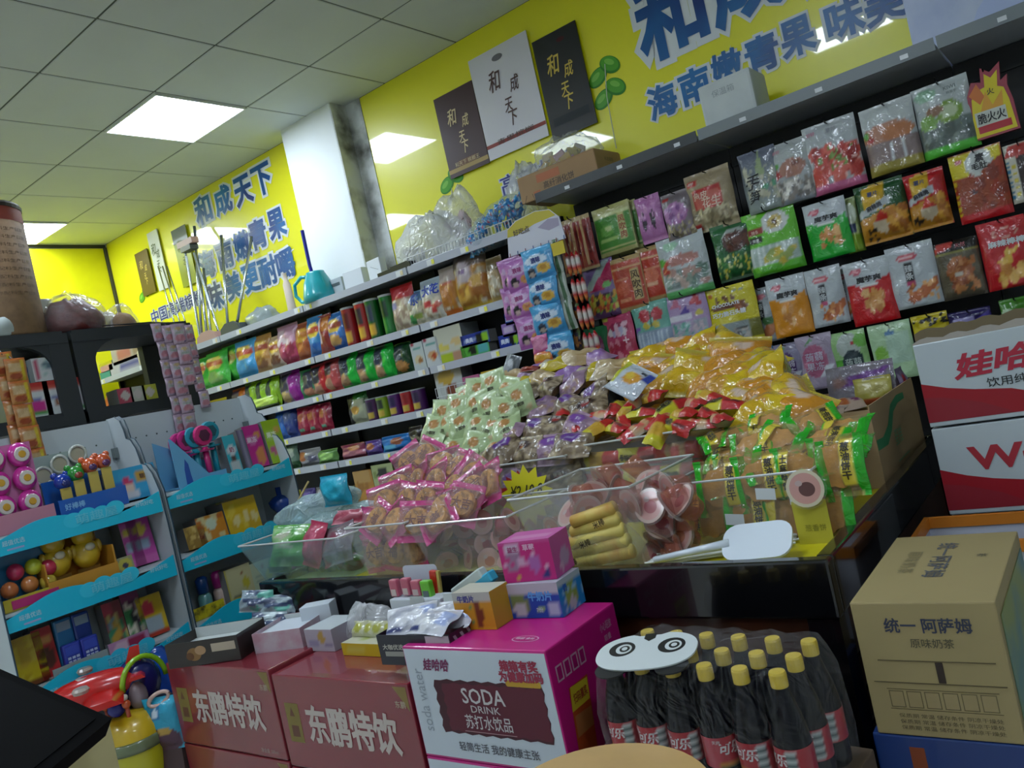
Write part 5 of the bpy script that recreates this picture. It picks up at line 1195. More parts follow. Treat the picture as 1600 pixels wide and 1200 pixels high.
for i, (px, ops, lb, w, h) in enumerate(((180, [F('#7d3a3c'), N(5, 16, .12, .18, ['#a8843a', '#3a7a5a', '#6a8a9a', '#b0a060'], 0, 0, 1, .65), R(.0, .75, .6, 1, '#a83a4a')], 'blister of green and gold candies on third display shelf', .06, .15), (212, [F('#5a2a4a'), N(6, 20, .12, .18, ['#2a2a30', '#a89a8a', '#3a7a4a', '#c0b8a8'], 0, 0, 1, .68), R(0, .8, 1, 1, '#7a2a5a')], 'purple blister of black and white candies on third display shelf', .06, .16),
                                         (240, [F('#b89a22'), D(.4, .7, .26, .18, '#b83a4a'), R(.1, .1, .85, .45, '#8f9aa0'), R(0, 0, 1, .08, '#a83a2a')], 'yellow candy toy box at right end of third display shelf', .085, .13))):
    toybox(2, px, 985, w, h, .05, ops, lb, dep=.1)
o = toybox(2, 200, 1000, .13, .04, .02, [F('#a87a9a'), D(.3, .5, .2, .4, '#c0a0b0'), R(.5, .2, .9, .8, '#8a2a4a')], 'pink lilac price card at front of third display shelf', dep=.03)
# right unit, top shelf: fans in a blue tray, pink and green boxes
e = toy('fan_tray', 0, 315, 715, 'pale blue tray holding mini hand fans on right display', 'toy tray', .10)
MB().poly([(-.14, 0), (.05, 0), (.05, .03), (-.02, .03), (-.135, .17), (-.14, .17)], -.06, -.056).box(-.14, .05, -.056, .06, 0, .005).poly([(-.14, 0), (.05, 0), (.05, .07), (-.14, .17)], .056, .06).make('tray', mat('pale_blue_board', '#5f9ac0', .4), e)
decal(e, 'tower_print', [([(-.11, .01), (-.085, .01), (-.088, .04), (-.09, .075), (-.1, .095), (-.108, .06)], '#2a4f9a')], Fr((0, -.0605, 0), (1, 0, 0), (0, 0, 1)))
for i, (dx, z, c, yy) in enumerate(((-.075, .145, '#b01c72', .02), (-.05, .15, '#b01c72', .01), (-.02, .155, '#1f8aa0', .0), (.012, .155, '#b8246a', -.02), (.06, .165, '#14889e', .0))):
    q = empty('mini_fan', (UX - .10 - yy, toy_at(315, 715, .1)[1] + dx, SU[0] + .007), PI / 2); tag(q, ['leftmost magenta', 'second magenta', 'narrow teal', 'front pink', 'right teal'][i] + ' mini hand fan in the pale blue tray', 'fan', 'mini hand fans')
    MB().tube([(0, 0, 0), (0, 0, z - .04)], .011, 10).make('handle', cm(c, .3), q, smooth=True)
    MB().lathe([(.034, -.012), (.037, 0), (.034, .012), (.026, .014), (.0, .014)], 18).make('head', cm(c, .3), q, M=Matrix.Translation((0, 0, z)) @ Matrix.Rotation(PI / 2, 4, 'X'))
    MB().lathe([(.022, 0), (.022, .003)], 6).make('grille', cm('#4a1438' if 'b0' in c or 'b8' in c else '#0f4a58', .4), q, M=Matrix.Translation((0, -.0145, z)) @ Matrix.Rotation(PI / 2, 4, 'X'))
    MB().lathe([(.03, 0), (.034, .006)], 14, (0, 0, z - .055)).make('collar', cm(c, .3), q)
toybox(0, 360, 716, .05, .14, .06, [F('#2a98a8'), D(.5, .62, .4, .14, '#b8bcc0'), D(.5, .2, .4, .22, '#a9b0b0'), D(.5, .4, .2, .1, '#4a3a34')], 'teal cartoon candy box beside the mini fans', dep=.09, words=[('奶', .5, .62, .14, '#8a2a4a', .02)])
toybox(0, 379, 708, .03, .15, .06, [F('#7f7a92'), S(5, 0, .3, '#4a4458')], 'narrow grey striped box on right display', dep=.1)
toybox(0, 397, 702, .075, .16, .05, [F('#b0247c'), D(.75, .76, .14, .12, '#c08a3a'), D(.4, .66, .3, .12, '#b86a9c'), D(.7, .26, .3, .2, '#c07a4a')], 'magenta jelly candy box on right display', dep=.1, words=[('果冻', .38, .66, .14, '#d0b8c8', .03)])
toybox(0, 428, 695, .08, .165, .05, [F('#8fb01f'), D(.76, .76, .14, .1, '#c09a4a'), R(.15, .55, .6, .78, '#9fbf5a'), D(.3, .3, .2, .1, '#b04a7a'), D(.7, .26, .26, .12, '#c0a86a')], 'lime green jelly candy box on right display', dep=.09, words=[('果冻', .38, .66, .14, '#dce5c8', .03)])
# right unit, second shelf
YBX = [F('#c0a01c'), N(9, 12, .08, .12, ['#c9b040', '#b8962a'], 0, 0, 1, 1)]
for i, (px, ops, w, h, lb) in enumerate(((293, [F('#8a6a2a'), N(2, 16, .08, .14, ['#3a2a22', '#c0a05a', '#a8863a'])], .075, .075, 'dark yellow animal biscuit box, left of three'), (322, [F('#b8761f'), N(4, 18, .09, .16, ['#c8942a', '#a85a22', '#c0b080', '#8a3a1c']), D(.5, .66, .16, .2, '#b5c0a8')], .11, .095, 'orange animal biscuit box, middle of three'), (374, YBX + [D(.3, .4, .1, .16, '#c8ba80'), D(.6, .45, .1, .16, '#c8ba80'), D(.85, .4, .1, .16, '#c8ba80')], .135, .12, 'yellow cartoon face box, right of three'))):
    toybox(1, px, 822, w, h, .09, ops, lb + ' on right display', dep=.09)
toybox(1, 350, 795, .09, .12, .08, [F('#8a8a5a'), R(.4, .5, 1, .9, '#a89a2a'), R(0, .1, .5, .4, '#a0a08a')], 'dim olive box at back of right display shelf', dep=.19)
e = toy('spinner_toy', 1, 437, 775, 'blue and yellow spinning top toy at right end of right display', 'toy', .12)
MB().lathe([(.0, 0), (.012, .01), (.045, .05), (.05, .07), (.03, .085), (.012, .09), (.012, .12)], 18).make('top', cm('#1c3f8a', .25), e, smooth=True); MB().lathe([(.028, 0), (.032, .02), (.03, .04)], 14, (.045, -.03, .05)).make('cup', cm('#b8b01c', .3), e, smooth=True); MB().ball((.05, -.03, .03), .022, 12, 8).make('bead', cm('#a84a7a', .3), e, smooth=True)
# right unit, third shelf
for i, (dx, c, lb) in enumerate(((0, '#1c4f9a', 'blue'), (24, '#b82a8a', 'pink'))):
    p = toy_at(318 + dx, 925 - dx * .4, .1); q = empty('marker_bottle', (UX - .1, p[1], SU[2] + .001), PI / 2); tag(q, lb + ' bubble bottle in clear wrap on right display', 'bottle', 'bubble bottles')
    MB().lathe([(.022, 0), (.024, .01), (.024, .06), (.016, .072)], 16).make('body', cm('#5a8a8a' if i == 0 else '#b09a90', .2), q, smooth=True); MB().lathe([(.02, .072), (.021, .12), (.012, .128)], 16).make('cap', cm(c, .3), q, smooth=True)
e = toy('wrap_tray', 2, 325, 950, 'yellow and black tray in front of the bubble bottles', 'tray', .05)
MB().box(-.07, .06, -.006, .0, 0, .04).make('tray_front', mat('hazard_board', '#c0b01c', .5, var=1, vscale=40, var2='#2a2818'), e)
cb_ = [F('#b5b088'), R(0, 0, 1, .16, '#b8a82a'), D(.72, .5, .14, .16, '#b0a43a'), D(.6, .8, .05, .06, '#7a3a22'), R(.1, .2, .7, .26, '#6a6a5a'), R(.0, .0, .04, 1, '#a89a2a')]
toybox(2, 362, 895, .105, .125, .09, cb_, 'cream chick-print candy box, left of two on right display', dep=.08, tilt=-.05)
toybox(2, 399, 880, .10, .115, .09, [F('#a9b59a'), R(0, 0, 1, .14, '#7aa82a'), D(.7, .5, .14, .18, '#a8b03a'), S(4, 1, .3, '#8f9f90', .1, .3, .5, .8), D(.5, .8, .05, .06, '#8a3a2a')], 'pale green chick-print candy box, right of two on right display', dep=.08, tilt=-.05)
# the photo shows these goods large on their shelves
for o in COL.objects:
    if o.parent is None and -3.22 < o.location[0] < -2.98 and 1.0 < o.location[1] < 2.3 and o.location[2] > .25 and o.get('category') not in ('display unit', 'price card'): o.scale = (1.16, 1.1, 1.2)
# bottom: red plane, helmet, bucket
PT_ = at(150, 1078, x=-2.82); pl = empty('toy_plane', (-2.82, PT_[1], PT_[2] - .05), 1.1); tag(pl, 'big red plastic toy plane standing below the toy display', 'toy')
RDm = cm('#b81c1a', .25)
MB().ball((0, 0, .05), (.16, .06, .055), 18, 10).make('fuselage', RDm, pl, smooth=True)
MB().poly([(-.06, 0), (.06, 0), (.03, .02), (-.03, .02)], -.2, .2).make('wing', RDm, pl, (0.02, 0, .03)); MB().poly([(-.02, 0), (.04, 0), (.05, .09), (.02, .09)], -.006, .006).make('tail_fin', RDm, pl, (.1, 0, .06)); MB().poly([(-.02, 0), (.03, 0), (.02, .012), (-.01, .012)], -.09, .09).make('tailplane', RDm, pl, (.12, 0, .06))
for y in (-.14, .0, .14): MB().lathe([(.022, 0), (.026, .01), (.02, .018)], 14).make('engine_cap', cm('#a89a90', .3), pl, M=Matrix.Translation((-.03, y, .085)))
for y in (-.08, .1): MB().ball((.05, y, -.01), (.028, .02, .028), 12, 8).make('wheel', cm('#16208a', .25), pl, smooth=True)
MB().box(-.05, .05, -.05, .05, -pl.location[2], -.0).make('stand_box', cm('#1a1c22', .6), pl)
PT_ = at(216, 1066, x=-2.78); hm_ = empty('toy_helmet', (-2.78, PT_[1], PT_[2] - .09)); tag(hm_, 'green and navy toy robot head below the toy display', 'toy')
MB().ball((0, 0, .09), (.06, .075, .085), 18, 12).make('head', cm('#1a1c5a', .25), hm_, smooth=True)
MB().tube([(.045, .075 * math.cos(t_ * PI / 12), .09 + .088 * math.sin(t_ * PI / 12)) for t_ in range(13)], .009, 8).make('rim', cm('#7fb01f', .25), hm_, smooth=True); MB().ball((.045, -.03, .06), (.03, .03, .05), 12, 8).make('face', cm('#8a7a80', .4), hm_, smooth=True)
MB().box(-.09, .05, -.1, .1, -hm_.location[2], .01).make('stand_box', cm('#1a1c22', .6), hm_)
PT_ = at(232, 1062, x=-2.9); bb = lump('toy_bag', (-2.9, PT_[1] + .02, PT_[2] - .08), (.07, .11, .13), cm('#12449a', .2), 'crumpled blue wrapped toy below the right display', 'toy', 17)
MB().box(-.1, .08, -.14, .14, -bb.location[2], .0).make('stand_box', cm('#1a1c22', .6), bb)
tb = obj('toy_bag', Pouch(.125, .17, .04, 'pillow', 4).mesh([F('#1f8fae'), R(0, .85, 1, 1, '#2aa0c0'), R(.25, .62, .55, .85, '#1f6a9a'), D(.4, .72, .1, .08, '#b5c5d0'), D(.55, .2, .45, .25, '#4a2a3c'), D(.6, .38, .2, .06, '#a8863a')], '#1a6a86'), FILM, None, at(262, 1172, y=1.27)); tb.rotation_euler = (-.1, 0, .5); tag(tb, 'light blue toy bag with white badge beside the red drink cartons', 'toy bag')
MB().box(-.05, .05, -.0, .04, -tb.location[2], .0).make('stand_box', cm('#3a1f22', .6), tb)
o = MB().ball((0, 0, 0), .024, 14, 9).make('toy_ball', cm('#a82a2c', .25), None, at(226, 1090, y=1.29), True); tag(o, 'red ball toy perched above the light blue toy bag', 'toy')
o = MB().tube([(.035 * math.cos(t_ * PI / 8), 0, .018 * math.sin(t_ * PI / 8)) for t_ in range(17)], .007, 6, cap=False).make('toy_ring', cm('#b89a90', .3), None, at(248, 1092, y=1.28), True); o.rotation_euler = (0, -.35, .75); tag(o, 'oval green and pink toy ring above the light blue toy bag', 'toy')
# yellow bucket of candy sticks
Bk = at(212, 1160, y=1.22)
bu = empty('candy_bucket', (Bk[0], 1.22, .165)); tag(bu, 'yellow toy bucket with clear lid beside the red drink cartons', 'bucket')
bc = MB().lathe([(.066, 0), (.070, .01), (.092, .19), (.094, .2)], 28).make('bucket', cm('#b5b01a', .35), bu, smooth=True)
MB().lathe([(.097, .195), (.099, .205), (.099, .225), (.095, .232)], 28).make('lid_band', mat('smoky_band', '#5f6a4a', .2, coat=.6), bu, smooth=True)
MB().lathe([(.093, .23), (.09, .26), (.06, .30), (.0, .31)], 24, cap=False).make('filling', cm('#c0a014', .35), bu, smooth=True)
fb_ = Fr((0, 0, 0), (1, 0, 0), (0, 0, 1))
def buck(X, Y, e):
    X = np.asarray(X); Y = np.asarray(Y); r = .07 + (Y / .19) * .022 + .0015 + np.asarray(e); a = -PI / 2 + .35 + X / .085
    return np.stack([r * np.cos(a), r * np.sin(a), Y], 1)
decal(bu, 'badge', [(ell(-.012, .09, .046, .05), '#4a1c22'), (ell(-.012, .09, .042, .046), '#a84a48')], buck)
lettering(bu, '乐', buck, -.012, .09, .05, '#d0a8a0', .04, e=.002); decal(bu, 'dot', [(ell(.045, .135, .012, .013), '#2a2a22')], buck)
for i, (dx, dy) in enumerate(((-.035, -.05), (.0, -.03), (.04, -.02), (-.055, -.02))):
    s_ = empty('candy_stick', (Bk[0] + dx, 1.22 + dy, .165 + .285)); tag(s_, ['front left', 'middle', 'right', 'far left'][i] + ' orange candy stick poking out of the yellow bucket', 'candy stick', 'candy sticks in the bucket')
    MB().tube([(0, 0, 0), (0, 0, .05)], .007, 8).make('stick', cm('#a8482a', .3), s_, smooth=True); MB().ball((0, 0, .058), .014, 10, 7).make('bead', cm('#b84a1c', .2), s_, smooth=True); MB().ball((0, 0, .08), .010, 10, 7).make('tip', cm('#b8b0a0', .3), s_, smooth=True)
MB().lathe([(.075, -.165), (.072, -.002)], 18).make('stand_tube', cm('#3a2a2a', .6), bu)

# ================================================================== dark plastic racks behind the toy displays
rk = mat('charcoal_plastic', '#24292c', .55)
def rack(ya, yb, label):
    e = empty('storage_rack', (-3.6, (ya + yb) / 2, 0), PI / 2); tag(e, label, 'rack', 'charcoal plastic racks')
    w = yb - ya; d = .38
    for k, z in enumerate((.12, .62, 1.11, 1.53, 1.885)):
        MB().box(-w / 2, w / 2, 0, d, z - .055, z - .012).box(-w / 2 + .012, w / 2 - .012, .012, d - .012, z - .012, z).make('shelf_board', rk, e)
    for sx in (-1, 1):
        for y in (.0, d - .05):
            MB().box(sx * w / 2 - (.085 if sx > 0 else 0), sx * w / 2 + (.085 if sx < 0 else 0), y + .002, y + .048, 0, 1.84).make('post', rk, e)
        # curved corner bracket under the top board and the middle board
        for z in (1.83, 1.475):
            x0 = sx * (w / 2 - .085)
            pts = [(x0, z), (x0 - sx * .13, z)] + [(x0 - sx * (.13 - .13 * math.sin(t_ * PI / 12)), z - .10 + .10 * math.cos(t_ * PI / 12)) for t_ in range(1, 7)]
            MB().poly(pts if sx > 0 else pts[::-1], .004, .03).make('bracket', rk, e)
    return e
rack(.86, 1.705, 'charcoal plastic rack stacked with milk boxes at the left edge')
rack(1.72, 2.30, 'charcoal plastic rack hung with pink sachet strips')
# milk drink boxes in the rack
mb_ = [F('#b8bcbc'), R(0, .72, 1, 1, '#a8302a'), R(.05, .76, .95, .86, '#b8584a'), D(.66, .3, .2, .2, '#b02a7a'), R(.1, .5, .8, .56, '#6a6f9a'), P([(.4, .05), (.55, .16), (.95, .16), (.98, .04)], '#3f8a3c'), D(.3, .32, .08, .12, '#7a4a2c')]
for i, (px, w) in enumerate(((45, .16), (101, .165))):
    p = at(px, 615, x=-3.62); o = obj('milk_box', pbox_mesh(w, .2, .145, mb_, [F('#9aa09f')]), PRINT, None, (-3.72, p[1], 1.532), None); o.rotation_euler = (0, 0, PI / 2); tag(o, ['left', 'right'][i] + ' red and white milk drink box standing in the charcoal rack', 'box', 'milk drink boxes')
p = at(81, 574, x=-3.62); o = obj('milk_box', pbox_mesh(.155, .2, .10, [F('#b8bcbc'), R(.04, .06, .16, .94, '#a8405a'), R(.84, .1, .96, .9, '#b8808c'), N(3, 14, .05, .08, ['#6a8f92', '#8fa6a4', '#5a6f78'], .25, .2, .75, .8)], [F('#a9adad')]), PRINT, None, (-3.72, p[1], 1.679)); o.rotation_euler = (0, 0, PI / 2); tag(o, 'white milk drink box with pink ends lying on top of the two others', 'box', 'milk drink boxes')
p = at(38, 580, x=-3.68); o = obj('carton', pbox_mesh(.1, .15, .10, [F('#5a6668'), D(.4, .6, .2, .2, '#2a2f5a'), R(.3, .1, .9, .4, '#3a5a5c')]), PRINT, None, (-3.74, p[1], 1.679)); o.rotation_euler = (0, 0, PI / 2); tag(o, 'dim grey carton beside the lying milk drink box in the rack', 'box')
# on the rack tops
RT = 1.887
p = at(75, 518, x=-3.78)
dr = empty('kraft_drum', (-3.8, p[1] - .18, RT)); tag(dr, 'tall brown kraft drum with red band on the charcoal rack', 'drum')
MB().lathe([(.17, 0), (.172, .01), (.172, .565)], 36).make('body', mat('ribbed_kraft', '#7a5f42', .75, var=.25, vscale=26), dr, smooth=True)
MB().lathe([(.1735, .50), (.1735, .562)], 36, cap=False).make('red_band', mat('dull_red_band', '#8a3a30', .6), dr, smooth=True); MB().lathe([(.176, .56), (.178, .575), (.172, .585), (.0, .585)], 36).make('lid', mat('dark_lid', '#2a2422', .5), dr)
def drf(X, Y, e):
    a = .1 + np.asarray(X) / .172; r = .1735 + np.asarray(e); return np.stack([r * np.cos(a), r * np.sin(a), np.asarray(Y)], 1)
for r in range(9): lettering(dr, '产品名称配料生产日期', drf, -.02, .46 - .035 * r, .016, '#5a4630', 0, .26, name='lettering')
def rest(px, py, x): return at(px, py, x=x)
p = rest(112, 490, -3.75); db = lump('clear_bag', (-3.75, p[1], RT), (.12, .15, .15), clear_mat('shiny_clear_bag', '#d8d2d4', .14, .08, bump=.6, bscale=16), 'clear bag of dark red dates on the charcoal rack', 'bag', 41, amp=.11)
lump('dates', (0, 0, .003), (.108, .135, .125), mat('dark_red_dates', '#5a1a16', .45, bump=.5, bscale=60, var=.4, vscale=40), None, None, 42, parent=db, amp=.09)
p = rest(187, 488, -3.8); wb = lump('clear_bag', (-3.8, p[1], RT), (.08, .075, .11), clear_mat('shiny_clear_bag', '#d8d2d4', .14, .08), 'small clear bag of brown grains on the charcoal rack', 'bag', 43, amp=.08)
lump('grains', (0, 0, .003), (.07, .062, .075), mat('brown_grains', '#8a6a42', .7, bump=.6, bscale=120), None, None, 44, parent=wb, amp=.04)
p = rest(163, 492, -3.82); lump('clear_bag', (-3.82, p[1], RT), (.05, .06, .085), clear_mat('white_carrier_film', '#dcdfe0', .62, .3), 'knotted white bag between the dates and the grains', 'bag', 45)
p = rest(70, 465, -3.9); o = MB().lathe([(.055, 0), (.058, .01), (.058, .17), (.05, .19), (.05, .2)], 20).make('white_tub', mat('white_plastic', '#bfc4c0', .4), None, (-3.92, p[1] - .02, RT), True); tag(o, 'white plastic tub behind the bag of dates', 'tub')
p = rest(8, 515, -3.66); lump('cloth', (-3.68, p[1] - .02, RT), (.06, .09, .075), mat('white_cloth', '#a9b3b0', .8), 'crumpled white cloth at the front of the charcoal rack', 'cloth', 46)
# boxes on the far end of the wall shelf, seen through the rack
for cx, cy, w, h, zb, ops, lb in ((197, 553, 52, 26, ZT + .082, [F('#a39a90'), R(.2, .2, .6, .8, '#a8675a'), R(.7, .1, .98, .9, '#8d7a60')], 'beige box with red print on a white box at far end of shelf top'), (195, 572, 56, 20, ZT, [F('#a9a7ae'), R(.3, .25, .9, .55, '#4a4a86')], 'flat white box with violet stripe at far end of shelf top'),
                                  (160, 572, 18, 12, ZT, [F('#3f8a7c')], 'teal paper pack at the very end of the shelf top'), (161, 560, 20, 14, ZT + .06, [F('#b88a86'), R(0, .7, 1, 1, '#b8b01c')], 'pink and yellow paper pack on the teal one')):
    x, z, wm, hm = slot(cx, cy, w, h, 3.44); o = obj('small_box', pbox_mesh(wm, .16, hm, ops), PRINT, None, (x, 3.53, zb)); tag(o, lb, 'box')
x, z, wm, hm = slot(228, 560, 22, 26, 3.46); o = MB().lathe([(wm * .42, 0), (wm * .45, .01), (wm * .45, hm * .8), (wm * .36, hm)], 18).make('tub', mat('cream_tub', '#b8b09a', .5), None, (x, 3.5, ZT), True); tag(o, 'cream tub beside the beige box at far end of shelf top', 'tub')
for cx, cy, w, h, c, lb, k in ((166, 600, 18, 40, '#a84a2c', 'orange bag seen through the charcoal rack', 1), (188, 592, 14, 38, '#7a1c22', 'dark red bottle-shaped bag seen through the charcoal rack', 1), (208, 605, 26, 20, '#a8a22a', 'yellow fish-print bag seen through the charcoal rack', 1)):
    bag(k, cx, cy, w, h, [F(c), D(.5, .5, .3, .3, '#c0b090' if k == 1 and c == '#a8a22a' else c)], lb, .06, c, name='snack_bag', cat='snack bag')
for i, (cx, c) in enumerate(((203, '#a84a5a'), (222, '#a8aa9a'), (240, '#a8a83a'))):
    p = at(cx, 640 - (cx - 203) * .3, x=-3.62); o = obj('small_box', pbox_mesh(.07, .1, .07, [F(c), D(.5, .5, .3, .3, '#b8b0a8')]), PRINT, None, (-3.68, p[1], 1.112 + .36)); o.rotation_euler = (0, 0, PI / 2)
    o.location[2] = 1.531; tag(o, ['small pink', 'small white', 'small yellow'][i] + ' box standing in the second charcoal rack', 'box')
# sachet strips draped over the rack front
sa = [F('#a08a9a'), R(.0, .0, 1, .06, '#7a6474'), R(.14, .5, .86, .86, '#a39aa0'), D(.45, .76, .26, .08, '#b09a70'), R(.18, .52, .82, .58, '#8a9a8c'), D(.5, .3, .36, .16, '#a8707c'), D(.78, .12, .08, .06, '#4a3f6a')]
def sachet_strip(label, px, py, n, w, h, x, ops, back, yaw=0.):
    p0 = at(px, py, x=x); e = empty('sachet_strip', (x, p0[1], p0[2]), PI / 2 + yaw); tag(e, label, 'sachet strip', 'hanging sachet strips')
    pc = Pouch(w, h, .014, 'flat', seed=int(px), wr=.2); me = pc.mesh(ops, back, 12, 16, center=True); me.materials.append(FILM)
    for i in range(n):
        o = obj('sachet', me, None, e, (random.uniform(-.004, .004), random.uniform(-.004, .004), -h * (i + .5))); o.rotation_euler = (random.uniform(-.06, .06), 0, random.uniform(-.08, .08))
    MB().tube([(0, .0, -.01), (0, .02, .01), (0, .39 + x + 3.225, 1.893 - p0[2])], .0025, 5).make('hanger', hookm, e)
    return e
sachet_strip('long pink sachet strip in front, second from left on the rack', 262, 508, 8, .062, .078, -3.215, sa, '#8a7484', .0)
sachet_strip('leftmost long pink sachet strip on the rack', 245, 505, 8, .05, .080, -3.235, sa, '#8a7484', .1)
sachet_strip('short pink sachet strip with clear label on the rack', 277, 506, 3, .062, .09, -3.195, sa, '#8a7484', -.05)
sachet_strip('rightmost pink sachet strip hanging at the rack corner', 292, 508, 5, .046, .075, -3.24, sa, '#8a7484', -.15)
so = [F('#a8703a'), R(.1, .4, .7, .8, '#b59a70'), R(.72, 0, .86, 1, '#b8a22a'), D(.4, .22, .3, .14, '#8a3f22'), R(0, .9, 1, 1, '#b0602a')]
sachet_strip('orange sachet strip in front hanging at the left edge', 20, 560, 5, .075, .085, -3.21, so, '#8a5428', .1)
sachet_strip('orange sachet strip behind at the left edge', 2, 550, 4, .075, .09, -3.235, so, '#8a5428', -.1)

# ================================================================== island counter
IX0, IX1, IY0, IY1, IZ = -2.52, -.555, 1.645, 3.06, .75
isl = empty('island_counter', ((IX0 + IX1) / 2, (IY0 + IY1) / 2, 0)); tag(isl, 'black-rimmed wooden island counter heaped with loose snacks', 'counter')
bg = mat('black_gloss_lacquer', '#0b0c0f', .16, coat=.6); wood = mat('red_brown_wood', '#42200f', .4, coat=.3, var=.5, vscale=7)
hx, hy = (IX1 - IX0) / 2, (IY1 - IY0) / 2
for nm, a in (('rim', (-hx, hx, -hy, -hy + .035)), ('rim', (-hx, hx, hy - .035, hy)), ('rim', (-hx, -hx + .035, -hy + .0355, hy - .0355)), ('rim', (hx - .035, hx, -hy + .0355, hy - .0355))):
    o = obj(nm, bevel_box(nm, a[1] - a[0], a[3] - a[2], .125, .006, 2), bg, isl, ((a[0] + a[1]) / 2, (a[2] + a[3]) / 2, .625))
MB().box(-hx + .036, hx - .036, -hy + .036, hy - .036, .70, .722).make('display_board', mat('yellow_board', '#c3b914', .4, coat=.3), isl)
for sx in (-1, 1):
    for sy in (-1, 1): MB().box(sx * hx - (.07 if sx > 0 else -.004), sx * hx + (.07 if sx < 0 else -.004), sy * hy - (.07 if sy > 0 else -.004), sy * hy + (.07 if sy < 0 else -.004), 0, .624).make('post', bg, isl)
for nm, a in (('front_panel', (-hx + .071, hx - .071, -hy + .02, -hy + .038)), ('back_panel', (-hx + .071, hx - .071, hy - .038, hy - .02)), ('side_panel', (-hx + .02, -hx + .038, -hy + .071, hy - .071)), ('side_panel', (hx - .038, hx - .02, -hy + .071, hy - .071))):
    MB().box(a[0], a[1], a[2], a[3], .08, .623).make(nm, wood, isl)
MB().box(-hx + .02, hx - .02, -hy + .03, hy - .03, 0, .079).make('plinth', bg, isl)
for k in range(5): MB().box(hx - .0195, hx - .013, -hy + .09, -hy + .45, .50 - .075 * k, .505 - .075 * k).make('groove', bg, isl)
FZ = .723
def bin_(name, x0, x1, y0, y1, h, label, m=CLEAR, z=FZ, fl=.03, t=.003, cat='plastic bin'):
    """flared clear plastic bin with real wall thickness and a rolled rim"""
    cx, cy_ = (x0 + x1) / 2, (y0 + y1) / 2; w, d = (x1 - x0) / 2, (y1 - y0) / 2
    def ring(a, zz, o=0): return [(-w - a + o, -d - a + o, zz), (w + a - o, -d - a + o, zz), (w + a - o, d + a - o, zz), (-w - a + o, d + a - o, zz)]
    b = MB(); v = ring(-fl, 0) + ring(0, h) + ring(0, h, t) + ring(-fl, t, t)
    f = [(3, 2, 1, 0)] + [(k + i, k + (i + 1) % 4, k + 4 + (i + 1) % 4, k + 4 + i) for k in (0, 4, 8) for i in range(4)] + [(12, 13, 14, 15)]
    o = b.add(v, f).make(name, m, None, (cx, cy_, z)); tag(o, label, cat, 'clear snack bins on the island')
    r = MB(); c = [(-w, -d, h), (w, -d, h), (w, d, h), (-w, d, h), (-w, -d, h)]
    for i in range(4): r.tube([c[i], c[i + 1]], .0035, 6)
    r.make('rim', mat('frosted_rim', '#b9bcba', .2, coat=.5), o)
    return o
bin_('snack_bin', -2.66, -2.10, 1.69, 2.02, .15, 'clear bluish bin with green and pink bags at left end of island', clear_mat('bluish_plastic', '#b5d2d6', .2, fk=.25), fl=.05)
bin_('snack_bin', -2.07, -1.80, 1.70, 2.16, .175, 'clear bin of pink-wrapped cookies on the island', CLEAR)
bin_('snack_bin', -1.79, -1.40, 1.70, 2.02, .165, 'clear bin of small pink jelly cups on the island', MILKY, fl=.04)
bin_('snack_bin', -1.385, -1.005, 1.70, 2.08, .21, 'clear bin of big jelly cups beside the yellow stick bag', MILKY, fl=.05)
bin_('snack_bin', -.995, -.625, 1.875, 2.36, .17, 'clear bin of scallion crackers at right end of island', CLEAR, fl=.035)
bin_('snack_bin', -1.80, -1.475, 2.14, 2.56, .25, 'clear bin of rice crackers behind the jelly cups', CLEAR)
bin_('snack_bin', -1.455, -1.03, 2.18, 2.66, .27, 'clear bin of finger cookies in the middle of island', CLEAR, fl=.035)
def riser(x0, x1, y0, y1, h, label):
    o = obj('carton', bevel_box('carton', x1 - x0, y1 - y0, h, .004, 1), kr, None, ((x0 + x1) / 2, (y0 + y1) / 2, FZ)); tag(o, label, 'carton'); return o
riser(-2.36, -1.86, 2.28, 2.9, .24, 'brown carton under the pale green cookie pouches')
riser(-1.5, -1.12, 2.72, 3.01, .33, 'brown carton under the yellow bread packs')
riser(-2.0, -1.52, 2.6, 2.95, .30, 'brown carton under the loaf packs behind the rice crackers')
riser(-2.04, -1.83, 1.76, 2.12, .10, 'low brown carton inside the pink cookie bin')
riser(-1.42, -1.07, 2.22, 2.62, .17, 'low brown carton filling the finger cookie bin')
riser(-1.77, -1.51, 2.18, 2.52, .13, 'low brown carton filling the rice cracker bin')
riser(-.95, -.67, 2.0, 2.32, .09, 'low brown carton filling the cracker bin')

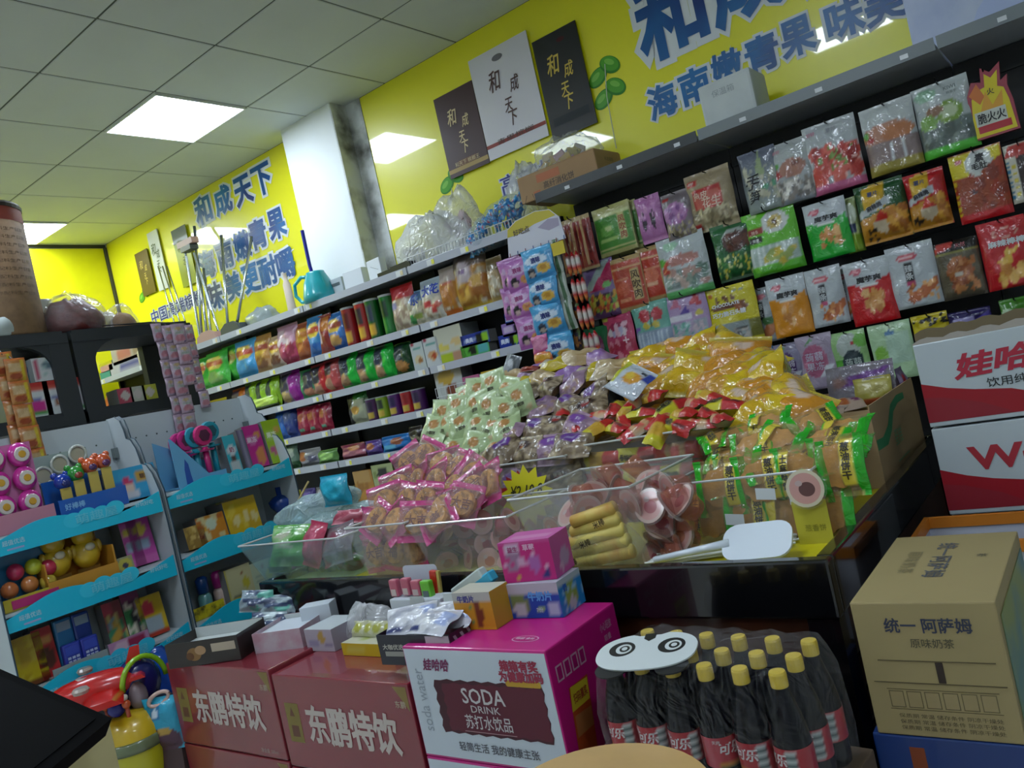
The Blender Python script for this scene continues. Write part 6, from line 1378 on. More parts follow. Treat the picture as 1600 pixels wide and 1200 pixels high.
def MM(P_, tilt=0., yaw=0., spin=0., roll=0.):
    return Matrix.Translation(P_) @ Matrix.Rotation(yaw, 4, 'Z') @ Matrix.Rotation(-(PI / 2 - tilt), 4, 'X') @ Matrix.Rotation(spin, 4, 'Y') @ Matrix.Rotation(roll, 4, 'Z')
class Proto:
    """first use moves the prototype itself, later uses copy it"""
    def __init__(s, o): s.o = o; s.used = False
    def put(s, M, label, cat, group):
        if not s.used: s.used = True; o = s.o; o.matrix_basis = M
        else: o = dup(s.o, M)
        tag(o, label, cat, group); return o
def heap(protos, rows, y0, z0, k, lab, cat, group, size=1., tilt=None, dt=.35, ds=.5, dyaw=.35, seed=1, lift=0., spin0=0.):
    """rows: {row name: [(px, py), ...]} of packs seen on the sloping top of the heap"""
    rg = random.Random(seed); n = 0
    t0 = math.atan(k) if tilt is None else tilt
    for rn, pts in rows.items():
        pts = sorted(pts)
        for i, q in enumerate(pts):
            P_ = on_slope(q[0], q[1], y0, z0, k); P_.z += lift + rg.uniform(-.006, .006)
            pr = protos[n % len(protos)]; n += 1
            pr.put(MM(P_, t0 + rg.uniform(-dt, dt) * .6, rg.uniform(-dyaw, dyaw), spin0 + rg.uniform(-ds, ds)), '%s, %s in the %s' % (lab, nth(i, len(pts)), rn), cat, group)
def pack(name, w, h, t, ops, back, seed, m=FILM, words=(), nx=14, nz=16, style='pillow', crimp=.1, wr=.14):
    pc = Pouch(w, h, t, style, seed, wr, crimp); o = obj(name, pc.mesh(ops, back, nx, nz, center=True), m)
    for s, u, v, hh, c, b, vt in words: lettering(o, s, pc.fr(.0025), u * w, v * h, hh * h, c, b, e=0, vert=vt)
    return o
# --- pink wrapped round cookies
pk = []
for sd in (1, 2, 3):
    o = pack('wrapped_cookie', .125, .13, .046, [F('#b8407a'), R(.0, .13, 1, .87, '#c4a2a4'), A(0, .13, 1, .87, .16), A(0, 0, 1, .13, .85), A(0, .87, 1, 1, .85), R(0, .13, .06, .87, '#b8407a'), R(.94, .13, 1, .87, '#b8407a'), A(0, .13, .05, .87, .5), A(.95, .13, 1, .87, .5)], None, sd, CLING)
    MB().lathe([(.0, -.014), (.038, -.014), (.043, -.006), (.043, .006), (.038, .014), (.0, .014)], 22, cap=False).make('cookie', mat('golden_cookie', '#b8863c', .6, var=.6, vscale=60, bump=.3, bscale=80), o, M=Matrix.Rotation(PI / 2, 4, 'X'), smooth=False)
    if sd < 3: lettering(o, ['大吉', '福'][sd - 1], Fr((0, -.0155, 0), (1, 0, 0), (0, 0, 1)), 0, 0, .036, '#5a2f14', .02)
    pk.append(Proto(o))
heap(pk, {'back row of pink cookies': [(640, 722), (664, 712), (690, 722), (716, 732), (742, 742)], 'second row of pink cookies': [(622, 758), (650, 750), (680, 752), (710, 760), (740, 766), (765, 758)], 'third row of pink cookies': [(604, 786), (636, 786), (668, 786), (694, 790), (724, 786)], 'fourth row of pink cookies': [(590, 812), (620, 814), (652, 812), (684, 810)]},
     1.75, .90, .62, 'pink-wrapped round cookie', 'cookie', 'pink-wrapped cookies', dt=.5, ds=.9, tilt=1.0, dyaw=.5)
for r, (z, row) in enumerate(((.80, 'lower'), (.875, 'upper'))):
    for i in range(3):
        pk[(i + r) % 3].put(MM(Vector((-2.015 + .085 * i, 1.765 + .01 * r, z)), PI / 2 - .1, random.uniform(-.2, .2), random.uniform(-.2, .2)), 'pink-wrapped cookie seen through bin front, %s in the %s layer' % (nth(i, 3), row), 'cookie', 'pink-wrapped cookies')
# --- pale green cookie pouches
gn = []
for sd in (1, 2):
    gn.append(Proto(pack('cookie_pouch', .118, .13, .042, [F('#9fb183'), R(0, .9, 1, 1, '#abbd92'), D(.5, .62, .2, .17, '#9a6a34'), D(.5, .62, .15, .12, '#a87a42'), D(.8, .2, .1, .08, '#b0a07a')], '#8fa372', sd, FILM, [('小圆饼', .5, .33, .11, '#3a3326', .02, False)])))
heap(gn, {'top row of green pouches': [(728, 622), (748, 612), (770, 604), (792, 612), (812, 626)], 'second row of green pouches': [(694, 648), (716, 640), (745, 636), (766, 640), (790, 648)]}, 2.2, .95, 1.0, 'pale green cookie pouch', 'cookie pouch', 'pale green cookie pouches', tilt=1.25, dt=.3, ds=.25, dyaw=.5, seed=4)
heap(gn, {'third row of green pouches': [(680, 672), (700, 668), (722, 668), (746, 668), (770, 668), (792, 672)], 'fourth row of green pouches': [(676, 700), (708, 704), (742, 698), (772, 706), (726, 726), (756, 730)]}, 2.2, .95, 1.0, 'pale green cookie pouch', 'cookie pouch', 'pale green cookie pouches', tilt=.95, dt=.35, ds=.3, dyaw=.4, seed=5)
# --- rice crackers: speckled packs, purple or black labels
rc_ops = lambda lc, sd: [F('#7a6a56'), N(sd, 80, .04, .08, ['#8f7f68', '#64543f', '#a39376', '#54442f'], 0, 0, 1, 1), D(.5, .62, .24, .2, lc), R(.4, .56, .62, .68, '#8a80a8' if lc != '#2a1414' else '#8a2a2c')]
rc = [Proto(pack('rice_cracker', .15, .12, .06, rc_ops('#56287a', 3), '#6a5a46', 3, FILM)), Proto(pack('rice_cracker', .15, .115, .06, rc_ops('#2a1414', 5), '#6a5a46', 6, FILM, [('米通', .5, .66, .14, '#a9a09a', .02, False)])), Proto(pack('rice_cracker', .14, .12, .06, [F('#8f7488'), N(8, 50, .05, .09, ['#a38a9c', '#7a5f74', '#94785f'], 0, 0, 1, 1), D(.45, .7, .26, .18, '#6a3a8a')], '#7a6070', 9, FILM, [('紫米', .45, .7, .12, '#b3a3c0', .02, False)]))]
heap(rc, {'back row of rice crackers': [(820, 618), (858, 606), (895, 600), (930, 618)], 'second row of rice crackers': [(812, 645), (848, 640), (885, 632), (920, 640)], 'third row of rice crackers': [(800, 680), (840, 672), (872, 668), (905, 668)], 'fourth row of rice crackers': [(790, 705), (826, 706), (866, 700), (895, 698)]},
     2.15, .97, .45, 'brown rice cracker pack', 'rice cracker', 'rice cracker packs', dt=.7, ds=.7, dyaw=.6, seed=7, tilt=.8)
for r in range(2):
    for i in range(3): rc[(i + 2 * r) % 3].put(MM(Vector((-1.735 + .1 * i, 2.20, .80 + .09 * r)), PI / 2 - .08, 0, random.uniform(-.1, .1)), 'rice cracker pack seen through bin front, %s in the %s layer' % (nth(i, 3), ['lower', 'upper'][r]), 'rice cracker', 'rice cracker packs')
# --- finger cookies: yellow and red wrappers
fc1 = [F('#b3aa1e'), R(.0, .0, .55, 1, '#b8b020'), R(.55, 0, 1, 1, '#a81c22'), R(.12, .35, .5, .6, '#7a7a3a'), R(.62, .3, .92, .6, '#5a1a1c'), R(0, 0, .07, 1, '#c0ba4a')]
fc2 = [F('#b0a394'), R(.0, 0, .28, 1, '#a81c24'), R(.28, .1, .7, .9, '#b8926a'), R(.74, 0, 1, 1, '#a8262a'), D(.5, .5, .12, .3, '#b84a44')]
fg = [Proto(pack('finger_cookie', .15, .055, .045, fc1, '#a8a01c', 2, FILM, [('手指饼', .3, .5, .4, '#2a2414', .03, False)], 16, 8, crimp=.04)), Proto(pack('finger_cookie', .15, .055, .045, fc2, '#a89a88', 4, FILM, (), 16, 8, crimp=.04)), Proto(pack('finger_cookie', .14, .06, .045, [F('#b8902c'), R(.6, 0, 1, 1, '#a81c1c'), R(0, 0, .2, 1, '#b8b020')], '#a8801c', 5, FILM, (), 16, 8, crimp=.04))]
heap(fg, {'back row of finger cookies': [(962, 640), (990, 630), (1020, 622), (1050, 640), (1085, 632), (1110, 625), (1130, 634)], 'second row of finger cookies': [(945, 652), (975, 655), (1005, 652), (1035, 655), (1070, 650), (1100, 648), (1120, 655)], 'third row of finger cookies': [(935, 672), (965, 672), (1000, 670), (1030, 672), (1060, 668), (1090, 664)], 'loose pair beside the rice crackers': [(880, 650), (905, 664)]},
     2.2, 1.0, .35, 'yellow and red finger cookie', 'finger cookie', 'wrapped finger cookies', dt=.8, ds=1.0, dyaw=.9, seed=9)
for r in range(3):
    for i in range(3): fg[(i + r) % 3 if r else 1].put(MM(Vector((-1.39 + .135 * i, 2.215 + .004 * r, .80 + .065 * r)), PI / 2, 0, random.uniform(-.06, .06)), 'finger cookie seen through bin front, %s in the %s layer' % (nth(i, 3), ['lower', 'middle', 'upper'][r]), 'finger cookie', 'wrapped finger cookies')
# --- yellow bread packs
yb = []
for sd, c, c2 in ((1, '#c09a14', '#c8ac2c'), (2, '#b87c1c', '#c89a3c'), (3, '#c4a818', '#b8862a')):
    yb.append(Proto(pack('bread_pack', .22, .155, .12, [F(c), N(sd, 8, .15, .3, [c2, c], 0, .1, 1, .9), D(.6, .7, .16, .08, '#c0a896'), R(0, 0, 1, .1, '#c8ba4a'), R(0, .9, 1, 1, '#c8ba4a'), A(0, 0, 1, .08, .6), A(0, .92, 1, 1, .6)], c, sd, CLING, crimp=.1, wr=.08)))
heap(yb, {'top row of yellow bread packs': [(1035, 560), (1062, 552), (1090, 552), (1125, 556), (1155, 562), (1178, 575)], 'second row of yellow bread packs': [(1000, 575), (1030, 582), (1065, 578), (1100, 584), (1135, 580), (1170, 590), (1195, 600)], 'third row of yellow bread packs': [(1010, 600), (1045, 602), (1080, 600), (1115, 606), (1150, 612), (1180, 618), (1160, 632)]},
     2.65, 1.10, .5, 'yellow bread pack', 'bread', 'yellow bread packs', dt=.8, ds=.9, dyaw=.7, seed=11, tilt=.75)
heap(yb, {'loose group by the open carton': [(1205, 628), (1232, 622), (1220, 645), (1245, 640), (1196, 648)]}, 2.3, .98, .5, 'yellow bread pack', 'bread', 'yellow bread packs', seed=12, dt=.5, ds=1.2)
# --- loaf packs, sausages and loose wrappers behind
lf = [Proto(pack('loaf_pack', .21, .12, .09, [F('#b09a74'), N(3, 20, .1, .2, ['#c0ae8c', '#a0875c'], 0, 0, 1, 1), R(0, 0, .1, 1, '#bfb5a5')], '#a08a64', 3, FILM)), Proto(pack('loaf_pack', .19, .11, .08, [F('#9a7a9c'), D(.5, .5, .4, .3, '#86609a'), R(0, 0, .12, 1, '#b09ab5')], '#7a5f80', 5, FILM)), Proto(pack('loaf_pack', .19, .11, .08, [F('#b8a418'), R(.2, .3, .5, .7, '#a39a86'), R(0, 0, .1, 1, '#c8c05a')], '#a8901c', 7, FILM))]
heap(lf, {'back row of loaf packs': [(798, 590), (835, 585), (870, 575), (905, 562), (935, 560)], 'front row of loaf packs': [(815, 605), (850, 598), (890, 590), (925, 585), (965, 580)]}, 2.55, 1.06, .45, 'soft loaf pack', 'bread', 'soft loaf packs', seed=13, dt=.4, ds=.6)
o = pack('sausage_pack', .10, .03, .026, [F('#7a2418'), R(.3, .2, .7, .7, '#9a4a34')], '#5a1a10', 4, FILM); o.matrix_basis = MM(on_slope(828, 577, 2.55, 1.12, .45), .5, .2, .2); tag(o, 'dark red sausage lying on the loaf packs', 'sausage')
o = pack('loaf_pack', .15, .13, .03, [F('#a9b0b8'), D(.55, .55, .26, .2, '#b8822c'), D(.48, .58, .14, .12, '#c0a23a'), R(0, .2, .2, 1, '#a8aa2a'), R(.85, .6, 1, .9, '#2a3a8a'), A(0, 0, 1, .06, .5)], '#a0a8b0', 5, CLING, (('蛋糕', .75, .8, .09, '#2a2c34', .02, False),)); o.matrix_basis = MM(on_slope(985, 595, 2.3, 1.08, .5), .75, .2, .7); tag(o, 'white and yellow sponge cake pack lying above the finger cookies', 'cake pack')
o = pack('loaf_pack', .07, .15, .02, [F('#8f9498'), N(2, 12, .1, .2, ['#b8bcc0', '#6a6f74'], 0, 0, 1, 1)], '#70757a', 6, FILM); o.matrix_basis = MM(on_slope(797, 578, 2.55, 1.1, .45), 1.2, .6, .5); tag(o, 'silver foil wrapper sticking up at left of loaf packs', 'wrapper')
# --- jelly cups
def jelly_cup(name, r, h, body, lidc, spot):
    e = empty(name); m = clear_mat('jelly_' + body.lstrip('#'), body, .55, .08)
    MB().lathe([(r * .62, -h), (r * .68, -h + .003), (r * .9, -.004)], 20).make('cup', m, e, smooth=True)
    MB().lathe([(r * .9, -.004), (r * 1.16, -.002), (r * 1.16, .001), (r * .9, .001)], 20, cap=False).make('flange', clear_mat('clear_plastic', '#e9eeee', .10), e)
    decal(e, 'lid', [(ell(0, 0, r * 1.05, r * 1.05), lidc), (ell(0, 0, r * .86, r * .86), '#b88a84'), (ell(r * .1, -r * .05, r * .45, r * .4), spot), (ell(-r * .3, r * .3, r * .2, r * .16), '#b09a98')], Fr((0, 0, .0012), (1, 0, 0), (0, 1, 0)), GLOSS)
    return e
jp = [Proto(jelly_cup('jelly_cup', .036, .045, '#c45468', '#bd8f92', '#a04656')), Proto(jelly_cup('jelly_cup', .036, .045, '#c0585e', '#b88a86', '#a05040'))]
jb = [Proto(jelly_cup('jelly_cup', .042, .055, '#bd6f54', '#b59c92', '#9a545a')), Proto(jelly_cup('jelly_cup', .042, .055, '#b86a5c', '#b8a098', '#a0664e'))]
def MJ(P_, rg, up=.7): return Matrix.Translation(P_) @ Matrix.Rotation(rg.uniform(-.8, .8), 4, 'Z') @ Matrix.Rotation(rg.choice((.5, 1.2, 1.9, 2.6, .9)) * up, 4, 'X') @ Matrix.Rotation(rg.uniform(-1.2, 1.2), 4, 'Y')
rg = random.Random(5)
for rn, pts in {'front layer of small jelly cups': [(698, 880), (732, 872), (764, 876), (795, 872)], 'middle layer of small jelly cups': [(705, 850), (735, 846), (760, 850), (785, 842), (808, 846)], 'top layer of small jelly cups': [(725, 822), (752, 816), (775, 822), (798, 812)], 'low rear layer': [(690, 862), (715, 862), (745, 860), (770, 862), (800, 858)], 'high rear layer': [(700, 835), (730, 834), (758, 834), (790, 830)]}.items():
    for i, q in enumerate(pts): jp[(i + len(rn)) % 2].put(MJ(at(q[0], q[1], y=1.775 + .03 * (len(rn) % 3) + (.09 if 'rear' in rn else 0)), rg, 1.), 'small pink jelly cup, %s in the %s' % (nth(i, len(pts)), rn), 'jelly cup', 'small pink jelly cups')
for rn, pts, yy in (('top of the jelly heap', [(905, 780), (938, 752), (962, 768), (985, 745), (1000, 765), (930, 775), (1020, 758), (1045, 768)], None), ('second jelly layer', [(890, 800), (918, 800), (950, 795), (985, 790), (1015, 790), (1046, 790), (1062, 782)], None), ('front of the jelly heap', [(865, 830), (1032, 815), (1055, 808), (1030, 845), (1060, 838), (1025, 872), (1045, 868), (1070, 862), (850, 855)], 1.80)):
    for i, q in enumerate(sorted(pts)):
        P_ = at(q[0], q[1], y=yy) if yy else on_slope(q[0], q[1], 1.78, .88, .55)
        jb[i % 2].put(MJ(P_, rg, .9), 'peach jelly cup, %s in the %s' % (nth(i, len(pts)), rn), 'jelly cup', 'big peach jelly cups')
# --- bag of yellow corn sticks in front of the jelly
yc = [at(930, 835, y=1.72), ]
cs_ = lump('corn_stick_bag', (yc[0][0], 1.735, FZ + .003), (.135, .05, .105), clear_mat('clear_stick_film', '#d8d8b0', .22, .12, bump=.7, bscale=20), 'clear bag of yellow corn sticks leaning before the jelly cups', 'snack bag', 51, amp=.05)
for i in range(5):
    MB().tube([(-.10 + .012 * i, -.022 + .006 * (i % 2), .018 + .028 * i), (.10 - .006 * i, -.018, .045 + .028 * i)], .018, 10).make('corn_stick', mat('yellow_corn_stick', '#cdbb62', .5, var=.5, vscale=14, var2='#c08a3a'), cs_, smooth=True)
for i in range(3): lettering(cs_, '米棒', Fr((0, -.052, 0), (1, 0, .15), (-.15, 0, 1)), -.06 + .06 * i, .04 + .04 * i, .018, '#3a2f1a', .02, rot=.15)
# --- scallion crackers
ck = []
for sd, wd in ((1, '土麻酥饼'), (2, '葱油饼干'), (3, None)):
    o = pack('cracker_pack', .135, .145, .042, [F('#a88a5c'), R(0, 0, .15, 1, '#1fa01c'), R(.85, 0, 1, 1, '#1fa01c'), R(.62, .2, .82, .94, '#cdb93c') if sd == 2 else R(.16, .2, .36, .94, '#cdb93c'), R(.13, 0, .87, .06, '#b8ae5a'), A(.15, 0, .85, 1, .22), A(.62, .2, .82, .94, 1.) if sd == 2 else A(.16, .2, .36, .94, 1.)], None, sd, CLING, ((wd, .72 if sd == 2 else .26, .57, .6, '#2a2414', .03, True),) if wd else (), 22, 20)
    c = MB(); pts = [((.05 + .003 * math.cos(9 * t_ * PI / 18)) * math.cos(t_ * PI / 18), (.05 + .003 * math.cos(9 * t_ * PI / 18)) * math.sin(t_ * PI / 18)) for t_ in range(36)]
    c.poly(pts, -.009, .009).make('cracker', mat('toasted_cracker', '#c08a44', .6, var=.4, vscale=26, bump=.4, bscale=90), o)
    ck.append(Proto(o))
for r, (pts, yy, rn) in enumerate((([(1112, 808), (1172, 812), (1232, 808), (1290, 800)], 1.925, 'lower layer'), ([(1128, 762), (1190, 752), (1252, 742), (1308, 728)], 1.93, 'upper layer'))):
    for i, q in enumerate(pts): ck[(i + r) % 3 if i != 1 else 1].put(MM(at(q[0], q[1], y=yy), PI / 2 - .15, random.uniform(-.12, .12), random.uniform(-.08, .08)), 'scallion cracker pack seen through bin front, %s in the %s' % (nth(i, 4), rn), 'cracker', 'scallion cracker packs')
heap(ck, {'back row of scallion crackers': [(1132, 690), (1165, 682), (1200, 676), (1240, 674), (1280, 672), (1315, 682)], 'second row of scallion crackers': [(1140, 715), (1180, 705), (1215, 700), (1252, 700), (1288, 698), (1318, 708)], 'third row of scallion crackers': [(1150, 738), (1200, 730), (1245, 722), (1285, 722)]}, 1.93, .875, .36, 'scallion cracker pack', 'cracker', 'scallion cracker packs', dt=.5, ds=.45, dyaw=.5, seed=15, tilt=.5)
o = jelly_cup('jelly_cup', .042, .04, '#b9a58a', '#c0b8a0', '#5a3a3c'); o.matrix_basis = Matrix.Translation(at(1258, 763, y=1.855)) @ Matrix.Rotation(PI / 2 - .1, 4, 'X'); tag(o, 'round pudding cup leaning on the cracker bin front', 'pudding cup')
for i, q in enumerate(((1196, 772), (1250, 780), (1148, 812))):
    o = MB().box(-.024, .024, 0, .001, -.014, .014).make('price_label', mat('white_label', '#c5cbd0', .4), None, at(q[0], q[1], y=1.868 if i < 2 else 1.88)); o.rotation_euler = (.05, .1, 0); tag(o, ['left upper', 'right upper', 'lower left'][i] + ' white price label stuck on the cracker bin', 'label', 'price labels on the cracker bin')
o = MB().box(-.04, .04, 0, .001, -.055, .055).make('price_card', mat('yellow_card', '#b8b03a', .5), None, at(1270, 818, y=1.867)); tag(o, 'yellow-green card leaning on the cracker bin front', 'card'); lettering(o, '葱香饼', Fr((0, 0, 0), (1, 0, 0), (0, 0, 1)), .005, -.01, .016, '#8a862a', .01)
# --- star price sign
P_ = at(822, 774, y=2.04); rs = MB().poly(starp(0, 0, .07, .098, 13, .1), 0, .002).make('star_sign', mat('yellow_star_card', '#c9c018', .5), None, P_); rs.rotation_euler = (-.2, 0, .15); tag(rs, 'yellow star-shaped price sign with handwriting among the snack bins', 'price sign')
MB().poly(starp(-.014, -.016, .07, .1, 13, .2), .0025, .0045).make('red_backing', mat('red_star_card', '#8f1a1c', .5), rs); lettering(rs, '¥2.10 8', Fr((0, 0, 0), (1, 0, 0), (0, 0, 1)), .004, .016, .036, '#2a2a14', .012, .12, shear=.3, e=.002)
# --- green, pink and clear bags in the left bin
o = pack('snack_bag', .17, .15, .07, [F('#4f9a3a'), D(.5, .62, .32, .22, '#a8aa92'), R(0, 0, 1, .2, '#3a7a2c'), N(3, 10, .1, .18, ['#6aae50', '#3f8a30', '#8ab078'], 0, 0, 1, 1)], '#3f7a2c', 3, FILM); o.matrix_basis = MM(at(455, 852, y=1.80), 1.2, .3, .1); tag(o, 'green snack bag in the bluish bin at left end of island', 'snack bag')
o = pack('snack_bag', .11, .16, .06, [F('#a8284a'), D(.5, .6, .3, .22, '#b8506a')], '#8a1c3a', 5, FILM); o.matrix_basis = MM(at(492, 850, y=1.80), 1.2, -.1, .15); tag(o, 'crimson round-headed snack bag in the bluish bin', 'snack bag')
o = pack('snack_bag', .16, .14, .06, [F('#9a8a94'), N(4, 16, .1, .2, ['#b0a8b0', '#a8405c', '#8a7a80', '#5a3a44'], 0, 0, 1, 1), A(0, .3, 1, 1, .6)], '#7a5a66', 6, CLING); o.matrix_basis = MM(at(530, 850, y=1.80), 1.1, -.1, -.2); tag(o, 'clear and pink snack bag in the bluish bin', 'snack bag')
o = pack('snack_bag', .24, .07, .05, [F('#a8485a'), R(.7, 0, 1, 1, '#b0222e'), N(7, 10, .1, .2, ['#b86a78', '#9a3a4c'], 0, 0, 1, 1)], '#8a2c3a', 7, FILM); o.matrix_basis = MM(at(565, 805, y=1.98), .6, .35, .1); tag(o, 'long red snack bag lying behind the bluish bin', 'snack bag')
for i, (q, c) in enumerate((((440, 878), '#2f6a2a'), ((478, 882), '#6a2a4a'), ((515, 882), '#4a3a5a'), ((548, 880), '#7a2a3c'))):
    o = pack('snack_bag', .13, .08, .06, [F(c), N(i, 10, .12, .2, [c, '#9a8a90', '#5f8a4a'], 0, 0, 1, 1)], c, 20 + i, FILM); o.matrix_basis = MM(at(q[0], q[1], y=1.86), 1.1, .1, .1 * i); tag(o, nth(i, 4) + ' of four dim snack bags at the bottom of the bluish bin', 'snack bag', 'bags at the bottom of the bluish bin')
for i, (a, b_, r) in enumerate((((428, 815), (565, 768), .05), ((450, 838), (600, 790), .045))):
    long_bag('film_roll', at(a[0], a[1], y=1.98), at(b_[0], b_[1], y=2.12), r, clear_mat('bluish_bag_film', '#bcd6d8', .8, .1, bump=.8, bscale=22), ['upper', 'lower'][i] + ' bluish clear carrier bag lying across the left bin', 60 + i, 'bag')
cp = obj('snack_bag', Pouch(.16, .12, .05, 'pillow', 9).mesh([F('#1f93b0'), D(.5, .6, .4, .3, '#2aa6c0')], '#1a7a92'), FILM, None, at(530, 790, y=2.03)); tag(cp, 'cyan toy pack standing behind the bluish bags', 'toy pack')
sk = MB().tube([at(462, 790, y=2.05), at(482, 752, y=2.1)], .004, 6).make('wooden_stick', mat('pale_wood', '#b09a62', .6)); tag(sk, 'thin wooden stick poking up behind the bluish bags', 'stick')
# --- open kraft carton with sachets at the right rear
ca = empty('open_carton', (-.85, 2.70, FZ)); tag(ca, 'open kraft carton with green wave print at right rear of island', 'carton')
ckm = mat('light_kraft', '#a58a64', .7, var=.06, vscale=8)
for nm, a in (('front_wall', (-.25, .25, -.31, -.306)), ('rear_wall', (-.25, .25, .306, .31)), ('left_wall', (-.25, -.246, -.306, .306)), ('right_wall', (.246, .25, -.306, .306))):
    w_ = MB().box(a[0], a[1], a[2], a[3], 0, .225 if nm != 'right_wall' else .235).make(nm, ckm, ca)
    if nm == 'right_wall':
        fr2 = Fr((.2502, -.306, 0), (0, 1, 0), (0, 0, 1))
        wv = [(.0, .135), (.08, .13), (.16, .15), (.24, .20), (.34, .215), (.44, .21), (.44, .19), (.34, .19), (.26, .175), (.2, .13), (.12, .1), (.0, .105)]
        decal(w_, 'wave_print', [(wv, '#3f8a5c')], fr2); lettering(w_, '蛋糕', fr2, .26, .10, .05, '#5a9a6c', 0); decal(w_, 'frame_print', [(rect(.2, .03, .36, .034), '#6a9a70')], fr2)
MB().box(-.246, .246, -.306, .306, 0, .004).make('base', ckm, ca)
rg = random.Random(8)
fp = [Proto(pack('sachet', .12, .09, .03, [F('#a9b0b8'), N(3, 10, .1, .2, ['#c0c6cc', '#8a929c'], 0, 0, 1, 1)], '#9aa0a8', 3, FILM)), Proto(pack('sachet', .13, .08, .03, [F('#b0b03a'), S(8, 0, .4, '#8a8a2a'), R(.6, 0, 1, 1, '#a8ac9a')], '#9a9a34', 4, FILM)), Proto(pack('sachet', .13, .09, .03, [F('#b09a8a'), R(.2, .3, .6, .7, '#a85a2a'), D(.8, .6, .12, .2, '#6a2a5a')], '#8a7a6a', 5, FILM))]
kk = 0
for rn, z, nn in (('bottom layer', .06, 6), ('middle layer', .13, 6), ('top layer', .20, 7)):
    for i in range(nn):
        fp[kk % 3].put(MM(Vector((-.85 - .17 + .34 * ((i * 2.4) % nn) / nn, 2.47 + .46 * i / nn, FZ + z)), rg.uniform(0, .4), rg.uniform(-.8, .8), rg.uniform(-1, 1)), 'foil sachet in the open kraft carton, number %d from the front in %s' % (i + 1, rn) if False else 'foil sachet, %s counted from the front of the open carton, %s' % (['first', 'second', 'third', 'fourth', 'fifth', 'sixth', 'seventh'][i], rn), 'sachet', 'foil sachets in the open carton'); kk += 1
o = pack('toy_pack', .22, .14, .03, [F('#8f8a92'), P([(.1, .5), (.3, .7), (.95, .85), (.9, .7), (.4, .5)], '#7a2aa0'), D(.2, .6, .1, .14, '#a87a6a'), A(0, 0, 1, 1, .55)], '#7a7580', 5, CLING); o.matrix_basis = Matrix.Translation(at(1345, 600, y=2.88)) @ Matrix.Rotation(-.2, 4, 'X'); tag(o, 'clear pack with purple toy standing at the back of open carton', 'toy pack')
o = pack('snack_pack', .12, .10, .03, [F('#a8a04a'), R(.1, .5, .9, .85, '#b8ae6a'), R(0, .1, 1, .3, '#a8502a')], '#8a8238', 7, FILM); o.matrix_basis = Matrix.Translation(at(1365, 612, y=2.86)) @ Matrix.Rotation(-.15, 4, 'X'); tag(o, 'yellow and orange snack pack standing in the open carton', 'snack pack')
o = pack('snack_pack', .10, .16, .03, [F('#8a7a9a'), D(.35, .7, .22, .13, '#b82a3a'), R(0, 0, 1, .4, '#8a7484')], '#6a5a78', 9, FILM); o.matrix_basis = Matrix.Translation(at(1412, 610, y=2.95)) @ Matrix.Rotation(PI / 2, 4, 'Z'); tag(o, 'lilac pack with red disc beside the open carton', 'snack pack')
# --- paper straws and white scoop in front
rg = random.Random(12)
for i in range(15):
    q = at(1152 + rg.uniform(-8, 8), 846 + rg.uniform(-6, 6), z=.735); y = 1.735 + .012 * (i % 8) + rg.uniform(-.003, .003)
    a = Vector((-1.02 + .01 * rg.uniform(-1, 1), y - .01, .729 + .007 * (i // 8))); b_ = Vector((-.70 + rg.uniform(-.012, .012), y + .10 + rg.uniform(-.01, .01), .729 + .007 * (i // 8)))
    o = MB().tube([a, b_], .0034, 6).make('paper_straw', mat('white_paper_straw', '#c6cac8', .5)); tag(o, 'white paper-wrapped straw, %s counted from the front of the loose bundle' % (['first', 'second', 'third', 'fourth', 'fifth', 'sixth', 'seventh', 'eighth'][i % 8] + (' lower' if i < 8 else ' upper')), 'straw', 'paper-wrapped straws')
sc = empty('scoop', at(1150, 850, z=.765)); sc.rotation_euler = (.62, -.02, .1); tag(sc, 'white plastic scoop lying across the paper straws', 'scoop')
wsc = mat('glossy_white_plastic', '#c9d2da', .25, coat=.5)
pts = rrect(-.03, -.052, .13, .052, .035, 5); MB().add([(p[0], p[1], 0) for p in pts] + [(p[0], p[1], .006) for p in pts], [tuple(range(len(pts)))[::-1], tuple(range(len(pts), 2 * len(pts)))] + [(i, (i + 1) % len(pts), (i + 1) % len(pts) + len(pts), i + len(pts)) for i in range(len(pts))]).make('blade', wsc, sc)
MB().tube([(-.015, 0, .003), (-.08, -.01, .006), (-.2, -.025, .002)], [.012, .009, .008], 8).make('handle', wsc, sc, smooth=True)

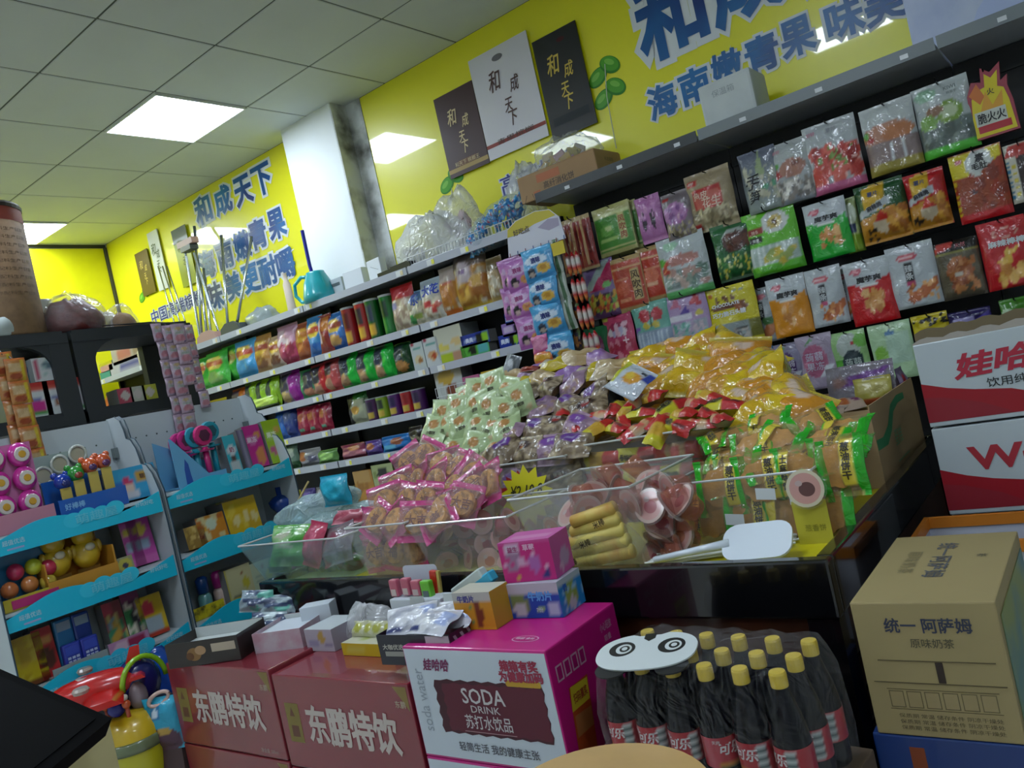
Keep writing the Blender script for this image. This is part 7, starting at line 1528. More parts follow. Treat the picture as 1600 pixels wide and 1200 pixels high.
# ================================================================== cartons in front of the island
def carton(name, w, d, h, m, loc, label, cat='carton', group=None, rz=0., b=.004):
    o = obj(name, bevel_box(name, w, d, h, b, 2), m, None, loc); o.rotation_euler = (0, 0, rz); tag(o, label, cat, group); return o
def faces(w, d, h): return (Fr((-w / 2, -d / 2, 0), (1, 0, 0), (0, 0, 1)), Fr((w / 2, -d / 2, 0), (0, 1, 0), (0, 0, 1)), Fr((-w / 2, -d / 2, h), (1, 0, 0), (0, 1, 0)))
CY = 1.30
redm = mat('red_shrink_carton', '#7d2a34', .22, coat=.7, bump=.12, bscale=9, var=.12, vscale=4)
def drink_case(x0, x1, z, h, label, n):
    w = x1 - x0; d = .30
    o = carton('drink_case', w, d, h, redm, ((x0 + x1) / 2, CY + d / 2, z), label, 'carton', 'red drink cases')
    f, r, t = faces(w, d, h)
    lettering(o, '东鹏特饮', f, w * .55, h * .50, h * .42, '#b5a8a2', .03, w * .66, e=.0016)
    decal(o, 'emblem', [([(w * .055, h * .28), (w * .165, h * .28), (w * .17, h * .70), (w * .06, h * .70)], '#7a6a34'), ([(w * .082, h * .34), (w * .14, h * .34), (w * .142, h * .46), (w * .085, h * .46)], '#5f3a2c'), ([(w * .09, h * .56), (w * .11, h * .66), (w * .13, h * .56)], '#5f3a2c')], f)
    decal(o, 'corner_print', [([(w * .90, h * .97), (w * .985, h * .97), (w * .985, h * .74)], '#7f6a3c')], f); lettering(o, '东鹏', f, w * .93, h * .80, h * .07, '#b0a08a', .01); lettering(o, '净含量 500ml', f, w * .86, h * .08, h * .05, '#a58a86', 0)
    return o
RZ = .605; RH = .262
drink_case(-2.59, -2.04, RZ - RH, RH, 'red shrink-wrapped drink case, upper left one', 0)
drink_case(-2.03, -1.487, RZ - RH - .012, RH, 'red shrink-wrapped drink case, upper one beside the soda carton', 1)
drink_case(-2.59, -2.04, RZ - 2 * RH - .004, RH, 'red shrink-wrapped drink case, lower left one', 2)
drink_case(-2.03, -1.487, RZ - 2 * RH - .016, RH, 'red shrink-wrapped drink case, lower one beside the soda carton', 3)
pal = mat('pallet_wood', '#6a5136', .7, var=.3)
for i, (x0, x1, h) in enumerate(((-2.6, -1.48, .06), (-1.475, -.4, .145))):
    e = empty('pallet', ((x0 + x1) / 2, 1.47, 0)); tag(e, ['low wooden pallet under the red drink cases', 'wooden pallet under the soda cartons and cola'][i], 'pallet'); w = (x1 - x0) / 2
    for k in range(5): MB().box(-w, w, -.17 + .07 * k, -.115 + .07 * k, h - .02, h).make('slat', pal, e)
    for k in (-1, 0, 1): MB().box(k * (w - .04) - .035, k * (w - .04) + .035, -.17, .165, 0, h - .0205).make('bearer', pal, e)
# soda cartons
sw, sd, sh = .425, .29, .267; SX = -1.2625; SZ = .687
wm2 = mat('soda_white_card', '#b3bcc6', .45, coat=.15); mg = mat('magenta_card', '#b00f70', .4, coat=.25)
for lv in range(2):
    z = SZ - sh * (lv + 1) - .001 * lv
    o = carton('soda_carton', sw, sd, sh, mg, (SX, CY + sd / 2, z), ['white and magenta soda water carton on top of its stack', 'white and magenta soda water carton below the top one'][lv], 'carton', 'soda water cartons')
    f, r, t = faces(sw, sd, sh)
    MB().box(-sw / 2 + .004, sw / 2 - .004, -sd / 2 - .0008, -sd / 2 + .001, .006, sh - .006).make('front_print', wm2, o)
    zz = []
    x0, x1, y0, y1 = .085, .395, .065, .19
    n = 15
    for i in range(n): zz.append((x0 + (x1 - x0) * i / n, y0 + (.004 if i % 2 else 0)))
    for i in range(8): zz.append((x1 + (.005 if i % 2 else 0), y0 + (y1 - y0) * i / 8))
    for i in range(n): zz.append((x1 - (x1 - x0) * i / n, y1 + (.004 if i % 2 else 0)))
    for i in range(8): zz.append((x0 - (.006 if i % 2 else 0), y1 - (y1 - y0) * i / 8))
    decal(o, 'maroon_panel', [(zz, '#3f1622'), ([(p[0] * .92 + .03, p[1] * .9 + .012) for p in zz], '#55182a')], f, e=.0014)
    lettering(o, 'SODA', f, .225, .158, .036, '#b8b2b4', .012, .125, e=.0026); lettering(o, 'DRINK', f, .225, .128, .016, '#b8b2b4', .006, .085, e=.0026); lettering(o, '苏打水饮品', f, .225, .098, .033, '#b8b2b4', .01, .135, e=.0026)
    decal(o, 'rule', [(rect(.15, .074, .3, .0755), '#a8868c')], f, e=.0024)
    lettering(o, '娃哈哈', f, .10, .226, .03, '#6a1c4a', .03, .085, shear=.3, e=.002); lettering(o, '轻简生活 我的健康主张', f, .235, .037, .022, '#4a4a52', .01, .23, e=.002)
    lettering(o, 'soda water', f, .035, .14, .03, '#8a929c', 0, .15, rot=PI / 2, e=.0018)
    lettering(o, '箱箱有奖', f, .345, .232, .026, '#8a1c3a', .045, .105, e=.002); lettering(o, '为健康加码', f, .345, .208, .026, '#8a1c3a', .045, .12, e=.002); decal(o, 'gold_tag', [(rrect(.30, .186, .395, .20, .005), '#b08a2a')], f, e=.0016)
    # right side prints
    decal(o, 'side_badge', [([(.035, .012), (.105, .012), (.125, .165), (.05, .165)], '#a8451c'), ([(.045, .115), (.115, .115), (.122, .16), (.055, .165)], '#b8a428'), ([(.045, .06), (.11, .06), (.114, .1), (.05, .105)], '#a86a3c')], r)
    lettering(o, '扫码赢奖', r, .085, .138, .022, '#8a3a1c', .02, .055, e=.0018); lettering(o, '小心轻放', r, .235, .232, .02, '#c08aa8', .01, .05); lettering(o, '限量', r, .235, .205, .014, '#c08aa8', .01)
    for k in range(4): decal(o, 'care_icon', [(rect(.02 + .03 * k, .19, .044 + .03 * k, .225), '#b890a6'), (rect(.024 + .03 * k, .194, .040 + .03 * k, .221), '#9a1464')], r)
    decal(o, 'top_badge', [(ell(.33, .06, .036, .018), '#c79ab5'), (ell(.33, .06, .033, .0155), '#a81468')], t); lettering(o, '畅销 食尚', t, .33, .06, .012, '#d0b0c4', .01, .05, e=.0016)
# ------------------------------------------------------------------ cola bottles in shrink film
cap_m = mat('yellow_cap', '#c2a83a', .4, coat=.2); cola = mat('dark_cola', '#04040c', .12, spec=.3); lab = None
def bottle():
    e = empty('cola_bottle')
    prof = [(.026, 0), (.031, .006), (.032, .02), (.0305, .05), (.0325, .09), (.0325, .10), (.031, .125), (.025, .155), (.0165, .185), (.0125, .2), (.0125, .206)]
    MB().lathe(prof, 24).make('bottle', cola, e, smooth=True)
    n = 32; vs = []; cs = []
    for j in range(9):
        v = j / 8
        for i in range(n):
            a = 2 * PI * i / n; u = ((a + PI / 2 + PI) % (2 * PI) - PI)
            vs.append((.0331 * math.cos(a), .0331 * math.sin(a), .05 + .055 * v))
            c = '#9a1826'
            if -1.4 < u < -.55: c = '#a8404c'
            if .75 < u < 1.35 and .1 < v < .9: c = '#a9b0ae' if j % 2 else '#4a5a5a'
            if v < .2 and -.6 < u < .7: c = '#3a4a2a' if v < .1 else '#b0702a'
            cs.append(lin(c))
    fs = [(j * n + i, j * n + (i + 1) % n, (j + 1) * n + (i + 1) % n, (j + 1) * n + i) for j in range(8) for i in range(n)]
    lb = obj('label', mesh('label', vs, fs, cs, True), GLOSS, e)
    def cyl(X, Y, ee):
        a = -PI / 2 + np.asarray(X) / .0331; r = .0338 + np.asarray(ee); return np.stack([r * np.cos(a), r * np.sin(a), np.asarray(Y)], 1)
    lettering(lb, '可乐', cyl, .004, .085, .022, '#c5bcbc', .03, e=0., shear=.2); lettering(lb, '天府', cyl, -.022, .097, .007, '#c5bcbc', .01, e=0.)
    MB().lathe([(.0145, .2), (.0148, .204), (.0148, .222), (.0135, .226), (.0, .226)], 20).make('cap', cap_m, e, smooth=False)
    return e
bt = Proto(bottle()); CB = .445
cyaw = -.10
O_ = Vector((-.92, 1.325, CB)); ux = Vector((math.cos(cyaw), math.sin(cyaw), 0)); uy = Vector((-math.sin(cyaw), math.cos(cyaw), 0))
for r in range(3):
    for i in range(6):
        P_ = O_ + ux * (.0705 * i + .01) + uy * (.068 * r)
        bt.put(Matrix.Translation(P_) @ Matrix.Rotation(random.uniform(-.9, .9) if i not in (1, 2) else -.1, 4, 'Z'), 'yellow-capped cola bottle, %s in the %s row of shrink pack' % (nth(i, 6), ['front', 'middle', 'rear'][r]), 'bottle', 'cola bottles in shrink film')
# film hull over the bottles
fm = clear_mat('shrink_film', '#f6f8fa', .0, .05, bump=.9, bscale=16, fk=.11)
hx0, hx1, hy0, hy1 = .01 - .035, .01 + .0705 * 5 + .035, -.036, .068 * 2 + .036
nu, nv = 30, 12; vs = []; fs = []
def fcol(u, v):
    return hx0 + (hx1 - hx0) * u, hy0 + (hy1 - hy0) * v
rg = random.Random(4)
ringp = [(hx0 + (hx1 - hx0) * i / 24, hy0) for i in range(24)] + [(hx1, hy0 + (hy1 - hy0) * i / 10) for i in range(10)] + [(hx1 - (hx1 - hx0) * i / 24, hy1) for i in range(24)] + [(hx0, hy1 - (hy1 - hy0) * i / 10) for i in range(10)]
lev = [(0.0, 1.0), (.06, 1.0), (.12, .995), (.17, .97), (.205, .93), (.228, .88), (.2295, .6), (.2295, .25)]
cxm, cym = (hx0 + hx1) / 2, (hy0 + hy1) / 2; n = len(ringp)
for z, s_ in lev:
    for q in ringp:
        w_ = .003 * math.sin(q[0] * 90 + z * 60) + .002 * math.sin(q[1] * 120)
        vs.append((cxm + (q[0] - cxm) * s_ + (w_ if q[1] not in (hy0, hy1) else 0), cym + (q[1] - cym) * s_ + (w_ if q[1] in (hy0, hy1) else 0), z + (.003 * math.sin(q[0] * 70) if z > .2 else 0)))
fs = [(j * n + i, j * n + (i + 1) % n, (j + 1) * n + (i + 1) % n, (j + 1) * n + i) for j in range(len(lev) - 1) for i in range(n)] + [tuple((len(lev) - 1) * n + i for i in range(n))]
sf = obj('shrink_film', mesh('film', vs, fs, None, True), fm, None, M=Matrix.Translation(O_ + Vector((0, 0, .002))) @ Matrix.Rotation(cyaw, 4, 'Z')); tag(sf, 'clear shrink film wrapped around the cola bottles', 'film')
ub = carton('carton', .46, .26, CB - .1455 - .001, mat('dull_carton', '#5a4a3a', .7), O_ + ux * .18 + uy * .07 - Vector((0, 0, CB - .1455)), 'plain carton under the cola shrink pack'); ub.rotation_euler = (0, 0, cyaw)
# panda face card on the bottles
pp = at(1008, 1014, z=.69); pc_ = empty('panda_card', (pp[0], pp[1], .684)); pc_.rotation_euler = (.30, -.06, .12); tag(pc_, 'upside-down panda face card lying on the cola bottles', 'card')
def slab(pts, z0, z1): 
    k = len(pts); b = MB(); b.add([(p[0], p[1], z0) for p in pts] + [(p[0], p[1], z1) for p in pts], [tuple(range(k))[::-1], tuple(range(k, 2 * k))] + [(i, (i + 1) % k, (i + 1) % k + k, i + k) for i in range(k)]); return b
wc = mat('white_gloss_card', '#b9c0c0', .4); bc_ = mat('black_gloss_card', '#0c0d10', .35)
fp_ = []
for i in range(48):
    a = 2 * PI * i / 48; fp_.append((.105 * math.copysign(abs(math.cos(a)) ** .75, math.cos(a)), .052 * math.copysign(abs(math.sin(a)) ** .85, math.sin(a)) * (1 - .12 * (abs(math.cos(a)) < .25 and math.sin(a) > 0))))
slab(fp_, 0, .003).make('face', wc, pc_)
for sx in (-1, 1):
    slab(ell(sx * .062, -.042, .034, .024), -.0035, -.0005).make('ear', bc_, pc_)
    ey = slab(ell(sx * .052, .010, .028, .021), .0032, .0036).make('eye_patch', bc_, pc_); slab(ell(sx * .052 + .004, .009, .017, .014), .0037, .0041).make('eye_white', wc, ey); slab(ell(sx * .052 + .006, .009, .011, .009), .0042, .0045).make('eye_ring', bc_, ey); slab(ell(sx * .052 + .006, .009, .006, .005), .0046, .0049).make('pupil', wc, ey)
slab([(-.012, .036), (0, .028), (.012, .036), (.012, .05), (-.012, .05)], .0032, .0037).make('nose', bc_, pc_)
# ------------------------------------------------------------------ milk tea carton and blue carton at the right
tk = mat('tan_carton', '#94845a', .6, var=.05, vscale=6)
tw, td, th = .236, .42, .246; TX, TY, TZ = -.366, 1.50, .466
o = carton('tea_carton', tw, td, th, tk, (TX, TY + td / 2, TZ), 'tan milk tea carton with open top edge at right of cola', b=.003); f, r, t = faces(tw, td, th)
lettering(o, '统一 阿萨姆', f, tw * .52, th * .83, .028, '#2b3144', .02, tw * .60); lettering(o, '原味奶茶', f, tw * .53, th * .70, .017, '#4a4632', .005, tw * .3)
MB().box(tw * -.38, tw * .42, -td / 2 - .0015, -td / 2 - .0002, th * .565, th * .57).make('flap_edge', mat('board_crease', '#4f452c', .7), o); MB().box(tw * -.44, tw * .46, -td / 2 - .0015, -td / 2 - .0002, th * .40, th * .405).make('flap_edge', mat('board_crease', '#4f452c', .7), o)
MB().box(tw * .02, tw * .07, -td / 2 - .0012, -td / 2 - .0002, th * .41, th * .56).make('tape', mat('dark_tape', '#2c2018', .5), o)
decal(o, 'care_panel', [(rect(tw * .14, th * .2, tw * .9, th * .205), '#5c5238'), (rect(tw * .14, th * .35, tw * .9, th * .355), '#5c5238')], f)
for k in range(6): decal(o, 'care_icon', [(rect(tw * (.15 + .125 * k), th * .215, tw * (.255 + .125 * k), th * .34), '#6a5f42'), (rect(tw * (.157 + .125 * k), th * .222, tw * (.248 + .125 * k), th * .333), '#91815a')], f)
for k in range(3): lettering(o, '保质期 常温 储存条件 阴凉干燥处', f, tw * .54, th * (.155 - .045 * k), .008, '#5c5238', 0, tw * .7)
lettering(o, '统一阿萨姆', t, tw * .50, td * .58, .04, '#4f5258', .01, .22, rot=-PI / 2); lettering(o, '原味奶茶', t, tw * .27, td * .55, .03, '#7a7050', 0, .14, rot=-PI / 2); lettering(o, '茶', t, tw * .8, td * .62, .02, '#4a4a40', 0)
MB().box(tw / 2 + .0005, tw / 2 + .002, -td / 2 + .02, td / 2 - .02, .02, th - .03).make('side_print', mat('side_green_print', '#7f8a52', .5, var=1, vscale=7, var2='#4f7a80'), o)
o = carton('drink_carton', .27, .42, .235, mat('deep_blue_card', '#10306a', .4, coat=.3), (-.36, TY + .21, .23), 'deep blue drink carton under the tan milk tea carton'); f, r, t = faces(.27, .42, .235)
decal(o, 'orange_print', [(rect(.06, .13, .085, .215), '#7a3a1c')], f); decal(o, 'blue_print', [(rect(.1, .02, .26, .1), '#16458a')], f)
carton('drink_carton', .27, .42, .228, mat('dull_blue_card', '#16264a', .5), (-.36, TY + .21, .001), 'dark carton at the bottom of the milk tea stack')
# orange-rimmed white tray carton behind
tr2 = empty('display_tray', (-.352, 2.15, .43)); tag(tr2, 'open white carton with orange rim behind the milk tea carton', 'carton')
om = mat('orange_rim_card', '#c0721a', .5); wi = mat('white_inside_card', '#b9bcc8', .6)
for nm, a in (('wall', (-.14, .14, .116, .12)), ('wall', (-.14, .14, -.12, -.116)), ('wall', (-.14, -.136, -.116, .116)), ('wall', (.136, .14, -.116, .116))):
    w_ = MB().box(a[0], a[1], a[2], a[3], 0, .228).make(nm, wi, tr2); MB().box(a[0] - .004, a[1] + .004, a[2] - .004, a[3] + .004, .205, .232).make('rim_band', om, w_)
MB().box(-.136, .136, -.116, .116, 0, .004).make('base', wi, tr2)
carton('carton', .28, .24, .428, mat('dull_carton', '#5a4a3a', .7), (-.352, 2.15, .001), 'plain carton under the orange-rimmed tray')
lump('paper_wad', (-.26, 2.19, .436), (.07, .05, .10), mat('crumpled_white_paper', '#b5b8b8', .8), 'crumpled white wrapping sticking out of the orange-rimmed carton', 'paper', 71)
# water cartons
wtm = mat('white_water_carton', '#a9b2b6', .45, coat=.15); WX = -.449; WW, WD = .48, .34
for lv, (z0, z1) in enumerate(((.882, 1.104), (.644, .876), (.406, .638), (.168, .40))):
    h = z1 - z0
    o = carton('water_carton', WW, WD, h, wtm, (WX + WW / 2, 2.35 + WD / 2, z0), ['white water carton with red wave and torn top edge', 'white water carton with English lettering under the torn one', 'white water carton third from the top of the stack', 'white water carton at the bottom of the stack'][lv], 'carton', 'water cartons', b=.003)
    f, r, t = faces(WW, WD, h)
    wave = [(0, .02), (0, h * .53), (.06, h * .44), (.12, h * .38), (.2, h * .33), (.27, h * .22), (.3, h * .06), (.305, .012), (.0, .012)]
    wave2 = [(.0, h * .36), (.05, h * .33), (.13, h * .22), (.2, h * .06), (.21, .012), (0, .012)]
    decal(o, 'red_wave', [(wave, '#8f1522'), (wave2, '#84202c')], f); decal(o, 'red_wave', [([(.38, .012), (.40, h * .3), (.47, h * .5), (.478, h * .3), (.478, .012)], '#8f1522')], f)
    if lv % 2 == 0:
        lettering(o, '娃哈哈', f, .215, h * .68, h * .30, '#a01c34', .035, .27, shear=.25, e=.0016, rot=.04); lettering(o, '饮用纯净水', f, .225, h * .43, h * .11, '#22282a', .008, .15, e=.0016)
    else:
        lettering(o, 'Wahaha', f, .262, h * .62, h * .27, '#9a2230', .03, .38, e=.0016); lettering(o, 'PURIFIED WATER', f, .27, h * .43, h * .055, '#3a4044', .008, .15, e=.0016); lettering(o, 'FOR DRINKING', f, .275, h * .36, h * .055, '#3a4044', .008, .13, e=.0016); lettering(o, '哇', f, .30, h * .86, h * .11, '#9a2230', .02)
    if lv == 0:
        # torn strip above the front edge shows raw board
        tp = [(0, h)] + [(WW * i / 26, h + .004 + .010 * abs(math.sin(i * 2.3)) + .012 * i / 26) for i in range(27)] + [(WW, h)]
        MB().poly([(p[0] - WW / 2, p[1]) for p in tp], -WD / 2 + .004, -WD / 2 + .008).make('torn_edge', mat('raw_board', '#9a938a', .8), o); MB().poly([(p[0] - WW / 2, p[1] + (.022 if 0 < i < len(tp) - 1 else 0)) for i, p in enumerate(tp)], -WD / 2 + .05, -WD / 2 + .054).make('inner_flap', mat('raw_kraft', '#6a5c42', .8), o)
    if lv == 3: MB().box(-WW / 2, WW / 2, -WD / 2, WD / 2, -.1675, -.001).make('pallet_block', pal, o)

# ------------------------------------------------------------------ small packs on top of the cartons
def on_top(px, py, z): return at(px, py, z=z)
def tray_box(name, p, w, d, h, m, inner, label, rz=0., front=None, cat='display box', low=1.):
    """open-topped cardboard display box with separate walls"""
    e = empty(name, p, rz); tag(e, label, cat)
    for nm, a, hh in (('front_wall', (-w / 2, w / 2, -d / 2, -d / 2 + .002), h * low), ('rear_wall', (-w / 2, w / 2, d / 2 - .002, d / 2), h * 1.05), ('side_wall', (-w / 2, -w / 2 + .002, -d / 2 + .002, d / 2 - .002), h), ('side_wall', (w / 2 - .002, w / 2, -d / 2 + .002, d / 2 - .002), h)):
        MB().box(a[0], a[1], a[2], a[3], 0, hh).make(nm, m, e)
    MB().box(-w / 2 + .0025, w / 2 - .0025, -d / 2 + .0025, d / 2 - .0025, 0, .003).make('base', inner, e); MB().box(-w / 2 + .003, w / 2 - .003, d / 2 - .0035, d / 2 - .0022, .003, h * 1.04).make('lining', inner, e)
    return e
wl = mat('white_lining', '#b5bab8', .6)
# brown chocolate box, white foil packs
p = on_top(325, 1030, RZ); e = tray_box('display_box', (p[0] + .02, p[1] + .03, RZ + .002), .26, .15, .075, mat('dark_brown_box', '#1f1714', .4, coat=.3), wl, 'open dark brown chocolate box on the left red drink case', .38)
f = Fr((-.13, -.075, 0), (1, 0, 0), (0, 0, 1)); decal(e, 'nut_print', [(ell(.1, .035, .026, .02), '#7a5a34'), (ell(.125, .045, .02, .014), '#9a7a5a'), (ell(.085, .03, .014, .012), '#5a3a20')], f); decal(e, 'cream_band', [(rect(.165, .035, .25, .06), '#a39684')], f)
MB().box(-.128, .128, -.072, .07, .04, .045).make('white_sheet', wl, e)
foil = mat('crinkled_foil', '#9fb0b5', .2, metal=.4, coat=.6, bump=.9, bscale=45)
for i, (q, rz) in enumerate((((412, 975), .4), ((432, 958), .5), ((398, 962), .3))):
    p = on_top(q[0], q[1], RZ + .05); o = obj('foil_pack', Pouch(.13, .075, .04, 'pillow', i + 2, .2).mesh([F('#8a9aa0'), N(i, 14, .1, .2, ['#b5c5c8', '#6a7a86', '#4f9a8a', '#3f4a66'], 0, 0, 1, 1), R(.2, .4, .8, .55, '#3a4a6a')], '#7f8c92'), FILM, None, (p[0], p[1], RZ + .012 + .025 * i)); o.rotation_euler = (-.5, .1, rz); tag(o, ['front', 'rear', 'left'][i] + ' crinkled silver snack pack beside the brown chocolate box', 'snack pack', 'silver snack packs')
# white box, lilac box, yellow box, clear bag
p = on_top(432, 1015, RZ - .01); e = tray_box('display_box', (p[0] + .03, p[1] + .05, RZ), .17, .17, .06, mat('white_pink_box', '#b0a4ac', .5, var=1, vscale=18, var2='#a8808c'), wl, 'open white box with pink side in the gap between red cases', .35); MB().box(-.083, .083, -.082, .08, .045, .049).make('lid_sheet', mat('white_sheet_card', '#b9c0c8', .5), e)
p = on_top(502, 1018, RZ - .012); o = obj('snack_box', pbox_mesh(.12, .12, .065, [F('#a099a6'), D(.6, .6, .12, .3, '#a88a4a'), R(.1, .2, .45, .5, '#86809a'), R(.7, .15, .95, .4, '#7f7890')], [F('#8f8a96')], [F('#aeb5b8')]), PRINT, None, (p[0], p[1] + .06, RZ - .011)); o.rotation_euler = (0, 0, .03); tag(o, 'small lilac box on the right red drink case', 'box')
p = on_top(575, 1026, RZ - .012); o = obj('snack_box', pbox_mesh(.205, .10, .035, [F('#b59a1c'), D(.3, .4, .2, .3, '#b8a84a')], [F('#9a841c')], [F('#b0ae96'), D(.3, .5, .1, .3, '#8f9a4a'), D(.7, .5, .1, .3, '#8f9a4a')]), PRINT, None, (p[0], p[1] + .05, RZ - .011)); tag(o, 'flat yellow cracker box on the right red drink case', 'box')
for i in range(5):
    MB_ = obj('cracker_pack', Pouch(.05, .045, .02, 'pillow', i, .12).mesh([F('#a9a88a'), D(.5, .5, .3, .3, '#9a9a3c')], '#a09f86', 8, 8), FILM, None, (p[0] - .08 + .04 * i, p[1] + .045, RZ + .026)); MB_.rotation_euler = (-.7, 0, random.uniform(-.2, .2)); tag(MB_, 'small pale cracker pack, %s in the flat yellow box' % nth(i, 5), 'cracker pack', 'small pale cracker packs')
p = on_top(560, 985, RZ + .03); lump('clear_bag', (p[0] - .02, p[1] + .06, RZ - .008), (.10, .06, .075), clear_mat('thin_carrier_film', '#e2e4e6', .30, .2), 'crumpled clear bag behind the lilac box', 'bag', 77)
p = on_top(545, 945, RZ + .05); o = carton('white_box', .10, .06, .10, mat('white_sheet_card', '#b9c0c8', .5), (p[0] - .03, 1.585, RZ - .01), 'folded white carton flap standing behind the small packs', 'box', None, .5, .002)
# black and white open box with sachets
p = on_top(640, 1000, SZ - .03); e = tray_box('display_box', (-1.46, 1.385, SZ - .055), .235, .13, .075, mat('black_chevron_box', '#0f1020', .35, coat=.3), wl, 'open black box with white chevrons holding foil sachets', .05)
f = Fr((-.1175, -.065, 0), (1, 0, 0), (0, 0, 1)); fr_ = Fr((.1175, -.065, 0), (0, 1, 0), (0, 0, 1))
lettering(e, '大咖优选', f, .05, .045, .014, '#a8a49a', .02, .07); decal(e, 'caption', [([(.02, .022), (.08, .022), (.085, .034), (.02, .034)], '#8a8880')], f); decal(e, 'white_end', [(rect(.16, .002, .233, .072), '#a8a6aa')], f); lettering(e, '条码', f, .205, .02, .016, '#4a4a4e', .02)
for k in range(4): decal(e, 'chevron', [([(.012 + .026 * k, .066), (.022 + .026 * k, .066), (.036 + .026 * k, .038), (.022 + .026 * k, .006), (.012 + .026 * k, .006), (.026 + .026 * k, .038)], '#8d9094')], fr_)
MB().box(-.116, .116, -.0625, .062, .003, .02).make('filler', wl, e)
MB().poly([(-.1175, 0), (-.06, 0), (-.06, .05), (-.105, .05)], .0, .002).make('flap', wl, e, (0, .066, .075)); MB().poly([(.0, 0), (.1175, 0), (.11, .055), (.01, .055)], .0, .002).make('flap', wl, e, (0, .066, .075))
for i, (dx, dy, rz, rx) in enumerate(((-.05, .0, .6, -1.0), (.045, -.02, -.1, -1.25), (.06, .03, .1, -1.1))):
    o = pack('sachet', .13, .09, .03, [F('#b3b4bc'), R(.7, .3, .95, .8, '#8f9cc0'), N(i, 8, .1, .2, ['#c8c9ce', '#9a9ca6'], 0, 0, .6, 1), R(0, .1, .3, .2, '#2a3466')], '#a8a9b2', i + 3, FILM); o.matrix_basis = Matrix.Translation((-1.46 + dx, 1.385 + dy, SZ - .055 + .09)) @ Matrix.Rotation(rz, 4, 'Z') @ Matrix.Rotation(rx, 4, 'X'); tag(o, ['left sloping', 'front right', 'rear right'][i] + ' white foil sachet in the open black box', 'sachet', 'white foil sachets')
# erasers and cards behind the black box
zb = SZ
er = MB()
for i, (px, py, c, lb, w, h) in enumerate(((618, 918, '#b0566a', 'left pink eraser', .032, .05), (636, 916, '#b0566a', 'middle pink eraser', .032, .05), (652, 918, '#b0566a', 'right pink eraser', .034, .045), (668, 920, '#5fae2a', 'green eraser with grey label', .036, .05))):
    p = at(px, py, y=1.57); o = obj('eraser', bevel_box('eraser', w, .02, h, .006, 2), cm(c, .4), None, (p[0], 1.57, p[2] - h / 2)); tag(o, lb + ' behind the open black box', 'eraser', 'erasers'); MB().box(-w * .3, w * .3, -.0112, -.0102, .004, h * .45).make('sleeve', cm('#b8a8a4' if c != '#5fae2a' else '#4a5a5c', .5), o)
    if i == 0: eb = carton('snack_box', .20, .055, p[2] - h / 2 - (SZ - sh - .0) + .0 - .002, mat('white_sheet_card', '#b9c0c8', .5), (at(655, 925, y=1.57)[0] - .0, 1.572, SZ - sh + .001), 'white carton holding erasers behind the open black box', 'box')
p = at(660, 910, y=1.605); o = MB().poly(rrect(-.07, -.05, .065, .05, .012), 0, .002).make('white_card', cm('#b5bac6', .4), None, (p[0], 1.607, p[2])); tag(o, 'rounded white card standing behind the erasers', 'card')
p = at(679, 912, y=1.6); o = obj('lighter', bevel_box('lighter', .024, .014, .085, .004, 2), cm('#b82414', .3), None, (p[0], 1.596, p[2] - .045)); o.rotation_euler = (0, .12, 0); tag(o, 'red plastic lighter standing beside the green eraser', 'lighter'); MB().box(.0125, .022, -.004, .004, 0, .085).make('yellow_edge', cm('#b8a85a', .4), o)
# milk tablet boxes at the right of the soda carton
p = on_top(745, 985, SZ); o = obj('milk_tablet_box', pbox_mesh(.115, .075, .09, [F('#b8801c'), R(0, .74, 1, 1, '#a8a6a0'), N(3, 8, .03, .05, ['#7a6a2a', '#4f7a4a'], .05, .2, .6, .6), D(.62, .42, .10, .38, '#6a2f1c'), R(0, 0, 1, .05, '#c0901c')], [F('#b0902a')], [F('#b5b0a0')]), PRINT, None, (p[0], p[1] + .04, SZ + .001)); o.rotation_euler = (0, 0, .04); tag(o, 'orange milk tablet box on the magenta soda carton', 'box'); lettering(o, '牛奶片', Fr((-.0575, -.0375, 0), (1, 0, 0), (0, 0, 1)), .04, .074, .018, '#2a2a7a', .03)
for i, (a, b_, c) in enumerate((((722, 930), (755, 905), '#a9b2ae'), ((740, 932), (770, 910), '#1f93b5'))):
    A_, B_ = at(a[0], a[1], y=1.50), at(b_[0], b_[1], y=1.50); d = B_ - A_; o = obj('toothbrush_box', bevel_box('toothbrush_box', d.length + .03, .03, .028, .004, 1), cm(c, .35), None, (A_ + B_) / 2); o.rotation_euler = (0, -math.atan2(d[2], d[0]), 0); tag(o, ['white', 'cyan'][i] + ' slim box leaning behind the orange milk tablet box', 'box')
p = on_top(790, 965, SZ); q = on_top(880, 975, SZ)
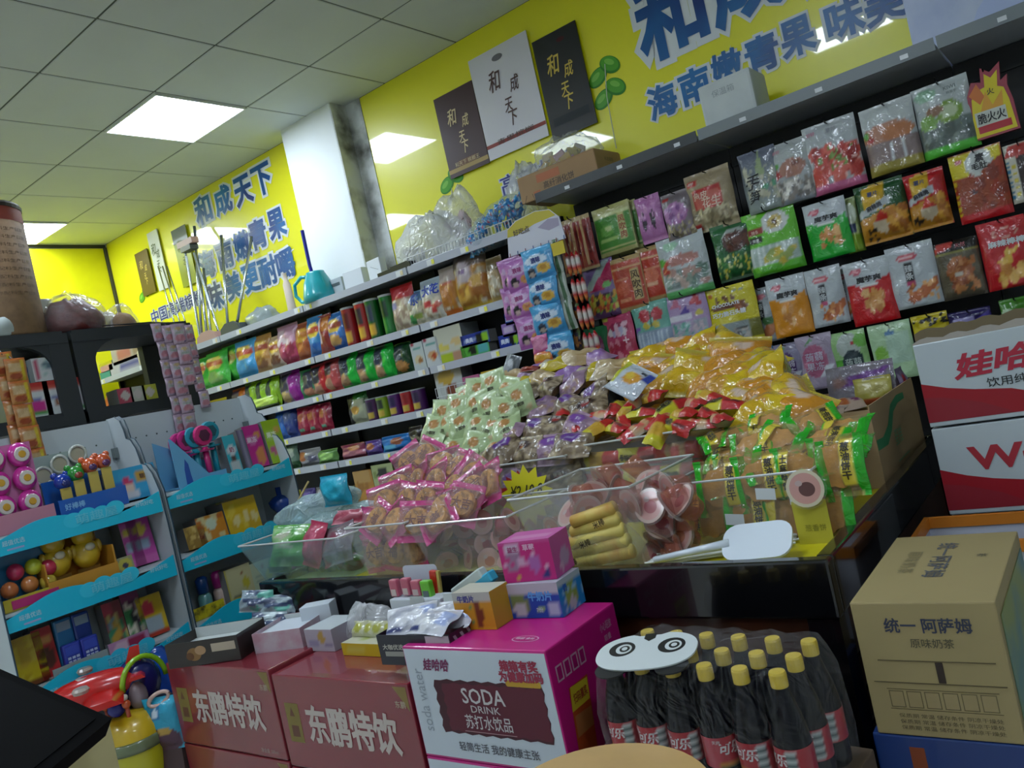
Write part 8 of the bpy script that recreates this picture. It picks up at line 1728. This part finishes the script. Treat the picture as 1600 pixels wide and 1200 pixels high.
bxw = .145; o = obj('milk_tablet_box', pbox_mesh(bxw, .11, .083, [F('#173f96'), R(0, .74, 1, 1, '#a9a4b0'), P([(0, .74), (.1, .6), (.2, .74), (.35, .62), (.5, .74)], '#a9a4b0'), D(.2, .4, .18, .34, '#6a7a4a'), D(.2, .25, .14, .2, '#a8a8b0'), D(.6, .3, .06, .08, '#8fb05a'), R(.78, .1, .95, .42, '#9aa0b8')], [F('#1f7fc0'), R(0, .78, 1, 1, '#a5b8c0'), D(.5, .45, .26, .4, '#7f9a4a'), D(.5, .2, .2, .2, '#a8b0b8'), N(3, 12, .04, .07, ['#8fc0d8'], 0, 0, 1, .7)], [F('#a9a8b5')]), PRINT, None, ((p[0] + q[0]) / 2, p[1] + .05, SZ + .001)); o.rotation_euler = (0, 0, .06); tag(o, 'blue milk tablet box under the pink one on soda carton', 'box'); f = Fr((-bxw / 2, -.055, 0), (1, 0, 0), (0, 0, 1)); lettering(o, '牛奶片', f, .092, .052, .024, '#4f8fd0', .04); lettering(o, '奶', Fr((bxw / 2, -.055, 0), (0, 1, 0), (0, 0, 1)), .03, .06, .02, '#1c56a8', .04); lettering(o, '7份', f, .085, .02, .012, '#a9b3d0', .01)
bl_ = o
o2 = obj('milk_tablet_box', pbox_mesh(.14, .105, .098, [F('#b01f6e'), R(0, .94, 1, 1, '#b54a88'), R(.14, .72, .40, .92, '#b8a4b8'), N(5, 14, .05, .09, ['#8a6a86', '#b892ae', '#a83a52'], .12, .25, .42, .68), N(4, 6, .04, .06, ['#b57aa0', '#c49ab5'], .5, .2, .95, .7), D(.64, .4, .12, .2, '#9a5a9a'), D(.85, .16, .10, .07, '#2a2a6a'), P([(.2, .06), (.24, .18), (.4, .06)], '#b89a3c')], [F('#b84a96'), N(7, 5, .06, .1, ['#c49ab8'], .1, .1, .9, .9), D(.6, .4, .25, .2, '#a88ab0')], [F('#b85296'), R(.1, .3, .9, .6, '#c07aa8')]), PRINT, None, (bl_.location[0] - .012, bl_.location[1] + .012, SZ + .085)); o2.rotation_euler = (0, 0, .16); tag(o2, 'pink milk tablet box stacked on the blue one', 'box'); lettering(o2, '益生', Fr((-.07, -.0525, 0), (1, 0, 0), (0, 0, 1)), .038, .08, .014, '#8a1c5a', .02); lettering(o2, '草莓', Fr((-.07, -.0525, 0), (1, 0, 0), (0, 0, 1)), .082, .082, .016, '#d0a0bc', .03)
p = on_top(770, 960, SZ); o = obj('milk_tablet_box', pbox_mesh(.03, .06, .085, [F('#b8a43a'), R(0, .3, 1, .6, '#b0822a')], [F('#a8903a')]), PRINT, None, (bl_.location[0] - .09, bl_.location[1] + .02, SZ + .06)); 
o.location[2] = SZ + .001; o.scale = (1, 1, 1.5); tag(o, 'narrow yellow tablet box squeezed beside the pink and blue boxes', 'box')

# ------------------------------------------------------------------ near edge: stool, black monitor
st = empty('wooden_stool', (0, 0, 0)); P_ = at(960, 1168, z=.625); st.location = (P_[0] + .055, P_[1] - .145, 0); tag(st, 'round pale wooden stool at the bottom edge of the picture', 'stool')
wd = mat('pale_bamboo', '#b3905a', .45, coat=.2, var=.12, vscale=9)
MB().lathe([(.0, .592), (.16, .592), (.172, .6), (.174, .615), (.168, .625), (.0, .625)], 48, cap=False).make('seat', wd, st, smooth=False)
for sx in (-1, 1):
    for sy in (-1, 1): MB().tube([(sx * .09, sy * .09, .595), (sx * .14, sy * .14, 0)], .016, 10).make('leg', wd, st, smooth=True)
for a, b_ in (((-.12, -.12), (.12, -.12)), ((-.12, .12), (.12, .12)), ((-.12, -.12), (-.12, .12)), ((.12, -.12), (.12, .12))): MB().tube([(a[0], a[1], .22), (b_[0], b_[1], .22)], .009, 8).make('stretcher', wd, st)
# black checkout screen, seen corner-on at the lower left, with a cream carton behind it
fw = fwd.normalized(); C0 = CAM + ray(175, 1122).normalized() * 1.05
e1 = (CAM + ray(0, 1045).normalized() * 1.10 - C0).normalized(); e2 = (CAM + ray(130, 1200).normalized() * .98 - C0); e2 = (e2 - e1 * e2.dot(e1)).normalized(); nn = e1.cross(e2).normalized()
if nn.dot(CAM - C0) < 0: nn = -nn
sc_ = empty('checkout_screen'); sc_.matrix_basis = Matrix(((e1[0], e2[0], nn[0], C0[0]), (e1[1], e2[1], nn[1], C0[1]), (e1[2], e2[2], nn[2], C0[2]), (0, 0, 0, 1))); tag(sc_, 'black checkout screen tilted at the lower left corner', 'screen')
dp = mat('black_screen_shell', '#020203', .7, spec=.05)
if True:
    bb_ = MB().box(0, .36, 0, .24, -.022, 0); bb_.make('shell', dp, sc_); MB().box(.012, .348, .012, .228, .0002, .001).make('display', mat('dark_display_glass', '#020203', .6, spec=.05), sc_)
    MB().box(.15, .21, .1, .2, -.09, -.0225).make('arm', dp, sc_)
    q_ = sc_.matrix_basis @ Vector((.18, .15, -.08)); MB().tube([Vector((.18, .15, -.08)), sc_.matrix_basis.inverted() @ Vector((q_[0], q_[1], .0))], .03, 12).make('stand', dp, sc_)
C1 = CAM + ray(160, 1138).normalized() * 1.18
cc = carton('carton', .16, .16, C1[2] - .001, mat('cream_card', '#c4ba88', .6), (0, 0, 0), 'cream carton corner behind the black checkout screen', b=.002)
cc.location = (C1[0] - .02, C1[1] - .095, .001); cc.rotation_euler = (0, 0, .785)
